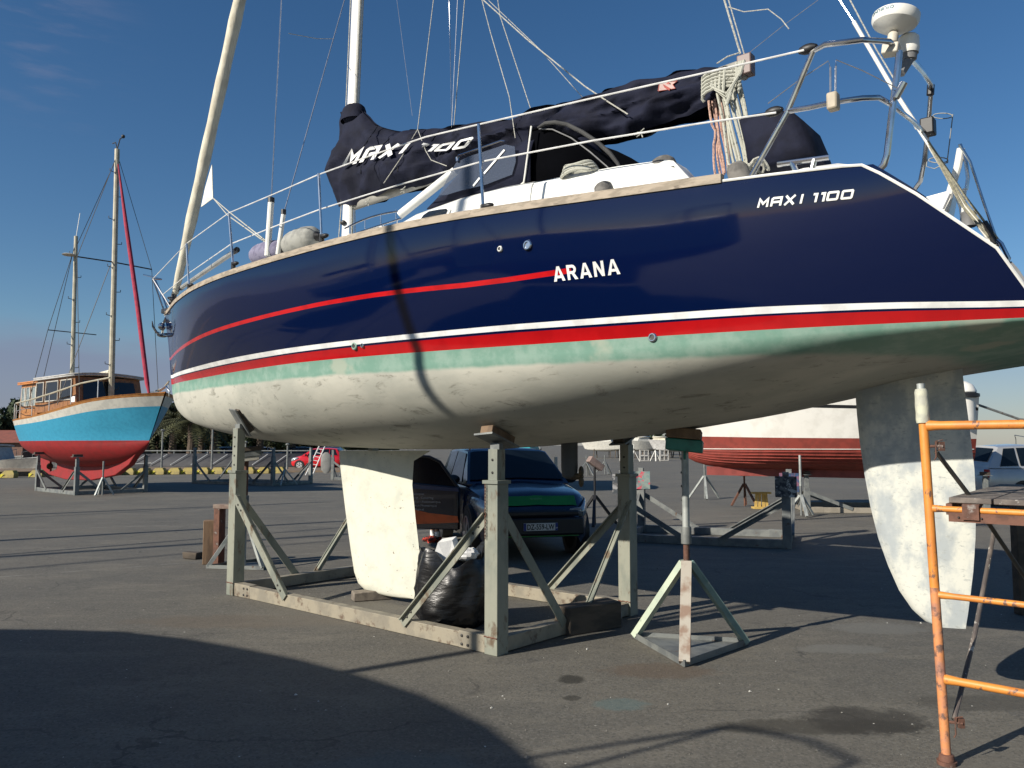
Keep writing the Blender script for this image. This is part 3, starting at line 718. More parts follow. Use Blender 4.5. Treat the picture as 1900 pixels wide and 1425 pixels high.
s0c, s1c = 3.80, 8.80
sc_ = MB(); NU, NV = 150, 36
for sg in (-1, 1):
    sc_.grid([[cov(s0c + (s1c - s0c) * i / NU, j / NV, sg) for i in range(NU + 1)] for j in range(NV + 1)])
for s in (s0c, s1c):
    a = [cov(s, j / NV, -1) for j in range(NV + 1)]; b = [cov(s, j / NV, 1) for j in range(NV + 1)]; sc_.grid([a, b])
cover = sc_.build('sail_cover', navyfab, yacht, smooth=80)
# collar round the mast
cc = MB(); zc = TP[1].z
cc.grid([[mastat(z) + Vector((.12 * k * math.cos(t) + .02, .09 * k * math.sin(t), 0)) for t in [2 * math.pi * i / 20 for i in range(20)]] for z, k in ((zc - .16, 1.5), (zc - .06, 1.42), (zc - .01, 1.25), (zc + .02, .95), (zc + .03, .6))], 0, True)
cc.ball(mastat(zc - .09) + Vector((.03, 0, 0)), (.17, .125, .12), 16, 10); cc.build('cover_collar', navyfab, cover, smooth=80)
# cover ties and seams
for px, py in ((684, 376), (750, 353), (1190, 248)):
    p = B(px, py, -.16); t = MB()
    t.tube([p + Vector((-.03, -.02, .01)), p + Vector((.0, -.03, 0)), p + Vector((.04, -.02, .03))], .006, 5); t.tube([p, p + Vector((.03, -.03, -.05))], .005, 5); t.tube([p, p + Vector((-.03, -.03, -.03))], .005, 5); t.build('cover_tie', rope_w, cover)
def cov_px(px, py, out=.006):
    y = -.18
    for _ in range(10):
        p = B(px, py, y); s = p.x; zt, zb = sinterp(s, ttab), sinterp(s, btab); v = max(0, min(1, (zt - p.z) / (zt - zb))); y = cov(s, v, -1).y - out
    return B(px, py, y)
tb = MB()
tw = techno(MB(), 'MAXI 1100', 0, 1., 1., .22, lambda x, y: Vector((x, y, 0)), gw=.95) - .1
def ontext(x, y):
    u = x / tw
    bx = 636 + 234 * u; by = interp(u, [(0, 308), (.25, 294), (.5, 281), (.62, 279), (.8, 279), (1, 272)])
    hh = interp(u, [(0, 29), (.3, 25), (.5, 17), (.58, 20), (.66, 14), (.8, 14), (1, 20)])
    return cov_px(bx + (y - .5) * 7, by - y * hh + 2, .048)
techno(tb, 'MAXI 1100', 0, 1., 1., .25, ontext, gw=.95); tb.build('cover_lettering', white_p, cover, smooth=180)
fl = MB(); P = [cov_px(*q, .010) for q in ((1221, 169), (1224, 153), (1257, 150), (1248, 157), (1253, 164))]; fl.add(P, [(0, 1, 2, 3, 4)]); e = fl.build('sailmaker_emblem', M('emblem_ground', (.45, .33, .30), None, 5, .7), cover, smooth=180)
fl = MB()
for a, b in (((1226, 156), (1243, 166)), ((1226, 166), (1242, 153))):
    p, q = cov_px(*a, .014), cov_px(*b, .014); fl.bar(p, q, .004, .018, (0, 0, 1))
for a, b in (((1221, 169), (1224, 153)), ((1224, 153), (1257, 150)), ((1257, 150), (1248, 157)), ((1248, 157), (1253, 164)), ((1253, 164), (1221, 169))):
    fl.tube([cov_px(*a, .013), cov_px(*b, .013)], .003, 4)
fl.build('emblem_cross', M('emblem_red', (.40, .10, .08), None, 5, .7), e)
# dark seam lines on the cover
for a, b in (((700, 232), (668, 280)), ((735, 243), (702, 275)), ((816, 238), (800, 262)), ((958, 225), (950, 250)), ((738, 305), (737, 320)), ((670, 305), (669, 322))):
    se = MB(); se.tube([cov_px(a[0] + (b[0] - a[0]) * t, a[1] + 3 + (b[1] - a[1] - 3) * t, .004) for t in [i / 5 for i in range(6)]], .004, 4); se.build('seam', plastic_k, cover)

def boatline(pts, off, r, name, mat, par=None, n=5):
    t = MB(); P = []
    for i, q in enumerate(pts):
        o = off if not hasattr(off, '__len__') else off[i]
        P.append(B(q[0], q[1], o))
    t.tube(P, r, n); return t.build(name, mat, par or yacht)
# forestay with furled genoa
fs0, fs1 = Vector((.02, 0, 3.80)), Vector((4.30, 0, 14.6)); fg = MB(); pts = []; rr = []
a = B(325, 545); b = B(445, 0); dirn = (b - a).normalized(); top = a + dirn * ((14.6 - a.z) / dirn.z)
for i in range(41):
    t = i / 40; pts.append(a.lerp(top, t)); rr.append(interp(t, [(0, .045), (.03, .058), (.1, .078), (.35, .085), (.8, .06), (1, .02)]) * (1 + .06 * math.sin(i * 1.9)))
fg.tube(pts, rr, 12); genoa = fg.build('furled_genoa', cream, yacht, smooth=70)
tri = MB(); tri.plate([B(393, 305, -.03), B(395, 368, -.03), B(373, 384, -.03), B(380, 350, -.03)], (0, .01, 0)); tri.build('genoa_clew', M('sailcloth', (.70, .68, .60), None, 6, .8), genoa)
fd = MB(); c = B(321, 556); rot = dirn.to_track_quat('Z', 'Y').to_matrix()
fd.lathe([(.03, -.22), (.03, -.10), (.085, -.09), (.085, -.07), (.05, -.06), (.05, -.01), (.085, 0), (.085, .02), (.04, .04), (.04, .1)], c, 16, rot); fd.build('furler_drum', M('drum', (.04, .04, .045), (.2, .2, .2), 30, .35, .5), yacht)
for k in (0, 1): boatline([(396, 368), (425 - k * 3, 393 + k * 6), (496 - k * 4, 449)], [-.05, -.5, -1.2], .008, 'genoa_sheet', rope_w)
# shrouds with white boots
for px0, px1, pxt, yt, name in (((497, 448), (503, 376), (535, 0), 6.2, 'a'), ((516, 445), (526, 398), (608, 40), 6, 'b')):
    p0, p1 = B(*px0, -1.38), B(*px1, -1.36); sp = mastat(7.6) + Vector((.3, -1.25, .08)) if name == 'a' else mastat(7.5) + Vector((0, -.06, 0))
    t = MB(); t.tube([p0 + Vector((0, 0, -.15)), p1], .032 if name == 'a' else .024, 10); bt = t.build('shroud_boot', plastic_w, yacht)
    t = MB(); t.tube([p1, p1 + Vector((0, 0, .05))], .034 if name == 'a' else .026, 10); t.build('boot_cap', plastic_k, bt)
    t = MB(); t.tube([p1, sp] + ([mastat(11.3) + Vector((.3, -.95, .08))] if name == 'a' else []), .006, 5); t.build('shroud', wire, yacht)
for sg in (1,):
    t = MB(); t.tube([Vector((4.45, 1.38, 3.45)), mastat(7.6) + Vector((.3, 1.25, .08)), mastat(11.3) + Vector((.3, .95, .08)), mtop], .006, 5); t.build('shroud', wire, yacht)
# lazy jacks, topping lift, thin lines
boatline([(808, -30), (775, 240), (746, 290), (712, 340)], [-.1, -.15, -.27, -.24], .0045, 'lazy_jack', rope_w)
boatline([(775, 240), (790, 280), (800, 297), (829, 308)], [-.15, -.24, -.27, -.26], .0045, 'lazy_jack', rope_w)
boatline([(850, -20), (838, 236)], -.02, .0035, 'lazy_jack', wire); boatline([(864, -20), (842, 236)], .02, .005, 'lazy_jack', rope_w)
boatline([(889, -20), (910, 60), (945, 180), (956, 256)], [0, 0, -.1, -.25], .0045, 'lazy_jack', rope_w)
boatline([(922, -10), (928, 30), (986, 206)], 0, .0045, 'lazy_jack', rope_w)
boatline([(880, -15), (980, 75), (1085, 160), (1130, 190), (1165, 212)], [0, 0, -.05, -.2, -.24], .006, 'lazy_jack', rope_w)
boatline([(735, -10), (765, 215)], .3, .003, 'flag_halyard', wire)
boatline([(890, -15), (1000, 90), (1084, 184)], .1, .0035, 'lazy_jack', rope_w)
boatline([(1338, -20), (1374, 100)], 0, .008, 'topping_lift', rope_w); boatline([(1346, -20), (1382, 104)], 0, .005, 'topping_lift', rope_w)
boatline([(1352, 13), (1380, 22), (1425, 17), (1450, 36), (1464, 54)], -.1, .004, 'loose_line', rope_w)
boatline([(1385, 102), (1450, 50), (1518, 0)], 0, .0025, 'loose_line', wire)
boatline([(1330, 118), (1350, 105), (1372, 98)], -.05, .006, 'outhaul', rope_w)
boatline([(620, 72), (590, 72), (536, 62)], [0, -.3, -1.2], .004, 'flag_halyard', rope_w)
# rod kicker
kk = MB(); p, q = B(742, 399, -.3), B(845, 317, -.12); kk.tube([p, q], .046, 12); kk.build('boom_strut', gel, yacht)

# ------------------------------------------------ sprayhood
sh = MB(); FL, BL = 6.35, 7.55
hoodp = [(6.30, .86, 3.80, 3.84), (6.5, .98, 3.82, 4.02), (6.78, 1.02, 3.84, 4.22), (7.1, 1.05, 3.84, 4.34), (7.5, 1.08, 3.82, 4.40), (7.72, 1.09, 3.80, 4.41)]
def hsec(s, wd, z0, z1, n=20):
    return [Vector((s + .0, -wd * math.copysign(abs(math.cos(t)) ** .42, math.cos(t)), z0 + (z1 - z0) * math.sin(t) ** .55)) for t in [math.pi * i / n for i in range(n + 1)]]
P_ = [B(x, y, -1.05) for x, y in ((785, 386), (848, 291), (985, 233), (972, 340))]
# the hood: raked front, side to the aft edge at px 975-990
bot = [P_[0].x, P_[3].x]; fx0, fx1 = P_[0].x, P_[1].x; tx1 = P_[2].x; hz0 = P_[0].z; hz1 = P_[1].z; hz2 = P_[2].z
def hood(u, th):
    "u 0 front lip .. 1 aft edge ; th 0..pi across"
    f = math.sin(th) ** .5 if 0 < th < math.pi else 0.
    cs = math.cos(th); y = -1.06 * math.copysign(abs(cs) ** .35, cs)
    if u < .35:
        t = u / .35; sx = fx0 + (fx1 - fx0) * t; zt = hz0 + .02 + (hz1 + .01 - hz0) * t ** .9
    else:
        t = (u - .35) / .65; sx = fx1 + (tx1 - fx1) * t; zt = hz1 + .03 + (hz2 + .0 - hz1) * t ** .9
    zb = interp(sx, [(fx0, hz0), (P_[3].x, P_[3].z)])
    return Vector((sx, y * (1 - .06 * (1 - u)) , zb + (zt - zb) * f))
rows = [[hood(i / 16, math.pi * j / 24) for j in range(25)] for i in range(17)]
sh.grid(rows); hoodo = sh.build('sprayhood', [navyfab], yacht, solid=.012, smooth=60)
ins = MB(); e1 = [v * 1 for v in rows[-1]]; ins.add([Vector((v.x - .05, v.y * .96, v.z - .015)) for v in rows[-1]], [tuple(range(25))]); ins.build('hood_inner_shade', shade_black, hoodo)  # dark sheet closing the hood, painted as the shade inside it
wn = MB(); WQ = [(846, 302), (870, 290), (905, 279), (938, 268), (955, 272), (957, 300), (950, 324), (900, 343), (850, 355), (812, 367), (828, 335)]
wn.add([B(x, y, -1.075) for x, y in WQ], [tuple(range(len(WQ)))]); wd_ = wn.build('clear_window', clear_pvc, hoodo, smooth=180)
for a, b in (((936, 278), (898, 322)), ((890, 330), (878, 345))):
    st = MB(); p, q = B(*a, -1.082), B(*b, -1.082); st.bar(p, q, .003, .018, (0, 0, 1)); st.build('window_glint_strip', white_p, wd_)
ed = MB(); ed.tube([B(x, y, -1.08) for x, y in ((986, 234), (980, 280), (974, 325), (972, 338), (962, 347), (940, 352), (900, 358))], .008, 6); ed.build('hood_piping', plastic_w, hoodo)
hh = MB(); hh.tube([B(x, y, -1.09) for x, y in ((848, 296), (851, 289), (930, 262), (937, 263))], .011, 7); hh.tube([B(x, y, -1.09) for x, y in ((848, 292), (849, 299))], .014, 7); hh.build('hood_rail', steel, hoodo)
# near-black panel and arch standing in for the shaded hood opening; padded hoop
aw = MB(); ap = [(981, 242), (1000, 236), (1022, 238), (1050, 252), (1085, 275), (1110, 300), (1128, 316), (1136, 325), (1000, 345), (976, 347)]
rows = [[B(x, y, -1.02) for x, y in ap], [B(x, y, -1.02) + Vector((0, 1.0, .10)) for x, y in ap], [B(x, y, -1.02) + Vector((0, 2.04, 0)) for x, y in ap]]
aw.add([B(x, y, -1.0) for x, y in ap], [tuple(range(len(ap)))]); aw.grid([r[:8] for r in rows]); aw.build('opening_shade_panel', shade_black, hoodo, solid=.01)
hp = MB(); hpp = [(998, 237), (1012, 229), (1030, 227), (1052, 231), (1080, 245), (1110, 265), (1132, 285), (1146, 303), (1152, 316)]
hp.tube([B(x, y, -1.06) for x, y in hpp], [.010] + [.017] * 6 + [.014, .012], 9); hp.build('padded_hoop', M('hoop_grey', (.045, .045, .044), (.03, .03, .03), 9, .8), hoodo)
sm = MB(); sm.tube([B(x, y, -1.03) for x, y in ((1000, 239), (1025, 240), (1060, 256), (1095, 282), (1125, 308), (1135, 318))], .005, 5); sm.build('opening_edge', plastic_g, hoodo)
cush = MB(); c = B(1085, 305, -.75); cush.ball(c, (.16, .14, .22), 14, 10, lambda d: 1 + .12 * noise.noise(d * 2.5)); cush.build('bundled_cloth', navyfab, yacht)

# ------------------------------------------------ stanchions and lifelines
for a, b in (((351, 533), (346, 452)), ((433, 494), (425, 396)), ((597, 444), (591, 322)), ((897, 390), (888, 230))):
    o = -1.0
    for _ in range(8): p = B(*a, o); o = -(yws(p.x) - .06)
    q = B(*b, o - .02); t = MB(); t.tube([p - Vector((0, 0, .02)), q], .0125, 9); s_ = t.build('stanchion', steel, yacht)
    t = MB(); t.tube([p + Vector((0, 0, -.03)), p + Vector((0, 0, .04))], .024, 9); t.ball(p + Vector((.05, -.01, .02)), (.06, .025, .022), 10, 6); t.build('stanchion_base', plastic_k, s_)
def yo(px, py):
    o = -1.2
    for _ in range(8): p = B(px, py, o); o = -(max(yws(p.x), .1) - .05)
    return o
for pl in ([(284, 517), (346, 452), (425, 395), (506, 361), (591, 324), (690, 288), (790, 254), (888, 231), (1100, 182), (1300, 137), (1492, 93)], [(303, 546), (349, 508), (430, 452), (510, 420), (595, 388), (740, 343), (893, 300), (1100, 261), (1300, 229), (1440, 209)]):
    offs = [0 if x < 320 else -.45 if x < 360 else -1.1 if x < 440 else -1.4 if x < 520 else -1.58 if x < 700 else -1.68 if x < 1250 else -1.58 for x, y in pl]
    offs[0] = -.3
    boatline(pl, offs, .006, 'lifeline', wire_w, n=6)
# pulpit
pp = MB(); L_ = [B(307, 584, -.12), B(296, 552, -.2), B(284, 518, -.30)]; Rr_ = [B(311, 577, .12), B(300, 545, .2), B(286, 515, .35)]
pp.tube(L_, .0125, 8); pp.tube(Rr_, .0125, 8); pp.tube([L_[2], L_[2] + Vector((-.05, .15, .03)), Rr_[2] + Vector((-.05, -.15, .03)), Rr_[2]], .0125, 8)
pp.tube([L_[1], Rr_[1]], .0125, 8); a = B(318, 573, -.2); pp.tube([L_[2], a], .0125, 8); pp.build('pulpit', steel, yacht)
# anchor on the stem
an = MB(); c = B(303, 606, -.02); an.tube([c + Vector((.10, 0, .16)), c + Vector((0, 0, .05)), c + Vector((-.02, 0, -.10))], .018, 8)
for sg in (-1, 1): an.tube([c + Vector((-.02, 0, -.12)), c + Vector((0, sg * .10, -.10)), c + Vector((.02, sg * .17, -.02)), c + Vector((.03, sg * .19, .06))], [.02, .02, .016, .006], 7)
an.ball(c + Vector((.0, -.02, .0)), (.05, .06, .06), 10, 7); an.ball(c + Vector((-.02, 0, -.13)), (.03, .09, .035), 10, 6)
an.tube([c + Vector((.07, 0, .16)), c + Vector((.05, .02, .22)), c + Vector((.02, 0, .20))], .01, 6); an.build('anchor', steel, yacht)
rl = MB(); rl.box(B(316, 580, 0) + Vector((-.02, 0, .03)), (.3, .12, .07)); rl.build('bow_roller', M('roller', (.05, .05, .055), None, 6, .4, .5), yacht, bevel=.01)
# spinnaker pole lashed along the rail
sp = MB(); a, b = B(338, 533, -.35), B(436, 466, -.95); sp.tube([a, b], .03, 10); po = sp.build('spinnaker_pole', M('pole_grey', (.36, .36, .34), None, 6, .45, .3), yacht)
for p, e in ((a, 1), (b, -1)):
    t = MB(); t.tube([p, p + (a - b).normalized() * .08 * e], .034, 10); t.tube([p + (a - b).normalized() * e * .1 + Vector((0, 0, .02)), p + (a - b).normalized() * e * .14 + Vector((0, -.02, -.03)), p + (a - b).normalized() * e * .06 + Vector((0, -.03, -.05))], .008, 6); t.build('pole_end', plastic_k, po)
# ------------------------------------------------ pushpit and stern gear
NO = -1.45
def st_tube(pts, offs, r, name='pushpit_tube', mat=steel, n=10, par=None, sub=True):
    P = [B(x, y, o) for (x, y), o in zip(pts, offs if hasattr(offs, '__len__') else [offs] * len(pts))]
    if sub and len(P) > 2:
        Q = [P[0]]
        for i in range(1, len(P) - 1):
            a, b, c = P[i - 1], P[i], P[i + 1]; f = .35
            p0, p1 = b.lerp(a, min(f, .08 / max((a - b).length, .09))), b.lerp(c, min(f, .08 / max((c - b).length, .09)))
            Q += [p0.lerp(b, k).lerp(b.lerp(p1, k), k) for k in (0, .25, .5, .75, 1)]
        P = Q + [P[-1]]
    t = MB(); t.tube(P, r, n); return t.build(name, mat, par or yacht)
push = st_tube([(1394, 327), (1460, 210), (1508, 96), (1530, 83), (1600, 74), (1650, 77), (1662, 90)], [-1.5, -1.5, -1.5, -1.5, -1.45, -1.3, -1.2], .0165, 'pushpit', sub=False)
st_tube([(1669, 95), (1663, 150), (1654, 220), (1646, 288), (1640, 306), (1629, 318)], -1.25, .019, par=push, sub=False)
st_tube([(1457, 207), (1500, 200), (1545, 190), (1600, 182), (1630, 181), (1652, 193), (1690, 222), (1718, 248)], [-1.5, -1.5, -1.48, -1.42, -1.35, -1.2, -.6, .2], .0155, par=push, sub=False)
st_tube([(1690, 108), (1712, 133), (1727, 155), (1727, 175), (1722, 240), (1715, 300), (1708, 336), (1696, 353)], [-1.1, -.6, -.1, .1, .2, .3, .35, .4], .017, par=push, sub=False)
t = MB(); t.tube([B(1727, 158, 0), B(1726, 176, 0)], .025, 9); t.build('rail_clamp', plastic_k, push)
t = MB(); t.box(B(1722, 236, .1), (.09, .1, .12)); t.build('rail_clamp', plastic_k, push, bevel=.01)
for q_ in ((1499, 91), (1436, 207)): t = MB(); t.ball(B(*q_, -1.5), (.06, .03, .03), 10, 6); t.build('rail_clamp', plastic_k, push)
# short rod on the stern post
st_tube([(1662, 182), (1678, 153)], -1.28, .02, par=push)
# vertical aerial pair with guy lines
for a, b in (((1541, 183), (1541, 125)), ((1550, 183), (1551, 123))): st_tube([a, b], -1.47, .006, 'aerial_rod', wire, 6, push)
st_tube([(1425, 192), (1478, 152), (1537, 113), (1541, 128)], -1.47, .003, 'aerial_guy', wire, 5, push, False); st_tube([(1551, 123), (1551, 111), (1600, 131), (1668, 165)], [-1.47, -1.47, -1.4, -1.28], .003, 'aerial_guy', wire, 5, push, False)
t = MB(); t.box(B(1546, 189, -1.5), (.06, .07, .10)); t.build('rail_bracket', M('bracket_beige', (.42, .36, .27), None, 6, .6), push, bevel=.012)
# satellite domes
c = B(1661, 42, -1.22); d_ = MB(); d_.lathe([(.012, -.055), (.06, -.05), (.118, -.012), (.128, .008), (.128, .040), (.118, .050), (.03, .055), (.0, .055)], c, 32); dome = d_.build('radar_dome', plastic_w, push, smooth=30)
t = MB(); t.lathe([(.022, -.13), (.03, -.12), (.03, -.07), (.02, -.06), (.02, -.04)], c + Vector((0, 0, -.0)), 12); t.box(c + Vector((0, 0, -.165)), (.09, .07, .06)); t.build('dome_mount', M('mount_beige', (.50, .46, .38), None, 6, .6), dome, bevel=.008)
# maker's name printed upside down round the rim, its roundel at the right
tv, tf = text_geo('FURUNO', 1., .015); wtx = max(v.x for v in tv)
tb = MB(); tb.add([c + Vector((.1295 * math.cos(-2.55 + .95 * (1 - v.x / wtx)), .1295 * math.sin(-2.55 + .95 * (1 - v.x / wtx)), .036 - .028 * v.y)) for v in tv], tf)
for k in range(12):
    q = [(-1.50 + .085 * math.cos(2 * math.pi * (k + e) / 12) * f, .026 + .011 * math.sin(2 * math.pi * (k + e) / 12) * f) for e, f in ((0, 1), (1, 1), (1, .55), (0, .55))]
    tb.add([c + Vector((.1295 * math.cos(a_), .1295 * math.sin(a_), z_)) for a_, z_ in q], [(0, 1, 2, 3)])
tb.build('dome_lettering', M('teal_print', (.05, .14, .18), None, 5, .5), dome, smooth=180)
for k_ in bpy.data.objects:
    if k_.parent == dome or k_ == dome: k_.data.transform(Matrix.Translation(c) @ Matrix.Rotation(R(10), 4, Vector((-.6, .8, 0))) @ Matrix.Translation(-c))
c = B(1686, 82, -1.1); t = MB(); t.lathe([(.0, -.06), (.05, -.06), (.058, -.035), (.058, .035), (.045, .05), (0, .052)], c, 20); d2 = t.build('gps_dome', plastic_w, push, smooth=40)
t = MB(); t.lathe([(.04, -.095), (.045, -.065), (.052, -.06)], c, 14); t.tube([c + Vector((0, 0, -.09)), c + Vector((-.04, -.05, -.18))], .03, 8); t.build('dome_mount', plastic_g, d2)
# backstay: wires, white sleeve, tackle
bs0 = B(1870, 478); bst = B(1584, 40); t = MB(); dd = (bst - bs0).normalized(); t.tube([bst, bs0 + dd * ((MZ - bs0.z) / dd.z)], .006, 5); t.build('backstay', wire, yacht)
st_tube([(1572, -10), (1608, 58), (1625, 90), (1658, 145), (1672, 190), (1700, 240)], .05, .005, 'backstay', rope_w, 5, yacht, False)
st_tube([(1584, 40), (1660, 170), (1720, 262), (1800, 395), (1838, 448)], 0, .0145, 'backstay_sleeve', plastic_w, 8, yacht, False)
tk = MB()
for k in range(3):
    tk.tube([B(1722 + k * 2, 262 + k * 5, -.02 - .01 * k), B(1795 - k * 5, 370 + k * 6, -.03), B(1858 - k * 5, 452 + k * 1.5, -.02)], .008, 5)
tk.build('backstay_tackle', M('rope_olive', (.30, .28, .20), (.20, .19, .14), 50, .85, bump=.4), yacht)
st_tube([(1826, 412), (1838, 432), (1846, 452)], -.02, .02, 'tackle_block', plastic_k, 8, yacht, False)
st_tube([(1838, 455), (1846, 447), (1854, 455), (1848, 462), (1838, 457)], -.03, .007, 'shackle', steel, 6, yacht, False)
st_tube([(1838, 455), (1858, 486), (1868, 492), (1872, 480), (1858, 452), (1850, 445)], -.03, .013, 'chainplate', steel, 8, yacht, False)
st_tube([(1872, 488), (1885, 502), (1900, 525), (1915, 550)], .0, .02, 'stern_fender_strip', plastic_g, 6, yacht, False)
# horn cleat on the quarter
cl = MB(); p, q = B(1443, 305, -1.42), B(1539, 292, -1.42); cl.tube([p, q], .0165, 10)
for t_ in (.28, .72): c = p.lerp(q, t_); cl.tube([c, c + Vector((.03 if t_ < .5 else -.02, 0, -.07))], .017, 9)
cl.build('mooring_cleat', steel, yacht)
# helm pod under a navy cover
hc = MB(); pts = [(1392, 320), (1384, 270), (1373, 224), (1400, 214), (1440, 207), (1470, 207), (1492, 225), (1508, 262), (1518, 293), (1470, 306)]
A_ = [B(x, y, -.35) for x, y in pts]; cen = sum(A_, Vector()) / len(A_)
rows = [[cen + (p - cen) * k + Vector((0, dy, 0)) for p in A_] for k, dy in ((.55, -.10), (.88, -.08), (1, -.02), (1.0, .35), (.92, .42), (.6, .45))]
hc.grid(rows, 0, True); hc.add(rows[0], [tuple(range(len(pts)))]); hc.add(rows[-1], [tuple(range(len(pts)))]); hl = hc.build('helm_cover', navyfab, yacht, smooth=70)
# winches under grey covers
for px, py, r, off, h in ((1232, 316, .105, -1.02, .085), (1120, 351, .07, -1.3, .04), (1372, 326, .07, -1.42, .08)):
    c = B(px, py, off); t = MB(); t.lathe([(r * .9, -h), (r, -h * .6), (r * .97, h * .1), (r * .92, h * .6), (r * .7, h * .95), (.01, h)], c, 18, Matrix.Rotation(R(-18), 3, 'Y')); t.build('covered_winch' if r > .08 else 'winch', grey_cover, yacht, smooth=50)
t = MB(); c = B(1075, 322, -1.1)
for k in range(4): t.tube([c + Vector(((.16 - .012 * k) * math.cos(a), (.08) * math.sin(a), .018 * k + .008 * math.sin(3 * a + k))) for a in [2 * math.pi * i / 24 for i in range(24)]], .012, 6, closed=True)
tag_o = t.build('rope_coil', rope_fleck, loc=None)
MWy = MW[yacht.name]; 
def free(o, label, cat, group=None):
    "turn a mesh written in the yacht's axes into a top-level thing"
    c = sum((v.co for v in o.data.vertices), Vector()) / len(o.data.vertices); o.data.transform(Matrix.Translation(-c))
    o.matrix_world = MWy @ Matrix.Translation(c); return tag(o, label, cat, group)
free(tag_o, 'flat coil of flecked grey rope on the white cockpit edge below the dark hood opening', 'rope coil')
# coils of line hanging at the boom end
def hank(top, bot, wtop, wbot, n, mat, name, seed, off=0., r=.011, waist=None):
    rnd = random.Random(seed); t = MB()
    for k in range(n):
        u = (k + .5) / n - .5; P = []
        for i in range(13):
            f = i / 12; c = Vector(top).lerp(Vector(bot), f); wd = wtop + (wbot - wtop) * f
            if waist is not None: wd *= 1 - .45 * math.exp(-((f - waist) / .06) ** 2)
            P.append(c + Vector((u * wd + .006 * math.sin(f * 5 + k), -.02 * math.cos(k * 2.1) + off - .01 * math.sin(f * 9 + k), .0)))
        t.tube(P, r, 6)
    return t.build(name, mat)
h1 = hank(B(1330, 185, -.10), B(1347, 322, -.12), .14, .17, 8, rope_pink, 'rope_hank', 1, waist=.45, r=.010); free(h1, 'pinkish rope hank hanging straight down from the boom end', 'rope')
t = MB(); tp = B(1343, 150, -.12)
h2 = hank(B(1345, 132, -.17), B(1384, 320, -.2), .20, .24, 9, rope_fleck, 'rope_hank', 3, r=.0125); free(h2, 'flecked grey rope hank hanging from the boom end to the aft deck', 'rope')
t = MB()
for k in range(6):
    c = B(1345, 140 + k * 7, -.2); t.tube([c + Vector((.16 * math.cos(a) - .02, -.03 + .02 * math.sin(a * 2), .045 * math.sin(a) * (1 + .3 * k / 6))) for a in [math.pi * i / 8 for i in range(-1, 10)][::-1]] , .012, 6)
for k in range(4):
    c = B(1352, 128, -.22); t.tube([c + Vector((-.15 + .04 * k, 0, .02)), c + Vector((-.13 + .03 * k, -.03, -.12 - .03 * k)), c + Vector((.0, -.05, -.22 - .03 * k)), c + Vector((.11 - .01 * k, -.03, -.08)), c + Vector((.13 - .02 * k, 0, .03))], .0125, 6)
free(t.build('rope_hank', rope_fleck), 'thick looped turns of grey mooring rope wrapped over the boom end', 'rope')
# rope and odds on the quarter
t = MB(); c = B(1385, 318, -1.35)
for k in range(5): t.tube([c + Vector((.07 * math.cos(a) + .03 * k - .05, .05 * math.sin(a), .035 * math.sin(a * 2 + k) + .02)) for a in [2 * math.pi * i / 16 for i in range(16)]], .008, 5, closed=True)
free(t.build('rope_coil', rope_w), 'small tangled white line on the quarter deck beside the slanting rail tube', 'rope coil')
# lifebuoy wire holder on the far quarter
t = MB()
for cx, cy, r in ((1749, 215, 18), (1741, 297, 18)): t.tube([B(cx + r * math.cos(a), cy + 5 * math.sin(a), .3) for a in [2 * math.pi * i / 20 for i in range(20)]], .004, 5, closed=True)
t.tube([B(1728, 216, .3), B(1719, 309, .3), B(1734, 313, .3), B(1760, 300, .3)], .004, 5); t.tube([B(1768, 212, .3), B(1757, 303, .3)], .004, 5)
t.build('buoy_holder', galv_d, push)
# stern gate ladder folded up: pale post, curved tubes, rod
st_tube([(1783, 276), (1777, 310), (1765, 350), (1754, 392)], .15, .026, 'stern_ladder', plastic_w, 10, yacht, False)
st_tube([(1781, 268), (1792, 300), (1796, 330), (1793, 352)], .15, .013, 'ladder_tube', steel, 8, yacht, False)
st_tube([(1782, 270), (1800, 300), (1830, 390), (1846, 435), (1856, 470)], .1, .009, 'ladder_tube', steel, 8, yacht, False)
st_tube([(1772, 355), (1783, 385), (1785, 410)], .1, .012, 'ladder_tube', steel, 8, yacht, False)
st_tube([(1790, 350), (1788, 375), (1786, 395)], .1, .013, 'ladder_tube', plastic_w, 8, yacht, False)
st_tube([(1750, 388), (1763, 360)], .1, .008, 'ladder_tube', wire, 8, yacht, False)
t = MB(); P = [B(x, y, .2) for x, y in ((1716, 365), (1764, 352), (1756, 396), (1740, 392), (1716, 378))]; t.plate(P, (0, .25, 0)); t.build('stern_locker', gel, yacht, bevel=.01)
c = B(1798, 408, .05); t = MB(); t.lathe([(.035, -.05), (.045, -.045), (.047, .04), (.05, .045), (.05, .052)], c, 16); t.lathe([(.005, .05), (.008, .09)], c, 6); t.build('outboard_bracket_pot', plastic_g, yacht)

# fenders lying on the side deck
def fender(p, q, r, mat, label):
    t = MB(); a, b = B(*p, -1.28), B(*q, -1.28); d = b - a; P = []; rr = []
    for i in range(15):
        f = i / 14; P.append(a + d * f); rr.append(r * (1 - abs(2 * f - 1) ** 3.2) ** .42 * (1 + .02 * math.sin(i * 2.2)) + .012)
    t.tube(P, rr, 18); o = t.build('fender', mat); free(o, label, 'fender', 'fenders on the foredeck')
    e = MB(); e.tube([b - d * .02, b + d * .06], [.05, .02], 10); e.tube([b + d * .03 + Vector((.02 * math.cos(x), 0, .03 * math.sin(x))) for x in [2 * math.pi * i / 10 for i in range(10)]], .008, 6, closed=True)
    eo = e.build('fender_eye', plastic_k); eo.parent = o; inv = o.matrix_world.inverted() @ MWy; eo.data.transform(inv)
fender((470, 476), (527, 462), .105, lilac, 'lilac cloth-covered fender, the forward of two lying on the deck edge')
fender((531, 458), (590, 438), .12, fgrey, 'pale grey fender with its eye showing, just aft of the lilac one')

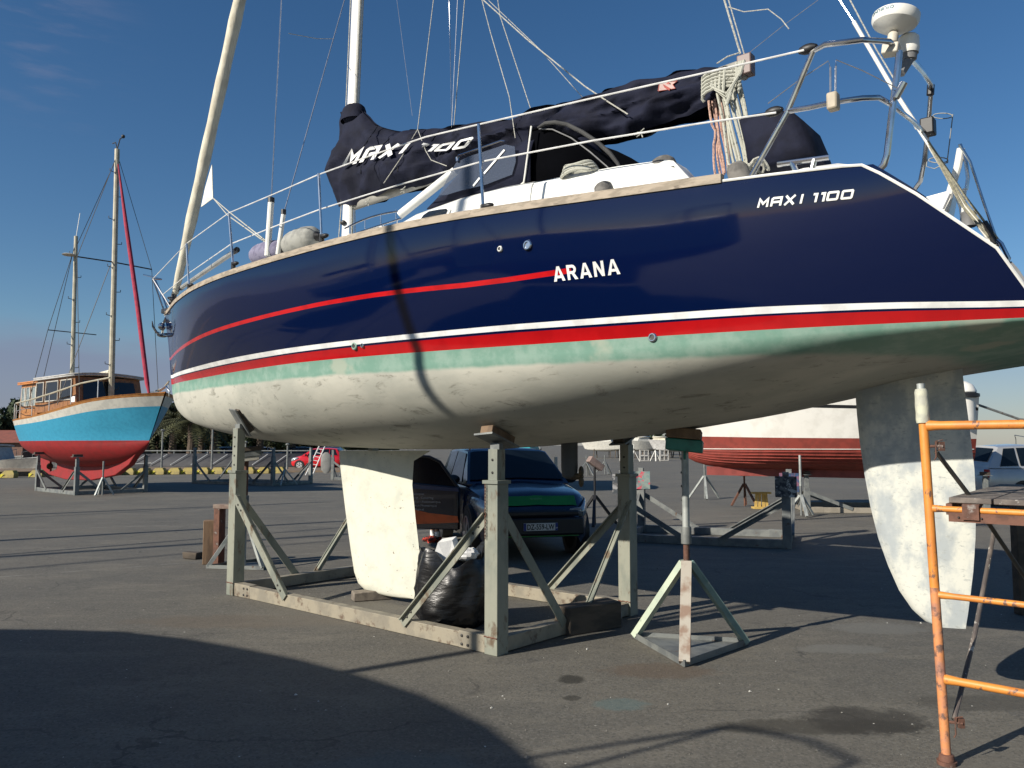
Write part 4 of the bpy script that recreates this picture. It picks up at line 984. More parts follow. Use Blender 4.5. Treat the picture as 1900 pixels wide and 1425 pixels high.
# ------------------------------------------------------------------ what carries the yacht
def hull_under(x, y):
    "world point under the yacht's bottom -> (height, normal pointing down)"
    def zu(x, y):
        v = MWy.inverted() @ Vector((x, y, 0)); s, o = v.x, abs(v.y); wq = max(yww(s), .01); k = min(1, o / wq)
        th = math.acos(k ** (1 / .88)); return yzw(s) - (yzw(s) - yzk(s)) * math.sin(th) ** .88
    z = zu(x, y); e = .04; nx = (zu(x + e, y) - zu(x - e, y)) / (2 * e); ny = (zu(x, y + e) - zu(x, y - e)) / (2 * e)
    return z, Vector((-nx, -ny, 1)).normalized()
def bolt(mb, c, n, r=.013):
    rot = Vector(n).to_track_quat('Z', 'Y').to_matrix(); mb.lathe([(r, 0), (r, .006), (r * .6, .009)], c, 6, rot)
def cradle(label, loc, rz, L, Wd, ph=1.38, tops=None, group=None, mat=cradle_m, bmat=beam_m, bw=.13, pw=.14, detail=True, root_name='steel_cradle', padk='wood', cat='boat cradle'):
    t = thing(root_name, label, cat, loc, rz, group); Mw = MW[t.name]
    for y in (0, Wd):
        b = MB(); b.box((L / 2, y, bw / 2 + .004), (L - .62, .10, bw)); b.build('beam', bmat, t, bevel=.004)
        for x in (0, L):
            b = MB(); sgn = 1 if x == 0 else -1; b.box((x + sgn * .19, y, bw / 2 + .008), (.38, .106, bw + .010)); e = b.build('beam_sleeve', bmat, t, bevel=.004)
            if detail:
                for k, (bx, bz) in enumerate(((.27, .035), (.27, .105), (.34, .035), (.34, .105))):
                    q = MB(); bolt(q, (x + sgn * bx, y - .054, bz), (0, -1, 0)); q.build('bolt', hole_m, e)
    for x in (0, L): b = MB(); b.box((x, Wd / 2, bw / 2 + .006), (.10, Wd - .11, bw - .01)); b.build('cross_beam', bmat, t, bevel=.004)
    i = 0
    for x in (0, L):
        for y in (0, Wd):
            b = MB(); b.box((x, y, ph / 2), (pw, pw, ph)); po = b.build('post', mat, t, bevel=.005)
            if detail: b = MB(); b.box((x, y, ph + .012), (pw + .03, pw + .03, .03)); b.build('post_collar', mat, po, bevel=.003)
            if detail:
                b = MB(); b.tube([(x - pw / 2 - .004, y - pw / 2 - .004, .14 + .004 * math.sin(k * 2.3)) if False else (x + (-.5 + k / 8) * pw, y - pw / 2 - .003, .142 + .003 * math.sin(k * 2.3)) for k in range(9)], .006, 5); b.build('weld_bead', rust, po)
            sx = 1 if x == 0 else -1; sy = 1 if y == 0 else -1
            for dx, dy in ((1, 0), (0, 1)):
                ln = 1.02 if dx else .80; zt = ph * .80
                yy = y + (.0 if dx else sy * pw / 2); off = -.065 * sy if dx else 0
                p = Vector((x + sx * dx * pw * .4, y + dy * sy * pw * .4, zt)); q = p + Vector((sx * dx * ln, sy * dy * ln, -zt + .10))
                p.y += off; q.y += off
                if dy: p.x += -.05 * sx; q.x += -.05 * sx
                b = MB(); b.bar(p, q, .012 if True else 0, .085, (0, 0, 1)); 
                u = (q - p).normalized(); sd = u.cross(Vector((0, 0, 1))).normalized()
                b.bar(p + sd * -.02 + Vector((0, 0, .04)), q + sd * -.02 + Vector((0, 0, .04)), .05, .01, (0, 0, 1))
                br = b.build('brace', mat, t)
                if detail and dx and y == 0:
                    for k in (.08, .14, .88, .93): w_ = MB(); bolt(w_, p.lerp(q, k) + Vector((0, -.007, 0)), (0, -1, 0), .012); w_.build('bolt', hole_m, br)
            wp = Mw @ Vector((x, y, 0)); zt = ph + .35; nrm = Vector((0, 0, 1))
            if tops == 'yacht': zz, nrm = hull_under(wp.x, wp.y); zt = zz - .17
            elif tops: zt = tops[i] if hasattr(tops, '__len__') else tops
            if zt > ph + .05:
                b = MB(); b.box((x, y, (ph - .2 + zt) / 2), (pw * .72, pw * .72, zt - ph + .2)); it = b.build('inner_tube', mat, t, bevel=.004)
                if detail:
                    k = ph + .09
                    while k < zt - .05:
                        for nx, ny in ((0, -1), (-1, 0)):
                            h = MB(); bolt(h, (x + nx * pw * .361, y + ny * pw * .361, k), (nx, ny, 0), .011); h.build('pin_hole', hole_m, it)
                        k += .105
            ln = (Mw.to_3x3().inverted() @ nrm).normalized()
            if padk == 'wood' and zt:
                c = Vector((x, y, zt + .06)); u = ln.cross(Vector((0, 1, 0))).normalized() if abs(ln.x) > abs(ln.y) * 3 else Vector((1, 0, 0)); u = (u - ln * u.dot(ln)).normalized(); v = ln.cross(u)
                rot = Matrix((u, v, ln)).transposed()
                b = MB(); b.box(c + ln * .01, (.20, .36, .016), rot=rot); b.box((x, y, zt), (.10, .05, .10)); pa = b.build('pad_plate', galv_d, t)
                b = MB(); b.box(c + ln * .055, (.13, .30, .075), rot=rot); b.build('pad_block', wood if tops == 'yacht' and i == 2 else wood_d, pa, bevel=.006)
            i += 1
    return t
A_, B_, C_ = G(436, 1103), G(921, 1213), G(1149, 1138)
ex = (B_ - A_); crz = math.atan2(ex.y, ex.x)
maincr = cradle('grey-green steel cradle with four telescopic posts directly under the navy yacht', A_, crz, ex.length, (C_ - B_).length, 1.38, 'yacht')
# chain on the near right post
pm = MW[maincr.name]; ch = MB(); c0 = pm @ Vector((ex.length - .052, -.082, 1.36)); 
for k in range(17):
    c = c0 + Vector((0, -.006, -.026 * k)); a = pm.to_3x3() @ (Vector((1, 0, 0)) if k % 2 else Vector((0, 1, 0)))
    ch.tube([c + a * .007 * math.cos(q) + Vector((0, 0, .017 * math.sin(q))) for q in [2 * math.pi * j / 8 for j in range(8)]], .0028, 5, closed=True)
ch.build('chain', rust, maincr, world=True)

def jack_stand(label, loc, rz, top, legz, br, group=None, pole=galv, pole_low=rust, leg=galv, legc=None, plate=galv_d, lw=.075, pad=None, base=True, nleg=3, collar=True, pr=.03, cat='jack stand'):
    t = thing('jack_stand', label, cat, loc, rz, group)
    C3 = [Vector((br * math.cos(2 * math.pi * k / nleg), br * math.sin(2 * math.pi * k / nleg), 0)) for k in range(nleg)]
    b = MB(); b.tube([(0, 0, .02), (0, 0, legz + .22)], pr * .85, 12); b.build('pole', pole_low, t)
    b = MB(); b.tube([(0, 0, legz + .22), (0, 0, top)], pr, 12); p_ = b.build('upper_tube', pole, t)
    if collar: b = MB(); b.lathe([(pr * 1.4, 0), (pr * 1.45, .01), (pr * 1.45, .13), (pr * 1.4, .14)], (0, 0, legz + .15), 12); b.build('collar', plate, t)
    k = legz + .40
    while k < top - .05 and collar: h = MB(); bolt(h, (-.3 * pr, -pr * .96, k), (-.3, -1, 0), .011); h.build('pin_hole', hole_m, p_); k += .115
    for i, c in enumerate(C3):
        d = c.normalized(); s_ = Vector((-d.y, d.x, 0))
        b = MB(); b.bar(c * .97 + Vector((0, 0, .03)), d * pr * .8 + Vector((0, 0, legz)), lw, .05, d); b.build('leg', (legc or [leg] * nleg)[i], t)
    if base:
        if nleg == 3:
            b = MB(); b.plate([c * 1.02 + Vector((0, 0, .012)) for c in C3], (0, 0, .008)); bp = b.build('base_plate', plate, t)
            for i in range(3): b = MB(); b.bar(C3[i] * 1.02 + Vector((0, 0, .03)), C3[(i + 1) % 3] * 1.02 + Vector((0, 0, .03)), .008, .05); b.build('base_rim', plate, bp)
        else:
            b = MB(); b.box((0, 0, .015), (br * 1.5, br * 1.5, .012)); b.build('base_plate', plate, t)
    if pad: pad(t, top)
    return t
# stand under the quarter
a, b_, c_ = G(1188, 1187), G(1270, 1238), G(1373, 1194); cen = (a + b_ + c_) / 3
zz, nrm = hull_under(cen.x, cen.y); top = zz - .175
pale_leg = M('pale_green_leg', (.46, .52, .40), (.38, .44, .35), 5, .55, spots=(.18, .22, .17), sscale=14, slo=.62, shi=.7)
blue_leg = M('bluegreen_leg', (.10, .17, .17), (.16, .24, .22), 5, .55, spots=(.30, .33, .28), sscale=12, slo=.6, shi=.7)
strip_leg = M('stained_leg', (.36, .33, .28), (.22, .15, .11), 7, .65)
green_pad = M('green_pad', (.02, .17, .13), (.015, .12, .09), 6, .5)
def qpad(t, z):
    b = MB(); rot = Matrix.Rotation(R(-5), 3, 'X') @ Matrix.Rotation(R(-2), 3, 'Y')
    b.box((0, 0, z + .04), (.34, .30, .10), rot=rot); b.box((0, 0, z - .02), (.11, .02, .12)); g_ = b.build('pad_cup', green_pad, t, bevel=.012)
    b = MB(); b.box((0, 0, z + .135), (.44, .28, .085), rot=rot); b.build('pad_block', wood, g_, bevel=.01)
ang = math.atan2(b_.y - cen.y, b_.x - cen.x)
jack_stand('pale green three-legged jack stand with green pad holding up the yacht near its rudder', cen, ang, top, .72, (b_ - cen).length, pole=galv, pole_low=rust, legc=[strip_leg, blue_leg, pale_leg], pad=qpad, lw=.085)
# rust-topped stand behind the left front post, stacked wood blocks
def bpad(t, z):
    rot = Matrix.Rotation(R(6), 3, 'Y')
    b = MB(); b.box((-.02, 0, z + .03), (.30, .26, .06), rot=rot); b1 = b.build('pad_block', M('whitish_block', (.42, .40, .34), (.25, .22, .18), 7, .8), t, bevel=.006)
    b = MB(); b.box((-.03, 0, z + .10), (.34, .28, .08), rot=rot); b.build('pad_block', galv_d, t, bevel=.006)
    b = MB(); b.box((-.02, 0, z + .17), (.36, .30, .06), rot=rot); b.build('pad_block', wood_d, t, bevel=.006)
bl = G(452, 1052); jack_stand('rusty jack stand with stacked wooden blocks just behind the left cradle post', bl, R(200), 1.47, .70, .48, pole=rust, pole_low=galv, leg=galv, pad=bpad, lw=.05, pr=.034)
# wooden blocks
def block(px, py, dims, rz, mat, label, z=0., name='timber_block', cat='timber', group=None):
    c = G(px, py); b = MB(); b.box((c.x, c.y, z + dims[2] / 2 + .002), dims, rz); o = b.build(name, mat, loc=(c.x, c.y, z), rz=rz, bevel=.012); 
    for v in o.data.vertices: v.co += Vector([random.uniform(-.008, .008) for _ in range(3)])
    return tag(o, label, cat, group)
block(690, 1112, (.42, .20, .10), R(20), woodgrey, 'short grey wooden block under the keel')
block(1092, 1168, (.62, .22, .24), crz + R(75), wood_d, 'thick dark railway sleeper lying across the right end of the cradle')
block(1140, 1150, (.10, .10, .16), R(40), M('white_stub', (.4, .4, .38), None, 5, .7), 'small whitish round stub at the end of the dark sleeper', cat='post stub')
block(357, 1037, (.26, .14, .10), R(-20), wood_d, 'small dark wedge of wood lying on the asphalt left of the rusty frame')
block(742, 1060, (.20, .16, .12), R(10), wood_d, 'dark wedge partly hidden behind the keel')
c = G(388, 1046); b = MB(); b.box((c.x, c.y, .31), (.17, .17, .62), R(15)); tag(b.build('wooden_post', wood, loc=(c.x, c.y, 0), bevel=.01), 'short upright brown wooden post beside the rusty channel frame', 'post')
c = G(422, 1050); fr = thing('rusty_frame', 'brown rusty steel frame of two uprights standing behind the left cradle post', 'steel frame', c, R(-12))
for x in (-.14, .14): b = MB(); b.box((x, 0, .40), (.09, .16, .80)); b.build('upright', rust, fr, bevel=.006)
b = MB(); b.box((0, 0, .83), (.40, .17, .06)); b.build('top_plate', M('rust_top', (.24, .19, .15), (.15, .10, .08), 8, .8), fr, bevel=.005)
# rubbish sack
bagm = M('black_plastic_sack', (.004, .004, .0045), (.007, .007, .008), 5, .38, bump=.3, bscale=6, bdist=.05, stretch=(.6, .6, 2.2), spec=.6)
c = G(836, 1172); c.y += .28; b = MB(); rows = []
for i in range(29):
    f = i / 28; z = .66 * f; r0 = interp(f, [(0, .29), (.08, .35), (.35, .375), (.6, .37), (.8, .36), (.92, .335), (1, .31)]); row = []
    for j in range(64):
        t = 2 * math.pi * j / 64; nz = noise.noise(Vector((math.cos(t) * 2.2, math.sin(t) * 2.2, z * 3.5)))
        fold = abs(math.sin(t * 7 + 3 * noise.noise(Vector((z * 5, math.cos(t), 2))))) ** .6
        hz = abs(math.sin(z * 26 + 4 * math.sin(t * 2) + 5 * nz)) ** .5
        r = r0 * (1 + .14 * nz) - .016 * fold * (f ** 1.5) - .030 * hz * (1 - f) ** 1.2
        zz_ = z + (.09 * math.sin(t * 2 + .8) + .05 * math.sin(t * 5)) * max(0, f - .6) * 2
        row.append(c + Vector((r * math.cos(t), r * .85 * math.sin(t), zz_)))
    rows.append(row)
b.grid(rows, 0, True); inner = [[c + Vector(((p.x - c.x) * k, (p.y - c.y) * k, p.z - c.z - d)) for p in rows[-1]] for k, d in ((.93, .0), (.85, .12), (.4, .18), (.02, .16))]
b.grid([rows[-1]] + inner, 0, True); b.add(rows[0], [tuple(range(64))])
bag = tag(b.build('rubbish_sack', bagm, loc=(c.x, c.y, 0), smooth=45), 'bulging open black rubbish sack standing in the cradle behind its near beam', 'rubbish bag')
paper = M('paper_white', (.80, .80, .78), (.7, .7, .7), 8, .7)
b = MB(); cc_ = c + Vector((-.08, -.16, .66)); b.plate([cc_ + Vector(p) for p in ((-.10, 0, -.02), (-.05, -.02, .13), (.08, 0, .15), (.12, 0, .02), (.04, 0, -.08))], (.03, .14, .02)); tag(b.build('crumpled_paper', paper, loc=tuple(cc_)), 'folded white sheet poking out of the black sack', 'paper')
b = MB(); cc_ = c + Vector((.12, -.12, .68)); b.ball(cc_, (.12, .10, .06), 18, 10, lambda d: 1 + .35 * noise.noise(d * 3.5)); tag(b.build('crumpled_paper', paper, loc=tuple(cc_), smooth=20), 'crumpled white wrapping bunched at the mouth of the black sack', 'paper')

# ------------------------------------------------------------------ scaffold at the right
sf = thing('scaffold_tower', 'orange tubular scaffold frame with plank platform at the right edge', 'scaffold', G(1757, 1420))
S0 = G(1757, 1418); S1 = W(1708, 712, 4.50); hd = Vector((.73, -.68, 0))
def onpost(py):
    lo, hi = 0., 1.
    for _ in range(30):
        m_ = (lo + hi) / 2; p = S0.lerp(S1, m_); d = p.y * math.cos(PITCH) + (p.z - EYE) * math.sin(PITCH); v = CY - F * ((p.z - EYE) * math.cos(PITCH) - p.y * math.sin(PITCH)) / d
        if v > py: lo = m_
        else: hi = m_
    return S0.lerp(S1, lo)
def obj_tube(pts, r, name, mat, par, n=14, world=True): t = MB(); t.tube(pts, r, n); return t.build(name, mat, par, world=world)
orange_low = orange_r
obj_tube([onpost(1090), onpost(780)], .0245, 'upright', orange, sf); obj_tube([S0, onpost(1090)], .0245, 'upright', orange_low, sf)
wrapm = M('masking_wrap', (.50, .50, .38), (.40, .40, .33), 16, .8, bump=.6, bscale=22)
wp = MB(); P = [onpost(y) for y in (785, 778, 765, 752, 738, 728, 722)]; wp.tube(P, [.034, .037, .035, .037, .034, .035, .03], 14); wu = wp.build('tape_wrap', wrapm, sf, world=True, smooth=70)
obj_tube([onpost(724), onpost(712)], .021, 'post_tip', galv, sf)
# second upright out of frame, 0.95 m along
S0b = S0 + hd * .95; S1b = S1 + hd * .95; obj_tube([S0b, S1b], .0245, 'upright', orange, sf)
def rung(py, r, name='rung', m=orange, rise=0.):
    p = onpost(py); q = p + hd * .95 + Vector((0, 0, rise)); u = (q - p).normalized()
    t = MB(); t.tube([p + u * .02, p + u * .05, p + u * .09, q], [r * 1.25, r * 1.15, r, r], 14); return t.build(name, m, sf, world=True, smooth=60)
rung(790, .0245, 'top_rail'); rung(943, .0165); rung(1103, .0165, m=orange); rung(1259, .0215, m=orange)
b = MB(); p = S0; b.lathe([(.036, 0), (.04, .008), (.04, .03), (.036, .05), (.028, .055)], p, 16); b.lathe([(.03, -.0), (.03, .0)], p, 12); b.build('foot_collar', rust, sf, world=True)
obj_tube([p + Vector((0, 0, .0)), p + Vector((0, 0, .02))], .05, 'foot_plate', rust, sf)
# locking hook and diagonal braces
def hook(py, nm):
    p = onpost(py) + Vector((.03, -.03, 0)); t = MB(); t.tube([p + Vector((-.01, .02, 0)), p + Vector((.05, -.01, 0))], .008, 8); t.tube([p + Vector((.02, 0, 0)), p + Vector((.02, -.005, .03)), p + Vector((.05, -.01, .035))], .004, 6); t.tube([p + Vector((.015, 0, .03)), p + Vector((.015, 0, -.06)), p + Vector((.005, 0, -.075))], .004, 6); t.box(p + Vector((.045, 0, 0)), (.03, .02, .05)); return t.build(nm, rust, sf, world=True)
hook(828, 'locking_hook'); hook(1338, 'locking_hook')
brace_m = M('brace_dark', (.05, .05, .045), (.08, .07, .06), 8, .6, .3); brace_s = M('brace_splashed', (.10, .085, .08), (.18, .15, .13), 9, .6, .2, spots=(.55, .53, .48), sscale=16, slo=.6, shi=.66, stretch=(1, 1, .6))
a = onpost(838) + Vector((.06, .0, 0)); far = W(2080, 1290, 5.6); mid_ = W(1900, 1080, 4.95)
obj_tube([a, W(1803, 925, 4.62), W(1900, 1068, 4.95), W(2060, 1310, 5.6)], .0125, 'diagonal_brace', brace_m, sf, 10)
obj_tube([onpost(1335) + Vector((.055, .0, 0)), W(1808, 1180, 4.75), W(1845, 985, 5.2)], .0135, 'diagonal_brace', brace_s, sf, 10)
# platform planks on a hooked steel frame; plane at z of the 943 rung
pz = onpost(943).z; P0 = onpost(943) + hd * .10; dv = Vector((.62, .78, 0))
plank_m = M('worn_plank', (.17, .145, .125), (.10, .085, .075), 10, .8, bump=.5, bscale=30, spots=(.34, .32, .29), sscale=26, slo=.60, shi=.66)
pf = thing('work_platform', 'worn plank platform hooked on the orange scaffold', 'platform', tuple(P0), math.atan2(hd.y, hd.x))
for k in range(3):
    a = P0 + hd * (.0 + .215 * k) + Vector((0, 0, .035)); b = MB(); b.plate([a, a + hd * .205, a + hd * .205 + dv * 1.9, a + dv * 1.9 ], (0, 0, .03)); b.build('plank', plank_m, pf, world=True, bevel=.004)
b = MB(); a = P0 - hd * .0 + Vector((0, 0, -.04)); b.bar(a - dv * .0, a + hd * .68, .03, .05); fe = b.build('front_channel', rust, pf, world=True)
for k in (.05, .16, .42): h = MB(); bolt(h, a + hd * k + Vector((-.010, -.011, .0)) , Vector((-.68, -.73, 0)), .006); h.build('hole', hole_m, fe, world=True)
for k in (.11, .46):
    b = MB(); q = P0 + hd * k; b.bar(q + Vector((0, 0, .028)) - dv * .025, q + Vector((0, 0, .028)) + dv * .1, .08, .012); b.bar(q + Vector((-.016, -.018, .03)), q + Vector((-.016, -.018, -.05)), .08, .012, hd.cross(Vector((0, 0, 1)))); b.build('hook_plate', rust, pf, world=True)
for k in (0, .66): b = MB(); a = P0 + hd * k; b.bar(a, a + dv * 1.9, .03, .06); b.build('side_channel', rust, pf, world=True)
# dark post and plank trestle further back at the edge
b = MB(); q = G(1893, 1140); b.box((q.x + .03, q.y, .55), (.12, .12, 1.1)); tag(b.build('wooden_post', wood_d, loc=(q.x, q.y, 0), bevel=.01), 'dark upright timber post seen below the plank platform at the right edge', 'post')

# ------------------------------------------------------------------ cars
def paint(name, col, rough=.25, metal=.3): 
    m = M(name, col, tuple(c * .93 for c in col), 3, rough, metal, coat=.7); return m
lampglass = M('lamp_glass', (.45, .48, .50), (.3, .32, .34), 30, .12, .3, spec=.8)
tyre_m = M('tyre', (.015, .015, .015), (.02, .02, .02), 9, .85); rim_m = M('alloy', (.55, .55, .56), None, 8, .3, .8)
trim_k = M('black_trim', (.012, .012, .014), None, 8, .45)
cabin_m = M('cabin_glass', (.004, .007, .011), (.007, .011, .016), 1.2, .12, spec=.30)
def car(name, label, cat, loc, rz, pm, L=4.5, Wd=1.84, Ht=1.68, hood=1.02, belt=1.05, wb=.26, wr=.36, cowl=.27, wtop=.45, rtop=.86, rend=.97, nose=.62, group=None, spokes=5, rimm=None, detail=True, van=False, roof_rail=False):
    """local x forward; nose at x=L/2. fractions of L measured from the nose"""
    t = thing(name, label, cat, loc, rz, group); h = L / 2; X_ = lambda f: h - f * L
    wf = lambda f: (Wd / 2) * (interp(f, [(0, .70), (.02, .80), (.06, .90), (.14, .97), (.3, 1), (.75, 1), (.92, .96), (.98, .88), (1, .80)]))
    topz = [(0, nose), (.02, nose + .10), (.06, hood - .12), (.12, hood - .05), (cowl, hood + .03), (cowl + .06, belt), (rend, belt + .02), (1, belt - .12)]
    b = MB(); rows = []
    fs = [0, .01, .03, .06, .1, .15, .2, cowl, cowl + .06, .4, .5, .6, .7, .8, .88, .94, rend, .99, 1]; fs.sort()
    for f in fs:
        w_ = wf(f); zt = interp(f, topz); zb = interp(f, [(0, .34), (.03, .24), (.1, .2), (.9, .22), (.97, .28), (1, .38)]); x = X_(f)
        sec = [(-w_ * .90, zb), (-w_ * .985, zb + .10), (-w_, (zb + zt) / 2), (-w_ * .985, zt - .16), (-w_ * .93, zt - .05), (-w_ * .78, zt), (0, zt + .035)]
        sec = sec + [(-y, z) for y, z in sec[-2::-1]]
        rows.append([Vector((x, y, z)) for y, z in sec])
    b.grid(rows); b.add(rows[0], [tuple(range(len(rows[0])))]); b.add(rows[-1], [tuple(range(len(rows[0])))]); 
    # greenhouse
    def sec2(f):
        zr = interp(f, [(cowl, hood + .02), (wtop, Ht - .05), ((wtop + rtop) / 2, Ht), (rtop, Ht - .05), (rend, belt + .02)])
        wb_ = wf(f) * .93; k = interp(f, [(cowl, 1), (wtop, .80), (rtop, .80), (rend, .93)]); zb = min(interp(f, topz) - .03, zr)
        return [Vector((X_(f), y, z)) for y, z in ((-wb_, zb), (-wb_ * (.5 + .5 * k), zb + (zr - zb) * .55), (-wb_ * k, zr - .05 * (zr - zb)), (-wb_ * k * .85, zr), (0, zr + .03), (wb_ * k * .85, zr), (wb_ * k, zr - .05 * (zr - zb)), (wb_ * (.5 + .5 * k), zb + (zr - zb) * .55), (wb_, zb))]
    gs = [cowl, cowl + (wtop - cowl) * .5, wtop, .55, .7, rtop, (rtop + rend) / 2, rend]
    rows = [sec2(f) for f in gs]; b.grid(rows); b.add(rows[0], [tuple(range(9))]); b.add(rows[-1], [tuple(range(9))])
    body = b.build('body', pm, t, smooth=40)
    # glass
    def lerp_row(f0, f1, k): return [a.lerp(c, k) for a, c in zip(sec2(f0), sec2(f1))]
    up = Vector((0, 0, .006)); fw = Vector((.02, 0, .012))
    g_ = MB(); r0, r1, r2 = lerp_row(cowl, wtop, .10), lerp_row(cowl, wtop, .5), lerp_row(cowl, wtop, .93); s_ = slice(1, 8)
    def inset(r): return [p + fw for p in [r[2].lerp(r[3], .35), r[3], r[4], r[5], r[6].lerp(r[5], .35)]]
    g_.grid([inset(r0), inset(r1), inset(r2)]); ws_ = g_.build('windscreen', cabin_m, t, smooth=60)
    if detail:
        g_ = MB(); r0, r2 = lerp_row(rtop, rend, .12), lerp_row(rtop, rend, .75); g_.grid([[p + Vector((-.02, 0, .012)) for p in (r[3], r[4], r[5])] for r in (r0, r2)]); g_.build('rear_window', cabin_m, t)
    for sg in (-1, 1):
        segs = [(cowl + .10, wtop + .16), (wtop + .175, wtop + .33)] + ([(wtop + .345, rtop + .02)] if rtop - wtop > .38 else [])
        for k, (f0, f1) in enumerate(segs):
            P = []
            for f, a_ in ((f0, 0), (f1, 0), (min(f1, rtop) - (.03 if k == len(segs) - 1 else 0), 1), (max(f0, wtop + .005), 1)):
                r = sec2(f); i0, i1, i2 = (0, 1, 2) if sg < 0 else (8, 7, 6)
                zt = r[i2].z if a_ else None
                P.append((r[i0].lerp(r[i1], .22) if not a_ else r[i1].lerp(r[i2], .86)) + Vector((0, sg * .012, 0)))
            g_ = MB(); g_.plate(P, (0, sg * .004, 0)); g_.build('side_window', cabin_m, t)
        mr = MB(); c = Vector((X_(cowl + .09), sg * (Wd / 2 + .09), belt + .05)); mr.ball(c, (.07, .12, .08), 12, 8); mo = mr.build('wing_mirror', trim_k if detail else pm, t)
    for f, sg in ((.18, -1), (.18, 1), (.18 + .60, -1), (.18 + .60, 1)):
        x = X_(f); y = sg * (Wd / 2 - .09); rot = Matrix.Rotation(R(90), 3, 'X')
        a_ = MB(); a_.lathe([(wr + .055, -.10), (wr + .055, .10)], (x, sg * (Wd / 2 - .095), wr), 28, rot); a_.build('wheel_arch', trim_k, t)
        w_ = MB(); w_.lathe([(wr * .7, -.11), (wr * .97, -.10), (wr, -.06), (wr, .06), (wr * .97, .10), (wr * .7, .11)], (x, y, wr), 28, rot); wh = w_.build('wheel', tyre_m, t)
        r_ = MB(); r_.lathe([(wr * .69, .05), (wr * .69, .114), (wr * .62, .116), (wr * .6, .07)] if sg < 0 else [(wr * .69, -.05), (wr * .69, -.114), (wr * .62, -.116), (wr * .6, -.07)], (x, y, wr), 24, rot)
        n_ = spokes * (2 if detail else 1)
        for k in range(n_):
            q = 2 * math.pi * (k + (.32 if k % 2 else 0)) / n_; d = Vector((math.cos(q), 0, math.sin(q))); c = Vector((x, y + sg * .112, wr)); r_.bar(c, c + d * wr * .66, .05 * wr / .36, .012, (0, sg, 0))
        r_.lathe([(.05, -.118 * (1 if sg > 0 else -1)), (.05, -.11 * (1 if sg > 0 else -1))], (x, y, wr), 12, rot); r_.build('rim', rimm or rim_m, wh)
    # front: grille, bumper intake, lamps
    b = MB(); n0 = nose
    b.box((X_(.012) + .035, 0, n0 + .03), (.09, Wd * .46, .10)); b.build('grille', trim_k, t, bevel=.02)
    b = MB(); b.box((X_(.012) + .03, 0, n0 - .2), (.09, Wd * .58, .20)); b.build('lower_intake', trim_k, t, bevel=.03)
    for sg in (-1, 1):
        b = MB(); r = []
        for f, z0, z1 in ((.008, n0 - .04, n0 + .11), (.03, n0 - .02, n0 + .18), (.06, n0 + .0, n0 + .22), (.11, n0 + .06, n0 + .24), (.16, n0 + .14, n0 + .24)):
            y = wf(f) * .99 + .01; r.append([Vector((X_(f) + .015, sg * (y - .03), z1)), Vector((X_(f) + .015, sg * y, (z0 + z1) / 2)), Vector((X_(f) + .015, sg * (y - .005), z0))])
        b.grid(r); b.add([Vector((X_(.008) + .02, sg * Wd * .26, n0 + .02)), Vector((X_(.008) + .02, sg * Wd * .26, n0 + .09)), r[0][0], r[0][2]], [(0, 1, 2, 3)]); b.build('headlight', lampglass, t, solid=.004)
        b = MB(); b.box((X_(.992), sg * Wd * .37, belt - .15), (.06, .16, .22)); b.build('tail_light', M('tail', (.35, .01, .01), None, 4, .2) if 'tail' not in MATS else MATS['tail'], t, bevel=.01)
    if roof_rail:
        for sg in (-1, 1): b = MB(); b.tube([Vector((X_(f), sg * Wd * .345, Ht + z)) for f, z in ((wtop + .02, -.04), (wtop + .05, .03), (.7, .055), (rtop - .05, .02), (rtop, -.04))], .018, 8); b.build('roof_rail', galv_d, t)
    return t, wf, X_, body
suvp = paint('dark_blue_paint', (.005, .013, .045), .25, .3)
fwd = Vector((.24, -.97)).normalized(); nose_c = Vector((.40, 11.95)); SL = 4.52; cc2 = nose_c - fwd * SL / 2
suv, swf, SX, sbody = car('blue_car', 'dark blue SUV with green bonnet stripe and an open door parked behind the cradle', 'car', (cc2.x, cc2.y, 0), math.atan2(fwd.y, fwd.x), suvp, L=SL, Ht=1.66, hood=1.05, belt=1.08, nose=.66, wr=.36, roof_rail=True)
gs_ = M('green_stripe', (.02, .22, .03), (.018, .19, .03), 5, .35)
def hood_pt(f, y):
    w_ = swf(f); zt = interp(f, [(0, .66), (.02, .76), (.06, .93), (.12, 1.0), (.27, 1.08)]); k = abs(y) / w_
    z = zt + .035 * (1 - k / .78) if k < .78 else zt - .05 * (k - .78) / .15; return Vector((SX(f) + .012, y, z + .008))
b = MB(); b.grid([[hood_pt(f - .006 * (1 - (y / .62) ** 2), y) for y in [-.62 + 1.24 * i / 16 for i in range(17)]] for f in (.028, .034, .043, .052, .058)]); b.build('bonnet_stripe', gs_, suv, smooth=60)
tv, tf = text_geo('wrapping', .1, .002); wt = max(v.x for v in tv)
b = MB(); b.add([hood_pt(.037 + .020 * (v.y / .1) * .6, -( v.x - wt / 2) * -.5) + Vector((.006, 0, .008)) for v in tv], tf); b.build('stripe_lettering', M('pale_green_print', (.12, .34, .12), None, 5, .5), suv, smooth=180)
b = MB(); b.box((SX(0) + .02, .0, .36), (.05, 1.2, .012)); b.build('lower_green_line', gs_, suv)
b = MB(); b.box((SX(0) + .045, 0, .50), (.06, 1.36, .26)); b.build('black_bumper', trim_k, suv, bevel=.05)
b = MB(); b.box((SX(0) + .05, 0, .69), (.05, 1.20, .085)); b.build('upper_grille', trim_k, suv, bevel=.025)
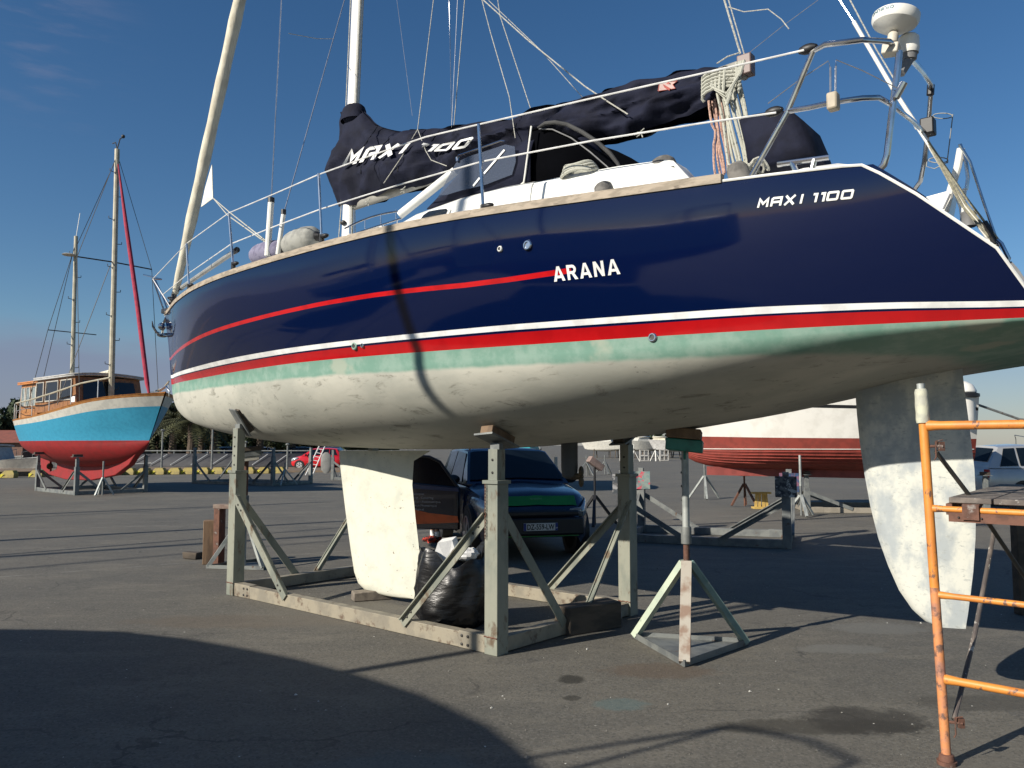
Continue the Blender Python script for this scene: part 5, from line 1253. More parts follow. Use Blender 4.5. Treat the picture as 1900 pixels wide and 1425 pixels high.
# number plate
pxn = SX(0) + .085; pl_ = MB(); pl_.box((pxn, 0, .50), (.012, .52, .11)); npl = pl_.build('number_plate', M('plate_white', (.62, .62, .60), None, 5, .4), suv, bevel=.004)
b = MB(); b.box((pxn + .007, -.24, .50), (.003, .04, .106)); b.build('plate_band', M('plate_blue', (.01, .03, .20), None, 5, .4), npl); b = MB(); b.box((pxn + .007, .24, .50), (.003, .04, .106)); b.build('plate_band', MATS['plate_blue'], npl)
def flat_text(txt, h, w_, c, ux, uz, name, mat, par, bold=.01, world=False):
    tv, tf = text_geo(txt, 1., bold); x0 = min(v.x for v in tv); x1 = max(v.x for v in tv); y0 = min(v.y for v in tv); y1 = max(v.y for v in tv)
    c, ux, uz = Vector(c), Vector(ux), Vector(uz); b = MB(); b.add([c + ux * ((v.x - x0) / (x1 - x0) - .5) * w_ + uz * ((v.y - y0) / (y1 - y0) - .5) * h for v in tv], tf); return b.build(name, mat, par, smooth=180, world=world)
flat_text('DZ-559-LW', .082, .415, (pxn + .0085, 0, .50), (0, 1, 0), (0, 0, 1), 'plate_lettering', M('plate_black', (.004, .004, .004), None, 5, .6), npl, .022)
flat_text('64', .025, .03, (pxn + .0095, .24, .485), (0, 1, 0), (0, 0, 1), 'plate_lettering', M('plate_small', (.6, .6, .6), None, 5, .5), npl, .01)
# front passenger door, swung open (on the side at the left of the picture)
hx_, hy_ = SX(.30), -.93; oa = R(180 + 62); dd_ = Vector((math.cos(oa), math.sin(oa), 0)); 
dn = Vector((-dd_.y, dd_.x, 0))
dp = lambda u, z: Vector((hx_, hy_, 0)) + dd_ * u + Vector((0, 0, z))
th_ = dn * .09
b = MB(); b.plate([dp(u, z) for u, z in ((0, .34), (.0, 1.02), (.98, 1.10), (1.06, .95), (1.04, .45), (.98, .34))], th_); dr = b.build('door', M('door_wrap', (.006, .009, .024), (.005, .007, .018), 2, .25, coat=.5), suv, bevel=.02)
b = MB(); P = [(0.02, 1.0), (.34, 1.42), (.52, 1.50), (.80, 1.52), (1.02, 1.08)]; b.tube([dp(u, z) + th_ * .5 for u, z in P], .026, 8); b.build('window_frame', trim_k, dr)
b = MB(); b.add([dp(u, z) + th_ * .5 for u, z in ((.03, 1.0), (.34, 1.41), (.52, 1.49), (.80, 1.51), (1.0, 1.08))], [(0, 1, 2, 3, 4)]); b.build('window_pane', cabin_m, dr)
side = -1 if dn.dot(Vector((1, 0, 0))) < 0 else 1
fo = th_ * (1.06) if side > 0 else -th_ * .06
b = MB(); b.add([dp(u, z) + fo for u, z in ((.0, .46), (.02, .56), (.5, .60), (1.0, .70), (1.03, .56), (1.03, .40))], [(0, 1, 2, 3, 4, 5)]); b.build('orange_band', M('orange_wrap', (.55, .09, .012), None, 5, .4), dr)
b = MB(); b.add([dp(u, z) + fo for u, z in ((.0, .95), (.02, 1.0), (.98, 1.07), (1.02, 1.0))], [(0, 1, 2, 3)]); b.build('blue_band', M('blue_wrap', (.012, .03, .10), None, 5, .3), dr)
lt = M('door_print', (.40, .40, .42), None, 5, .5); du = -dd_ 
for k, (s_, w_) in enumerate((('Signaletique', .34), ('Wrapping - Covering', .50), ('Technique - Automotique', .62), ('Impression Numerique', .56), ('Print Digital', .34))):
    flat_text(s_, .045, w_, dp(.93 - w_ / 2, .90 - .062 * k + .0) + fo * 1.02, du if side > 0 else du, (0, 0, 1), 'door_lettering', lt, dr, .0)
# dashboard papers seen through the glass are left dark
# person standing behind the open door
def person(label, loc, rz, skin=(.30, .17, .11)):
    t = thing('person', label, 'person', loc, rz)
    J = dict(pel=(0, 0, .95), wai=(.10, 0, 1.06), che=(.30, 0, 1.16), nek=(.44, 0, 1.22), hed=(.54, 0, 1.24), top=(.64, 0, 1.24), hl=(0, .09, .90), kl=(.02, .10, .50), al=(0, .10, .09), tl=(.13, .11, .04), hr=(0, -.09, .90), kr=(.02, -.10, .50), ar=(-.02, -.10, .09), trr=(.11, -.12, .04),
             sl=(.36, .17, 1.18), el=(.48, .20, .95), wl=(.66, .16, .86), sr=(.36, -.17, 1.18), er=(.50, -.20, .96), wr=(.68, -.14, .88))
    rad = dict(pel=.14, wai=.12, che=.14, nek=.055, hed=.085, top=.07, hl=.085, kl=.055, al=.04, tl=.035, hr=.085, kr=.055, ar=.04, trr=.035, sl=.06, el=.04, wl=.028, sr=.06, er=.04, wr=.028)
    E_ = [('pel', 'wai'), ('wai', 'che'), ('che', 'nek'), ('nek', 'hed'), ('hed', 'top'), ('pel', 'hl'), ('hl', 'kl'), ('kl', 'al'), ('al', 'tl'), ('pel', 'hr'), ('hr', 'kr'), ('kr', 'ar'), ('ar', 'trr'), ('che', 'sl'), ('sl', 'el'), ('el', 'wl'), ('che', 'sr'), ('sr', 'er'), ('er', 'wr')]
    # fingers
    for s_ in 'lr':
        w0 = Vector(J['w' + s_]); sg = 1 if s_ == 'l' else -1; J['p' + s_] = tuple(w0 + Vector((.07, 0, -.03))); rad['p' + s_] = .026; E_.append(('w' + s_, 'p' + s_))
        for k, ln in enumerate((.062, .072, .068, .052)):
            a = w0 + Vector((.085, (k - 1.5) * .019, -.035)); c1 = a + Vector((ln * .6, 0, -.012)); c2 = c1 + Vector((ln * .35, 0, -.03))
            for nm, v in (('a', a), ('b', c1), ('c', c2)): J[f'f{s_}{k}{nm}'] = tuple(v); rad[f'f{s_}{k}{nm}'] = .0085
            E_ += [('p' + s_, f'f{s_}{k}a'), (f'f{s_}{k}a', f'f{s_}{k}b'), (f'f{s_}{k}b', f'f{s_}{k}c')]
        a = w0 + Vector((.05, -sg * .035, -.02)); J['h' + s_ + 't'] = tuple(a); rad['h' + s_ + 't'] = .010; J['h' + s_ + 'u'] = tuple(a + Vector((.04, -sg * .015, -.01))); rad['h' + s_ + 'u'] = .009; E_ += [('w' + s_, 'h' + s_ + 't'), ('h' + s_ + 't', 'h' + s_ + 'u')]
    ks = list(J); me = bpy.data.meshes.new('body'); me.from_pydata([J[k] for k in ks], [(ks.index(a), ks.index(b)) for a, b in E_], [])
    o = bpy.data.objects.new('body', me); C.objects.link(o); o.parent = t; m_ = o.modifiers.new('s', 'SKIN'); me.skin_vertices[0].data[0].use_root = True
    for i, k in enumerate(ks): me.skin_vertices[0].data[i].radius = (rad[k], rad[k])
    o.modifiers.new('d', 'SUBSURF').levels = 2; o.modifiers[-1].render_levels = 2; me.materials.append(M('skin', skin, tuple(c * .9 for c in skin), 6, .55))
    for f in me.polygons: f.use_smooth = True
    return t
feet = G(807, 1005); per = person('person standing behind the open car door in red trainers and white ankle socks', (feet.x, feet.y, 0), R(-150))
shorts = M('dark_cloth', (.015, .016, .02), None, 8, .9); b = MB()
b.tube([(0, 0, .80), (0, 0, .90), (.03, 0, 1.0), (.14, 0, 1.08), (.30, 0, 1.15), (.40, 0, 1.2)], [.14, .165, .165, .16, .17, .10], 20); b.build('shirt', shorts, per, smooth=80)
for sg in (-1, 1):
    b = MB(); b.lathe([(.085, .46), (.095, .6), (.11, .8), (.09, .92)], (.01, sg * .095, 0), 16); b.build('shorts', shorts, per, smooth=80)
    b = MB(); b.lathe([(.047, .10), (.05, .16), (.047, .19)], (-.005, sg * .10, 0), 14); b.build('sock', paper, per, smooth=80)
    b = MB(); b.tube([(-.07, sg * .10, .05), (-.03, sg * .10, .065), (.04, sg * .105, .055), (.12, sg * .11, .045), (.19, sg * .115, .035)], [.036, .048, .046, .044, .02], 14); b.tube([(-.07, sg * .10, .015), (.18, sg * .112, .015)], .03, 10); b.build('trainer', M('red_trainer', (.50, .05, .03), (.03, .03, .03), 30, .6, lo=.5, hi=.52) if 'red_trainer' not in MATS else MATS['red_trainer'], per, smooth=60)
b = MB(); b.ball((.60, 0, 1.27), (.115, .088, .095), 16, 12); b.build('hair', hole_m, per)

# red hatchback, ladder and upright board far left of the keel
redp = paint('red_paint', (.58, .012, .02), .25, .1)
rc = G(578, 871); car('red_car', 'small bright red hatchback parked side-on at the far kerb', 'car', (rc.x + .25, rc.y + .9, 0), R(180), redp, L=3.5, Wd=1.6, Ht=1.47, hood=.92, belt=.94, nose=.58, wr=.29, cowl=.22, wtop=.42, rtop=.90, rend=.985, rimm=M('hub_white', (.6, .6, .58), None, 5, .4))
for k, (px, py, lab, col) in enumerate(((600, 853, 'dark blue car parked behind the fence, nearest the red hatchback', (.012, .02, .05)), (545, 853, 'black car parked behind the fence left of the red hatchback', (.012, .013, .016)), (435, 853, 'dark blue car beyond the barrier behind the rusty stand', (.015, .03, .075)), (408, 853, 'nearly black car beyond the barrier, leftmost of the parked dark cars', (.012, .013, .018)), (468, 853, 'pale silver car beyond the barrier right of the dark blue car', (.5, .5, .52)))):
    q = W(px, 846, 74.); car('parked_car', lab, 'car', (q.x, q.y, 0), R(180 + 8 * k), paint(f'pk{k}', col), L=4.2, Wd=1.74, Ht=1.5, hood=.95, belt=.97, wr=.31, group='cars parked beyond the fence', detail=False)
# silver estate car at the right
sv = paint('silver_paint', (.46, .46, .45), .30, .35)
q = W(1812, 900, 22.5); car('silver_car', 'silver estate car standing between the rudder and the right edge', 'car', (q.x + 2.2, q.y + .9, 0), R(12), sv, L=4.5, Wd=1.82, Ht=1.70, hood=1.0, belt=1.06, wr=.33, rtop=.90, rend=.985)
# ladder
la = thing('ladder', 'aluminium ladder leaning in front of the red hatchback', 'ladder', G(575, 884))
p0, p1 = W(567, 882, 45), W(593, 826, 45.8); q0, q1 = W(579, 884, 45), W(603, 828, 45.8)
for a, b in ((p0, p1), (q0, q1)): obj_tube([a, b], .035, 'rail', alu, la, 6)
for k in range(1, 8): f = k / 8; obj_tube([p0.lerp(p1, f), q0.lerp(q1, f)], .022, 'rung', alu, la, 6)
# upright grey board
b = MB(); c = W(605, 868, 44.5); c.z = 0; b.tube([c + Vector((0, 0, z)) for z in (.12, .3, .6, .9, 1.15, 1.28)], [.10, .26, .30, .30, .24, .08], 20)
for i, v in enumerate(b.v): v.y = c.y + (v.y - c.y) * .25
tag(b.build('inflatable_dinghy', M('board_grey', (.20, .20, .19), (.16, .16, .15), 3, .7), loc=(c.x, c.y, 0)), 'grey oval inflatable standing on end beside the red hatchback', 'dinghy')

# ------------------------------------------------------------------ other boats
def small_hull(par, L, beam, zsb, zsm, zss, zw0, zk0, mats, lev_f, matidx, full=.5, tr=.7, botmat=None, stem_r=.25, name='hull', wtab=None, ztab=None, nb=8, stern_r=0., zktab=None, wlk=.86, bil=.88):
    """simple round-bilged hull, bow at x=0, mats list; lev_f = fractions from sheer (1) to waterline (0)"""
    wt = wtab or [(0, .02), (.05 * L, beam * .5 * .30), (.12 * L, beam * .5 * .56), (.25 * L, beam * .5 * .86), (.45 * L, beam * .5), (.7 * L, beam * .5 * .96), (.9 * L, beam * .5 * (tr + .15)), (L, beam * .5 * tr)]
    wsf = lambda s: sinterp(s, wt); wwf = lambda s: wsf(s) * wlk * interp(s, [(0, .2), (.1 * L, .45), (.3 * L, .85), (.6 * L, 1), (.9 * L, .9), (L, .8)])
    zt = ztab or [(0, zsb), (.5 * L, zsm), (L, zss)]
    zsf = lambda s: sinterp(s, zt); zwf = lambda s: zw0
    kt = zktab or [(0, zw0 - .02), (.05 * L, zw0 - .35 * (zw0 - zk0)), (.15 * L, zw0 - .7 * (zw0 - zk0)), (.35 * L, zk0), (.65 * L, zk0), (.9 * L, zw0 - .4 * (zw0 - zk0)), (L, zw0 - .1)]
    zkf = lambda s: min(sinterp(s, kt), zw0 - .01)
    lev = [(lambda s, f=f: zwf(s) + (zsf(s) - zwf(s)) * f) for f in lev_f]
    us = [0, .01, .03, .06, .1, .15, .2, .3, .4, .5, .6, .7, .8, .88, .94, 1]; us = [u * L for u in us]
    stem = lambda z: -stem_r * (z - zw0) / (zsb - zw0) + .0; send = lambda z: L + stern_r * min(0, (z - zw0)) + stern_r * .0
    b = MB(); half, sides = hull(b, L, wsf, wwf, zsf, zwf, zkf, lev, matidx, stem, send, us, nb=nb, cvx=.9, botmat=botmat, bil=bil)
    deck(b, sides, .02, .06, 0 if len(mats) == 1 else 0)
    h = b.build(name, mats, par, smooth=50)
    return h, sides, zkf, zsf, wsf, half

# ---- blue and red ketch on its cradle, at the left
turq = M('turquoise_topside', (.035, .27, .42), (.03, .24, .38), 9, .45, spots=(.03, .18, .30), sscale=30, slo=.6, shi=.7)
kred = M('red_antifouling', (.24, .010, .011), (.20, .011, .011), 4, .6, spots=(.20, .03, .025), sscale=7, slo=.6, shi=.75)
kwhite = M('ketch_white', (.50, .485, .43), (.42, .41, .37), 5, .5)
varn = M('varnished_wood', (.36, .16, .045), (.27, .11, .03), 12, .4, stretch=(.2, 1, 1))
roofo = M('orange_roof', (.52, .20, .05), (.45, .17, .05), 6, .5)
kb0 = Vector((-12.25, 27.2, 0)); ks1 = Vector((-19.8, 33.4, 0)); kd = ks1 - kb0; krz = math.atan2(kd.y, kd.x); KL = kd.length
ketch = thing('ketch', 'two-masted wooden boat with turquoise sides and red bottom standing in a steel cradle', 'sailboat', kb0, krz)
h, kside, kzk, kzs, kws, khalf = small_hull(ketch, KL, 3.3, 3.35, 2.95, 2.72, 1.84, .85, [varn, kwhite, turq, kred], [1, .93, .72, .3, 0], [0, 1, 2, 2], botmat=3, stem_r=.95, tr=.45,
    ztab=[(0, 3.42), (1.5, 3.24), (3.5, 2.96), (6, 2.74), (KL, 2.66)], wtab=[(0, .03), (.25, .58), (.7, 1.02), (1.6, 1.42), (3, 1.60), (5, 1.65), (7.5, 1.5), (9.2, 1.05), (KL, .55)], zktab=[(0, 1.80), (.5, 1.45), (1.5, 1.12), (3, .92), (6, .9), (8.3, 1.2), (KL, 1.70)], bil=1.12)
b = MB(); K = [(.35, 1.7), (1.2, 1.0), (2.2, .62), (4.2, .38), (6.4, .36), (7.8, .50), (7.9, .62), (7.2, .75), (7.15, 1.05), (7.9, 1.15), (6, 1.3), (2, 1.4)]
b.plate([(x, -.11, z) for x, z in K], (0, .22, 0)); b.build('keel', kred, ketch, bevel=.03)
b = MB(); b.plate([(x, -.04, z) for x, z in ((8.0, .5), (8.9, .75), (9.2, 1.9), (8.9, 2.0), (8.1, 1.3))], (0, .08, 0)); b.build('rudder', kred, ketch)
b = MB()
for k in range(3): q = 2 * math.pi * k / 3; b.ball((7.55, .22 * math.cos(q), .85 + .22 * math.sin(q)), (.03, .13, .13), 8, 6)
b.build('propeller', MATS['bronze'], ketch)
def house(par, x0, x1, wd, z0, z1, slope, mat, roofm, over=.12, roof_c=.08):
    b = MB(); b.add([(x0 + slope, -wd, z1), (x0, -wd - .05, z0), (x1, -wd - .05, z0), (x1 - .05, -wd, z1), (x0 + slope, wd, z1), (x0, wd + .05, z0), (x1, wd + .05, z0), (x1 - .05, wd, z1)], [(0, 1, 2, 3), (7, 6, 5, 4), (4, 5, 1, 0), (3, 2, 6, 7), (0, 3, 7, 4)]); h_ = b.build('wheelhouse', mat, par)
    b = MB(); rows = []
    for x in (x0 + slope - over, (x0 + x1) / 2, x1 + over * .6): rows.append([Vector((x, y, z1 + .02 + roof_c * (1 - (y / (wd + over)) ** 2))) for y in [(-1 + .25 * k) * (wd + over) for k in range(9)]])
    b.grid(rows); b.grid([[p + Vector((0, 0, .06)) for p in r] for r in rows]); b.build('roof', roofm, h_, solid=.05); return h_
hA = house(ketch, 6.75, 8.6, 1.0, 2.75, 4.05, .05, varn, roofo)
hB = house(ketch, 2.9, 6.6, 1.15, 2.9, 4.12, .35, M('wheelhouse_brown', (.26, .115, .04), (.18, .08, .03), 8, .45), M('roof_grey', (.45, .44, .42), None, 5, .6))
frame_w = M('window_frame_pale', (.52, .50, .44), None, 6, .5); curtain = M('curtain_glass', (.20, .24, .24), (.14, .17, .18), 8, .25)
for par, xs, z0, z1, y_, gm in ((hA, [(6.95, 7.35), (7.5, 7.9), (8.0, 8.35)], 3.2, 3.92, 1.065, curtain), (hB, [(3.35, 4.3), (4.5, 5.6), (5.8, 6.5)], 3.3, 4.02, 1.215, glass_k)):
    for sg in (-1, 1):
        for x0, x1 in xs:
            b = MB(); P = [Vector((x0, sg * y_, z0)), Vector((x1, sg * y_, z0)), Vector((x1, sg * (y_ - .02), z1)), Vector((x0 + .05, sg * (y_ - .02), z1))]; b.tube(P, .03, 6, closed=True); f_ = b.build('window', frame_w, par); b = MB(); b.add(P, [(0, 1, 2, 3)]); b.build('pane', gm, f_)
b = MB(); b.add([(2.99, -.95, 3.3), (2.99, .95, 3.3), (3.185, .9, 3.98), (3.185, -.9, 3.98)], [(0, 1, 2, 3)]); b.build('windscreen', glass_k, hB)
def kmast(x, z0, z1, r, rake=.25):
    b = MB(); b.tube([(x, 0, z0), (x - rake * .0 + rake, 0, z1)], [r, r * .85], 10); m_ = b.build('mast', M('mast_varnish', (.40, .37, .28), (.32, .29, .21), 4, .5) if 'mast_varnish' not in MATS else MATS['mast_varnish'], ketch)
    for k in range(int((z1 - z0) / .9)):
        z = z0 + .8 + k * .9; sg = 1 if k % 2 else -1; b = MB(); c = Vector((x + rake * (z - z0) / (z1 - z0), sg * r, z)); b.tube([c, c + Vector((0, sg * .14, .02)), c + Vector((0, sg * .14, .10))], .014, 5); b.build('mast_step', hole_m, m_)
    return m_
mk = kmast(2.95, 2.9, 12.7, .105, .28); mz = kmast(6.35, 3.9, 9.95, .085, .2)
b = MB(); t_ = Vector((3.23, 0, 12.7)); b.tube([t_, t_ + Vector((-.2, 0, .35)), t_ + Vector((-.45, 0, .36))], .02, 5); b.ball(t_ + Vector((-.45, 0, .38)), .07, 8, 6); b.tube([t_, t_ + Vector((.15, 0, .30)), t_ + Vector((.4, 0, .32))], .02, 5); b.build('wind_vane', hole_m, mk)
b = MB(); b.tube([(6.55, 0, 9.9), (6.52, -.1, 10.9)], .012, 5); b.build('whip_aerial', plastic_w, mz); b = MB(); b.ball((6.5, .25, 9.15), (.26, .26, .05), 14, 6); b.build('radar_disc', frame_w, mz)
b = MB(); b.tube([(3.1, 0, 8.4), (3.0, 1.35, 8.35)], .025, 6); b.tube([(3.1, 0, 8.4), (3.0, -1.35, 8.35)], .025, 6); b.build('spreader', hole_m, mk); b = MB(); b.tube([(6.5, -.9, 6.1), (6.5, .9, 6.1)], .02, 6); b.build('spreader', hole_m, mz)
b = MB(); b.tube([(3.1, 0, 4.35), (6.0, .1, 4.12)], .085, 10); b.build('boom', cream, ketch)
b = MB(); b.tube([(.15, 0, 3.45), (.3, 0, 3.8), (1.2, 0, 6.6), (2.3, 0, 9.7), (3.1, 0, 12.1)], [.04, .075, .08, .07, .025], 10); b.build('furled_jib', M('crimson_sail', (.33, .02, .05), (.25, .015, .04), 6, .8), ketch)
b = MB(); b.tube([(3.06, -.02, 3.0), (3.33, -.02, 12.3)], .03, 6); b.build('sail_cover_strip', M('orange_red_strip', (.42, .09, .04), None, 6, .8), mk); b = MB(); b.tube([(6.45, -.02, 4.0), (6.64, -.02, 9.6)], .025, 6); b.build('sail_cover_strip', MATS['orange_red_strip'], mz)
for P in ([(2.2, 1.4, 3.2), (3.0, 1.35, 8.35), (3.2, 0, 12.5)], [(3.8, 1.5, 3.1), (3.2, .1, 8.3)], [(6.9, 1.4, 2.9), (6.5, .9, 6.1), (6.5, 0, 9.7)], [(9.9, 0, 2.9), (6.55, 0, 9.8)], [(6.4, 0, 9.6), (3.2, 0, 12.4)], [(2.2, -1.4, 3.2), (3.0, -1.35, 8.35), (3.2, 0, 12.5)]):
    b = MB(); b.tube(P, .012, 4); b.build('stay', hole_m, ketch)
for sg in (-1, 1):
    b = MB(); R_ = [(s, sg * (kws(s) - .05), kzs(s) + .62) for s in (.8, 2, 4, 6, 8, 9.6)]; b.tube(R_, .03, 6); rl_ = b.build('guard_rail', MATS['mast_varnish'], ketch)
    b = MB(); b.tube([(s, sg * (kws(s) - .05), kzs(s) + .32) for s in (6, 8, 9.6)], .015, 5); b.build('lower_wire', wire, rl_)
    for s in (1.2, 2.6, 4.2, 5.8, 7.2, 8.4, 9.4): b = MB(); b.tube([(s, sg * (kws(s) - .05), kzs(s)), (s, sg * (kws(s) - .05), kzs(s) + .62)], .018, 5); b.build('stanchion', wire, rl_)
b = MB(); b.tube([(-.6, 0, 3.5), (-1.0, 0, 3.62), (-1.25, 0, 3.45), (-1.22, 0, 3.25)], [.04, .035, .03, .015], 7); b.box((-.3, 0, 3.45), (.5, .1, .08)); b.build('anchor', steel, ketch)
b = MB(); b.box((3.2, 1.2, 3.30), (.30, .03, .20)); b.build('name_board', paper, ketch)
ka = G(69, 911); kbq = G(141, 919); kr = kbq - ka
cradle('rusty grey steel cradle holding the turquoise and red two-masted boat', ka, math.atan2(kr.y, kr.x), kr.length, 2.3, .95, [1.28, 1.28, 1.22, 1.3], mat=galv_d, bmat=galv_d, detail=False)
jack_stand('thin grey prop stand under the bow of the turquoise boat', G(190, 920), .3, 1.15, .6, .35, 'far prop stands', nleg=3, base=False, collar=False, pole=galv_d, pole_low=galv_d, lw=.05)

# ---- red and white fishing boat behind the rudder
fw_ = M('fishing_white', (.74, .72, .66), (.66, .64, .58), 3, .4); fr_ = M('brick_red_bottom', (.23, .036, .024), (.18, .03, .02), 5, .65, spots=(.18, .04, .03), sscale=9, slo=.6, shi=.75)
f0, f1 = Vector((4.35, 21.0, 0)), Vector((11.15, 19.9, 0)); fdv = f1 - f0; FLn = fdv.length
fb = thing('fishing_boat', 'white fishing boat with brick red ribbed bottom seen behind the rudder', 'fishing boat', f0, math.atan2(fdv.y, fdv.x))
h, fs_, fzk, fzs, fws, fhalf = small_hull(fb, FLn, 2.7, 3.35, 2.95, 2.9, 1.60, 1.0, [fw_, trim_k, fr_], [1, .78, .72, .19, 0], [0, 1, 0, 2], botmat=2, bil=1.15, stem_r=.9, tr=.8, ztab=[(0, 3.3), (2.5, 3.0), (FLn, 2.85)], zktab=[(0, 1.58), (.3, 1.30), (1.0, 1.12), (2.5, 1.08), (5, 1.04), (FLn, 1.02)])
for lv in range(6):
    th = math.pi / 2 * (.02 + .10 * lv); b = MB(); P = []
    for i in range(22):
        s = .15 + (FLn - .2) * i / 21; y = fws(s) * .86 * interp(s, [(0, .2), (.1 * FLn, .45), (.3 * FLn, .85), (.6 * FLn, 1), (.9 * FLn, .9), (FLn, .8)]) * math.cos(th) ** 1.15; z = 1.60 - (1.60 - fzk(s)) * math.sin(th) ** 1.15
        P.append(Vector((s, -y - .008, z)))
    b.tube(P, .010, 5); b.build('strake', fw_ if lv == 0 else M('strake_red', (.30, .06, .045), None, 5, .5) if 'strake_red' not in MATS else MATS['strake_red'], h)
b = MB(); b.bar((.7, 0, 1.03), (FLn, 0, .93), .14, .22); b.build('keel', M('keel_pinkred', (.26, .055, .045), None, 5, .6), fb)
b = MB(); b.tube([(3.6, -1.22, 3.0), (4.6, -1.30, 3.02), (5.6, -1.32, 2.99)], .035, 6); b.build('red_tarp_edge', M('red_cloth', (.55, .03, .02), None, 5, .7), fb)
b = MB(); b.box((5.55, -1.345, 2.40), (.13, .02, .25)); b.build('plate', plastic_g, fb)
c = Vector((6.55, -.9, 2.2)); b = MB(); b.lathe([(.30, 0), (.30, .70), (.34, .74), (.34, .78), (.26, .92), (.12, 1.0), (.0, 1.0)], c, 20); cn = b.build('stern_tank', fw_, fb)
b = MB(); b.lathe([(.31, .60), (.40, .63), (.40, .70), (.31, .73)], c, 20); b.build('rubber_ring', trim_k, cn)
b = MB(); q = c + Vector((-.35, 0, .75)); b.plate([q + Vector(p) for p in ((-.3, 0, 0), (.2, 0, 0), (.12, 0, .55), (-.3, 0, .6))], (0, .5, 0)); b.build('console', fw_, fb, bevel=.02)
q = c + Vector((-.35, 0, 1.55)); b = MB(); b.ball(q, (.14, .12, .20), 10, 8); b.tube([q + Vector((-.15, 0, -.22)), q + Vector((.3, 0, -.24))], .02, 5); b.build('stern_lamp', trim_k, fb); b = MB(); b.ball(q + Vector((.20, .02, .02)), (.17, .15, .15), 10, 8); b.build('lamp_hood', hole_m, fb)
b = MB(); b.tube([c + Vector((.35, 0, .45)), c + Vector((1.3, .1, .10)), c + Vector((2.2, .1, .0))], .03, 6); b.tube([c + Vector((.35, .4, .75)), c + Vector((.35, .4, -.3))], .03, 6); b.build('davit', galv_d, fb)
def plain_pad(t, z): b = MB(); b.box((0, 0, z + .06), (.34, .26, .16), .3); b.build('pad_block', wood, t, bevel=.01)
jack_stand('small grey three-legged stand under the bow of the red and white boat', G(1308, 926), .4, 1.12, .72, .55, 'stands under the fishing boat', base=False, collar=False, pole=galv_d, pole_low=galv_d, lw=.06)
jack_stand('rusty red stand with a wood block under the red and white boat', G(1382, 940), 1.2, .86, .62, .40, 'stands under the fishing boat', base=False, collar=False, pole=rust, pole_low=rust, leg=rust, lw=.05, pad=plain_pad)
yt = thing('trestle', 'small yellow wooden trestle on the ground beside the rusty stand', 'trestle', G(1413, 944))
yw_ = M('yellow_wood', (.52, .36, .10), (.42, .28, .08), 8, .7)
b = MB(); b.box((0, 0, .42), (.50, .14, .05)); b.build('top', yw_, yt)
for x in (-.15, -.05, .06, .15): b = MB(); b.bar((x * .8, 0, .40), (x * 1.0, 0, .05), .07, .03, (0, 1, 0)); b.build('leg', yw_, yt)
b = MB(); b.box((0, 0, .03), (.46, .3, .05)); b.build('foot_bar', yw_, yt)
cradle('long steel cradle under the stern half of the red and white boat', G(1498, 951), R(-8), 4.2, 2.0, .62, [.88, .95, .88, .95], mat=galv_d, bmat=M('pale_beam', (.27, .24, .19), None, 5, .7), detail=False)
jack_stand('perforated post with rusty head rising in front of the red hull', G(1487, 958), .5, 1.45, .5, .4, 'stands under the fishing boat', base=False, collar=False, pole=galv, pole_low=galv_d, lw=.06)

# ---- empty cradle with painted square pads, right of centre
pc0, pc1, pc2 = Vector((1.95, 14.3, 0)), G(1461, 1018), G(1506, 1000); pe = pc1 - pc0
pc = cradle('empty low steel cradle with paint-splashed square pads to the right of the jack stand', pc0, math.atan2(pe.y, pe.x), pe.length, (pc2 - pc1).length, .90, None, mat=galv_d, bmat=galv_d, detail=False, padk='none')
Mp = MW[pc.name]; Lc, Wc = pe.length, (pc2 - pc1).length
for k, (x, y, c1, c2, sp) in enumerate(((0, 0, (.05, .06, .07), (.1, .1, .1), (.3, .3, .3)), (0, Wc, (.22, .27, .24), (.14, .22, .22), (.50, .07, .10)), (Lc, 0, (.03, .03, .035), (.12, .12, .11), (.45, .44, .40)), (Lc, Wc, (.012, .05, .13), (.02, .035, .08), (.16, .06, .10)))):
    w_ = Mp @ Vector((x, y, 0)); b = MB(); d = Vector((w_.x, w_.y, 0)).normalized(); sd = Vector((d.y, -d.x, 0)); q = w_ + Vector((0, 0, .84)) - d * .09
    b.plate([q - sd * .17, q + sd * .17, q + sd * .17 + Vector((0, 0, .34)) + d * .02, q - sd * .17 + Vector((0, 0, .34)) + d * .02], d * .04)
    b.build('painted_pad', M(f'pad_paint{k}', c1, c2, 14, .7, spots=sp, sscale=10, slo=.52, shi=.6), pc, world=True)
def tilt_pad(t, z): b = MB(); b.box((.02, 0, z + .02), (.36, .18, .14), rot=Matrix.Rotation(R(35), 3, 'Y')); b.build('pad_block', M('pinkish_block', (.28, .20, .17), (.2, .15, .13), 9, .8), t, bevel=.01)
jack_stand('black three-legged stand with a tilted block behind the rear cradle post', G(1104, 975), R(20), 1.28, .62, .52, base=False, collar=False, pole=trim_k, pole_low=trim_k, leg=trim_k, lw=.06, pad=tilt_pad, pr=.025)

# ---- left middle distance
e0, e1 = G(360, 897), G(506, 902); ee = e1 - e0
cradle('empty grey steel cradle in the middle distance left of the yacht', e0, math.atan2(ee.y, ee.x), ee.length, 2.2, 1.22, None, mat=galv_d, bmat=galv_d, detail=False, padk='none')
jack_stand('small tripod stand alone on the asphalt beside the empty cradle', G(528, 901), .5, .95, .66, .55, 'far prop stands', base=False, collar=False, pole=galv_d, pole_low=galv_d, lw=.05)
cradle('steel cradle mostly hidden by the keel, beside the standing grey board', G(617, 891), R(-5), 3.6, 2.0, 1.1, None, mat=galv_d, bmat=galv_d, detail=False, padk='none')
q = G(606, 890)
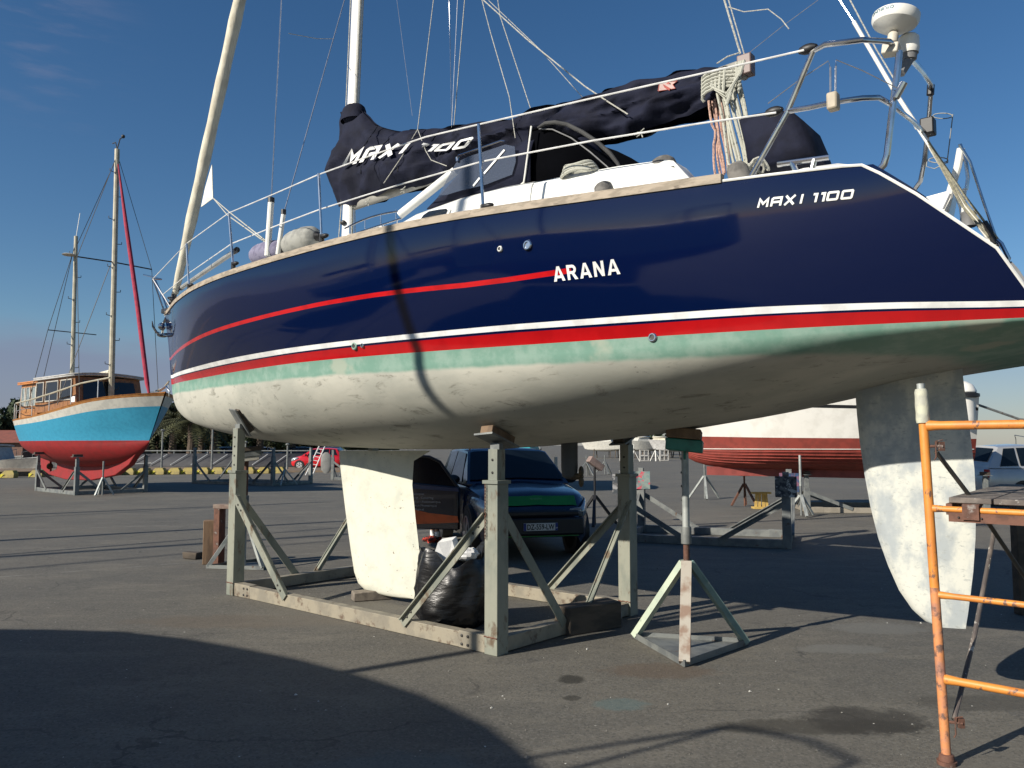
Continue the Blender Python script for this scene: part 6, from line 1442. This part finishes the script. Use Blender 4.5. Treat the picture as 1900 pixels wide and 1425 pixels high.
# kerb blocks
yel = M('yellow_block', (.30, .235, .055), (.22, .17, .05), 5, .7, spots=(.14, .12, .08), sscale=6, slo=.6, shi=.72)
kp = thing('kerb_block', '', 'kerb block', (0, 0, 0)); b = MB(); b.plate([(-.34, -.2, .0), (.34, -.2, 0), (.34, -.16, .22), (.20, -.08, .38), (-.20, -.08, .38), (-.34, -.16, .22)], (0, .38, 0)); b.build('block', yel, kp, bevel=.02)
b = MB(); b.plate([(-.34, -.206, .20), (-.14, -.206, .20), (-.34, -.206, .0)], (0, .003, 0)); b.build('painted_chevron', M('bright_yellow', (.70, .62, .04), None, 4, .6), kp)
bxs = [-30, 18, 70, 118, 212, 240, 268, 296, 325, 350, 378, 405, 432, 462, 490, 518]
for i, px in enumerate(bxs):
    D = interp(px, [(-30, 40.5), (240, 45.5), (530, 48)]); q = W(px, 870, D)
    lab = 'yellow block of the row along the quay edge, no. ' ; where = ['at the far left edge', 'below the moored cabin boat', 'just left of the turquoise boat cradle', 'behind the turquoise boat cradle', 'right of the turquoise boat keel', 'second right of the turquoise boat keel', 'third right of the turquoise boat keel', 'below the left end of the empty cradle', 'left beside the empty cradle post', 'right at the empty cradle left post', 'behind the empty cradle brace', 'behind the middle of the empty cradle', 'left of the big near cradle post', 'right of the rusty stand', 'behind the right post of the empty cradle', 'last before the red hatchback'][i]
    lab = f'yellow quay kerb block {where}'
    if i == 0: kp.location = (q.x, q.y, 0); kp['label'] = lab; kp['group'] = 'yellow blocks along the quay edge'
    else: copy_tree(kp, (q.x, q.y, 0), random.uniform(-.06, .06), lab, 'yellow blocks along the quay edge')
b = MB(); 
P = [W(-200, 870, 40.3), W(240, 870, 46.2), W(530, 870, 48.8)]
for a, c in zip(P, P[1:]): a.z = c.z = .13; b.bar(a, c, .30, .26)
tag(b.build('quay_timber', wood_d), 'long dark timber kerb running between the yellow blocks', 'kerb')
b = MB(); b.plate([(-60, 46.8, .0), (-2, 50.2, .0), (-2, 57, .0), (-60, 57, .0)], (0, 0, .12)); pv = b.build('pavement', M('sandy_pavement', (.20, .14, .09), (.14, .11, .08), 1.2, .9)); pv['kind'] = 'structure'
# low grey bank with slanted white rails
bk = thing('ramp_barrier', 'low grey sloping barrier with slanted white bars beyond the yellow blocks', 'barrier', (-18, 57.2, 0))
b = MB(); b.plate([(-14, 57.0, .12), (-14, 58.4, 1.0), (-14, 58.6, .0)], (0, 0, 0)) if False else b.add([(-32, 57.2, .12), (-8, 57.2, .12), (-8, 58.6, 1.02), (-32, 58.6, 1.02)], [(0, 1, 2, 3)]); b.build('bank', M('bank_grey', (.045, .045, .048), (.032, .032, .036), 2, .8), bk, world=True, solid=.1)
for k in range(15):
    x = -30 + k * 1.45; b = MB(); b.tube([(x, 57.18, .28), (x + .75, 58.2, 1.0)], .035, 5); b.build('slanted_bar', plastic_w, bk, world=True)
b = MB(); b.tube([(-32, 58.5, 1.25), (-8, 58.5, 1.25)], .05, 6); b.build('top_rail', galv_d, bk, world=True)
# fence with vertical posts
fe = thing('metal_fence', 'thin grey railing fence left of the red hatchback', 'fence', (-24, 60, 0))
for z in (.75, 1.25): b = MB(); b.tube([(-34, 60.2, z), (-9, 60.2, z)], .03, 5); b.build('rail', galv, fe, world=True)
for k in range(21): b = MB(); b.tube([(-34 + 1.25 * k, 60.2, 0), (-34 + 1.25 * k, 60.2, 1.3)], .03, 5); b.build('post', galv, fe, world=True)
for k, (px, top) in enumerate(((393, 770), (455, 822), (533, 826), (300, 800))):
    q = W(px, 860, 52); tz = EYE + (825 - top) * 52 / F; b = MB(); b.tube([(q.x, q.y, 0), (q.x, q.y, tz)], [.07, .05], 8); b.ball((q.x, q.y, tz + .05), (.14, .14, .08), 8, 6)
    tag(b.build('lamp_post', galv_d, loc=(q.x, q.y, 0)), ['tall grey pole beyond the barrier left of the near cradle post', 'short grey pole just right of the rusty stand', 'grey pole just left of the red hatchback', 'thin pole in front of the palms nearest the turquoise boat'][k], 'lamp post', 'poles along the quay')
# ---- trees
leafA = M('leaf_dark', (.022, .040, .012), (.012, .024, .008), 1.2, .8, lo=.35, hi=.65, spots=(.055, .075, .02), sscale=2.2, slo=.5, shi=.7)
leafP = M('palm_leaf', (.060, .062, .020), (.030, .035, .012), 2, .75); trunk_m = M('trunk', (.10, .07, .05), (.06, .045, .03), 8, .9)
def tree(label, c, hgt, rad, seed, n=1500, group='trees behind the quay', leaf=leafA, ls=.30):
    rnd = random.Random(seed); t = thing('broadleaf_tree', label, 'tree', c, 0, group)
    b = MB(); b.tube([(0, 0, 0), (.1, 0, hgt * .3), (.05, .1, hgt * .6)], [.22, .17, .08], 8)
    for k in range(5): a = rnd.uniform(0, 6.28); b.tube([(.08, 0, hgt * (.28 + .05 * k)), (rad * .55 * math.cos(a), rad * .55 * math.sin(a), hgt * (.55 + .07 * k))], [.09, .03], 6)
    b.build('trunk', trunk_m, t)
    cl = [(Vector((rad * math.sqrt(rnd.random()) * math.cos(a), rad * math.sqrt(rnd.random()) * math.sin(a), hgt * rnd.uniform(.28, .92))), rad * rnd.uniform(.22, .42)) for a in [rnd.uniform(0, 6.28) for _ in range(22)]]
    b = MB()
    for _ in range(n):
        p, r = rnd.choice(cl); d = Vector((rnd.gauss(0, 1), rnd.gauss(0, 1), rnd.gauss(0, .8))).normalized() * r * rnd.uniform(.55, 1.05); q = p + d
        if q.z < .3: q.z = .3 + rnd.random()
        u = Vector((rnd.gauss(0, 1), rnd.gauss(0, 1), rnd.gauss(0, 1))).normalized(); v = u.cross(d).normalized() if u.cross(d).length > .01 else Vector((0, 0, 1)); s_ = ls * rnd.uniform(.6, 1.4)
        b.add([q - u * s_, q - v * s_ * .6, q + u * s_, q + v * s_ * .6], [(0, 1, 2, 3)])
    b.build('crown', leaf, t, smooth=180); return t
def palm(label, c, hgt, seed):
    rnd = random.Random(seed); t = thing('palm_tree', label, 'palm tree', c, 0, 'palms behind the quay'); b = MB()
    b.tube([(0, 0, 0), (.1, 0, hgt * .5), (.15, 0, hgt)], [.38, .30, .34], 10); b.build('trunk', trunk_m, t); b = MB()
    for k in range(46):
        a = rnd.uniform(0, 6.28); el = rnd.uniform(-.35, 1.35); L_ = rnd.uniform(1.7, 3.3); d = Vector((math.cos(a), math.sin(a), 0)); P = []
        for i in range(8): f = i / 7; P.append(Vector((.15, 0, hgt)) + d * (L_ * f * math.cos(el * (1 - f * .5))) + Vector((0, 0, L_ * (f * math.sin(el) - .50 * f * f * (1.1 - .3 * el)))))
        sd = Vector((-d.y, d.x, 0))
        for i in range(7):
            for sg in (-1, 1):
                for m_ in (0, .5):
                    q = P[i].lerp(P[i + 1], m_); e = q + sd * sg * .42 * math.sin(math.pi * (i + 1 + m_) / 8.6) + Vector((0, 0, -.22)) + d * .15; b.add([q, q + (P[i + 1] - P[i]) * .35, e], [(0, 1, 2)])
    b.build('crown', leafP, t, smooth=180); return t
for k, (px, D, hh) in enumerate(((268, 76, 3.4), (318, 70, 3.6), (352, 66, 3.5), (371, 74, 3.3), (394, 68, 3.6), (480, 72, 3.4), (540, 74, 3.3))):
    q = W(px, 850, D); palm(['palm tree half hidden by the bow of the turquoise boat', 'palm tree just right of the turquoise boat bow', 'palm tree with thick trunk below the navy yacht stem', 'slim palm close behind the thick-trunked one', 'palm tree left of the near cradle post', 'palm tree behind the rusty stand', 'palm tree above the dark parked cars left of the red hatchback'][k], (q.x, q.y, 0), hh, 20 + k)
tl = [(205, 92, 6.0, 3.2), (250, 90, 6.6, 3.4), (290, 96, 7.0, 3.6), (335, 95, 7.2, 3.8), (385, 94, 6.6, 3.6), (430, 96, 6.2, 3.4), (480, 94, 6.2, 3.6), (535, 96, 6.0, 3.6), (590, 95, 6.2, 3.6), (645, 96, 6.0, 3.4), (8, 88, 6.6, 2.6), (52, 96, 4.6, 3.2), (100, 98, 4.4, 3.0), (150, 96, 4.2, 3.0)]
tlab = ['dense dark tree behind the turquoise boat wheelhouse end', 'dense dark tree behind the turquoise boat bow', 'tall dark tree between the turquoise boat and the navy yacht bow', 'dark tree directly below the navy yacht stem', 'dark tree behind the palm left of the cradle post', 'dark tree behind the near cradle post', 'dark tree above the rusty stand blocks', 'dark tree right of the rusty stand', 'dark tree behind the red hatchback', 'dark tree just left of the keel root', 'tall feathery tree at the far left edge', 'low dark tree under the red roof at left', 'low dark bush tree behind the turquoise boat stern', 'low dark bush tree behind the turquoise boat midships']
for k, ((px, D, hh, rr), lb) in enumerate(zip(tl, tlab)): q = W(px, 850, D); tree(lb, (q.x, q.y, 0), hh, rr, 50 + k, n=1700)
b = MB()
rnd = random.Random(5)
for i in range(9000):
    x = rnd.uniform(-62, -14); y = rnd.uniform(97, 100); z = abs(rnd.gauss(0, 1)) * 1.1 + .1; s_ = .35; u = Vector((rnd.gauss(0, 1), rnd.gauss(0, .5), rnd.gauss(0, 1))).normalized(); v = u.cross(Vector((0, 1, 0))).normalized(); q = Vector((x, y, min(z, 4.0)))
    b.add([q - u * s_, q - v * s_, q + u * s_, q + v * s_], [(0, 1, 2, 3)])
ug = b.build('undergrowth', leafA, smooth=180); tag(ug, 'dark undergrowth filling the gaps between the far trees', 'undergrowth', kind='stuff')
# red-roofed houses at the left
for k, (px, D, wd, hz, rz_, lab) in enumerate(((45, 104, 9, 3.2, 2.0, 'long red-tiled roof building behind the trees at the far left'), (8, 84, 6, 1.9, 1.3, 'low brown-walled hut with red roof at the left edge'))):
    q = W(px, 830, D); t = thing('house', lab, 'house', (q.x, q.y, 0), .1 * k); b = MB(); b.box((0, 0, hz / 2), (wd, 5, hz)); hw_ = b.build('wall', M(f'hwall{k}', (.20, .11, .08), (.15, .09, .07), 2, .9), t)
    b = MB(); b.add([(-wd / 2 - .4, -2.9, hz), (wd / 2 + .4, -2.9, hz), (wd / 2 - .8, 0, hz + rz_), (-wd / 2 + .8, 0, hz + rz_), (-wd / 2 - .4, 2.9, hz), (wd / 2 + .4, 2.9, hz)], [(0, 1, 2, 3), (3, 2, 5, 4), (0, 3, 4), (1, 5, 2), (0, 4, 5, 1)]); b.build('roof', M(f'hroof{k}', (.22, .07, .05), (.17, .06, .045), 3, .9), t)
    for x in (-.3, .1): b = MB(); b.box((x * wd, -2.52, hz * .55), (.9, .06, hz * .35)); b.build('window', glass_k, t)
# moored cabin boats at the left
def cabin_boat(label, px, D, rz, L=6.5, mast=0., group='cabin boats at the quay', dz=-.4, hullm=None):
    q = W(px, 860, D); t = thing('cabin_boat', label, 'motorboat', (q.x, q.y, dz), rz, group)
    small_hull(t, L, 2.3, 1.25, .95, .85, .25, -.1, [hullm or kwhite], [1, .5, 0], [0, 0], stem_r=.6, tr=.8)
    h_ = house(t, 2.0, L - 1.8, .8, .95, 1.95, .35, M('cabin_grey', (.30, .31, .32), (.24, .25, .26), 4, .5) if 'cabin_grey' not in MATS else MATS['cabin_grey'], MATS['roof_grey'], over=.12)
    for sg in (-1, 1):
        for x0, x1 in ((2.5, 3.2), (3.35, 4.2)): b = MB(); b.add([(x0, sg * .86, 1.3), (x1, sg * .86, 1.3), (x1, sg * .84, 1.75), (x0 + .1, sg * .84, 1.75)], [(0, 1, 2, 3)]); b.build('window', glass_k, h_)
    b = MB(); b.tube([(.5, -.5, 1.6), (.0, 0, 1.75), (.5, .5, 1.6)], .02, 5); b.tube([(.5, -.5, 1.1), (.5, -.5, 1.6)], .02, 5); b.tube([(.5, .5, 1.1), (.5, .5, 1.6)], .02, 5); b.build('pulpit', steel, t)
    if mast: b = MB(); b.tube([(3.4, 0, 1.9), (3.4, 0, mast)], [.07, .05], 8); b.box((3.4, 0, mast), (.3, .1, .06)); b.tube([(3.45, 0, mast), (3.9, 0, 1.9)], .012, 4); b.build('mast', plastic_w, t)
    return t
cabin_boat('white cabin boat with a tall white mast moored at the far left', 62, 54, R(172), mast=7.6)
cabin_boat('grey cabin boat behind the masted one at the far left edge', 30, 60, R(168), L=6)
cabin_boat('small white boat glimpsed under the bow of the turquoise boat', 262, 50, R(185), L=4.5, dz=-.7)

# ---- teal hull behind the dark blue car
tt = thing('teal_hull_boat', 'teal sailing hull on stands glimpsed above the dark blue car bonnet', 'sailboat', (.65, 28.2, 0), R(100))
tealm = M('teal_paint', (.03, .26, .30), (.04, .32, .36), 4, .5)
small_hull(tt, 7.2, 2.3, 3.0, 2.9, 2.8, 1.55, 1.15, [tealm], [1, .5, 0], [0, 0], stem_r=.5, tr=.75, zktab=[(0, 1.5), (1, 1.2), (3, 1.1), (5, 1.25), (7.2, 1.62)])
b = MB(); b.plate([(2.6, -.08, 1.2), (4.2, -.08, 1.2), (4.0, -.08, .1), (2.9, -.08, .1)], (0, .16, 0)); b.build('keel', tealm, tt)
cradle('grey cradle with short posts under the teal hull', (1.6, 29.4, 0), R(100), 4.6, 1.9, .9, None, mat=galv, bmat=galv_d, detail=False, padk='none')

# ---- far right yard
fdinghy = [(1085, 104, 'white'), (1112, 108, 'grey'), (1155, 102, 'white'), (1185, 106, 'cream'), (1212, 100, 'grey'), (1238, 105, 'white')]
fcol = {'white': kwhite, 'grey': MATS['roof_grey'], 'cream': cream}
for k, (px, D, cn_) in enumerate(fdinghy):
    q = W(px, 848, D); t = thing('small_boat', f'{cn_} boat on stands in the far yard ' + ['nearest the saildrive leg', 'just left of the rear cradle post', 'just right of the rear cradle post', 'above the teal-spotted pad', 'left of the green jack pad', 'behind the green jack pad'][k], 'boat', (q.x, q.y, 0), R(20 * (k % 3) - 20), 'boats in the far yard')
    small_hull(t, 5.5, 2.1, 2.3, 2.1, 2.0, 1.2, .85, [fcol[cn_]], [1, 0], [0], stem_r=.6, tr=.8)
    house(t, 1.8, 3.6, .6, 2.1, 2.6, .3, fcol[cn_], fcol[cn_])
    for x in (1.4, 4.2):
        for y in (-.7, .7): b = MB(); b.bar((x, y * 1.3, 0), (x, y * .8, 1.15), .10, .10); b.build('prop', wood_d, t)
for k, (px, D, n) in enumerate(((1158, 84, 3), (1195, 84, 2), (1232, 86, 2))):
    q = W(px, 852, D)
    for j in range(n):
        b = MB()
        for (x, z, sx, sz) in ((0, .03, .9, .06), (0, .55, .9, .06), (-.42, .29, .08, .5), (0, .29, .08, .5), (.42, .29, .08, .5)): b.box((q.x + x, q.y, .58 * j + z), (sx, .5, sz))
        tag(b.build('concrete_block', M('pale_concrete', (.42, .41, .38), (.34, .33, .31), 5, .9) if 'pale_concrete' not in MATS else MATS['pale_concrete'], loc=(q.x, q.y, .58 * j)), f"pale hollow block {['at the bottom', 'second from the ground', 'on top'][j]} of the {['left', 'middle', 'right'][k]} far stack", 'concrete block', 'far concrete blocks')
for k, (px, D, lab) in enumerate(((1176, 80, 'far three-legged stand between the first two concrete stacks'), (1216, 82, 'far three-legged stand left of the green jack pad'), (1122, 46, 'tripod stand seen left of the rear cradle post'), (1088, 44, 'slim post stand right of the saildrive leg'))):
    q = W(px, 850, D); jack_stand(lab, (q.x, q.y, 0), .4 * k, 1.75 if k < 2 else 1.1, 1.1 if k < 2 else .75, .6, 'far prop stands', base=False, collar=False, pole=plastic_w if k < 2 else galv_d, pole_low=galv_d, leg=plastic_w if k < 2 else galv_d, lw=.10)
cabin_boat('white launch behind the silver car at the right edge', 1885, 34, R(10), L=7, dz=.35, group=None)
tree('distant dark tree low behind the far yard boats', (22, 135, 0), 5.5, 5, 91, n=1200, group='distant trees'); tree('distant dark tree right of the far yard boats', (34, 138, 0), 5.5, 5.5, 92, n=1200, group='distant trees'); tree('distant dark tree behind the silver car', (66, 130, 0), 5., 6, 93, n=1200, group='distant trees')

# ------------------------------------------------------------------ boats beside and behind the photographer: they throw the shadows on the ground
b0 = Vector((-4.76, -.2, 0)); hb = Vector((-.8, .6, 0)); nrz = math.atan2(hb.y, hb.x)
nb_ = thing('neighbour_boat', 'white double-ended sailboat just left of the photographer whose shadow fills the lower left', 'sailboat', b0, nrz)
small_hull(nb_, 7.05, 2.9, 3.2, 3.2, 3.2, 1.9, 1.0, [kwhite, kred], [1, .5, 0], [0, 0], botmat=1, stem_r=.05, wtab=[(0, .03), (.3, .46), (.67, .76), (1.55, 1.24), (2.5, 1.43), (3.8, 1.45), (5.5, 1.16), (6.6, .5), (7.05, .05)])
b = MB(); b.plate([(2.0, -.1, 1.2), (5.2, -.1, 1.2), (5.0, -.1, .12), (2.4, -.1, .12)], (0, .2, 0)); b.build('keel', kred, nb_)
pt = HY(*stripe_z(765, 625), 0); wpt = MWy @ pt; a1, b1 = math.cos(SUN_AZ), math.sin(SUN_AZ)
det = (-hb.x) * b1 - (-hb.y) * a1 if False else None
# solve b0 + s*hb = wpt - t*(a1,b1)
dx, dy = wpt.x - b0.x, wpt.y - b0.y; dd0 = hb.x * b1 - a1 * hb.y; s_m = (dx * b1 - a1 * dy) / dd0
s_m = max(.8, min(6.2, s_m)); b = MB(); b.tube([(s_m, 0, 3.1), (s_m, 0, 13)], [.058, .05], 10); b.build('mast', alu, nb_)
b = MB(); P = [Vector((-5.9, .45, 3.85)), Vector((-4.82, .85, 3.9)), Vector((-4.45, .62, 3.9)), Vector((-4.28, .32, 3.88)), Vector((-4.6, .12, 3.88)), Vector((-5.9, .2, 3.85))]; b.tube(P, .022, 7)
for p in (P[0], P[1], P[3], P[5]): b.tube([p, Vector((p.x - .25, p.y - .1, 3.15))], .02, 6)
b.build('pulpit', steel, nb_, world=True)
for k, (x, y, mh, rz_, lb) in enumerate(((-20.0, 7.1, 14.5, 2.4, 'nearest'), (-24.6, 1.0, 17, 2.2, 'middle'), (-30.8, 7.0, 16, 2.6, 'farthest'))):
    t = thing('neighbour_boat', f'sailboat beyond the left edge, {lb} of three whose mast shadows cross the asphalt', 'sailboat', (x, y, 0), rz_, 'boats left of the view')
    small_hull(t, 8.5, 2.8, 2.9, 2.6, 2.5, 1.5, .9, [kwhite, (navy_m, kred, turq)[k]], [1, .4, 0], [0, 1], botmat=1, tr=.7)
    t.location = Vector((x, y, 0)) - Matrix.Rotation(rz_, 3, 'Z') @ Vector((3.5, 0, 0)); MW[t.name] = Matrix.Translation(t.location) @ Matrix.Rotation(rz_, 4, 'Z')
    b = MB(); b.plate([(2.8, -.1, 1.0), (5, -.1, 1.0), (4.8, -.1, 0), (3.1, -.1, 0)], (0, .2, 0)); b.build('keel', kred, t)
    b = MB(); b.tube([(3.5, 0, 2.5), (3.5, 0, mh)], [.11, .09], 8); b.build('mast', alu, t)
    b = MB(); b.tube([(.1, 0, 2.9), (3.5, 0, mh - .3)], [.06, .03], 6); b.build('furled_genoa', cream, t)
    b = MB(); b.tube([(3.6, 0, 3.6), (7.6, 0, 3.6)], .16, 8); b.build('boom', navyfab, t)
    b = MB(); b.tube([(3.5, 1.3, 2.6), (3.6, .8, mh * .55), (3.5, 0, mh - .4)], .012, 4); b.build('shroud', wire, t)

# grit, flakes and pebbles scattered on the asphalt
rnd = random.Random(11); b = MB()
for i in range(1500):
    y = 3.6 + 11 * rnd.random() ** 1.6; x = rnd.uniform(-.68, .68) * y; r = rnd.uniform(.003, .009) * (1 + (rnd.random() > .97) * 1.5)
    P = [Vector((x + r * math.cos(a + rnd.uniform(-.4, .4)) * rnd.uniform(.6, 1.3), y + r * math.sin(a) * rnd.uniform(.6, 1.3), .001)) for a in (0, 1.5, 3.1, 4.6)]
    b.add(P + [Vector((x, y, r * rnd.uniform(.4, .9)))], [(0, 1, 4), (1, 2, 4), (2, 3, 4), (3, 0, 4)], 0 if rnd.random() > .16 else 1)
tag(b.build('grit', [M('grit_grey', (.16, .15, .13), (.08, .08, .07), 3, .9), M('paint_flake', (.5, .49, .45), (.35, .34, .3), 3, .8)], smooth=10), 'loose grit and pale paint flakes scattered over the asphalt', 'grit', kind='stuff')
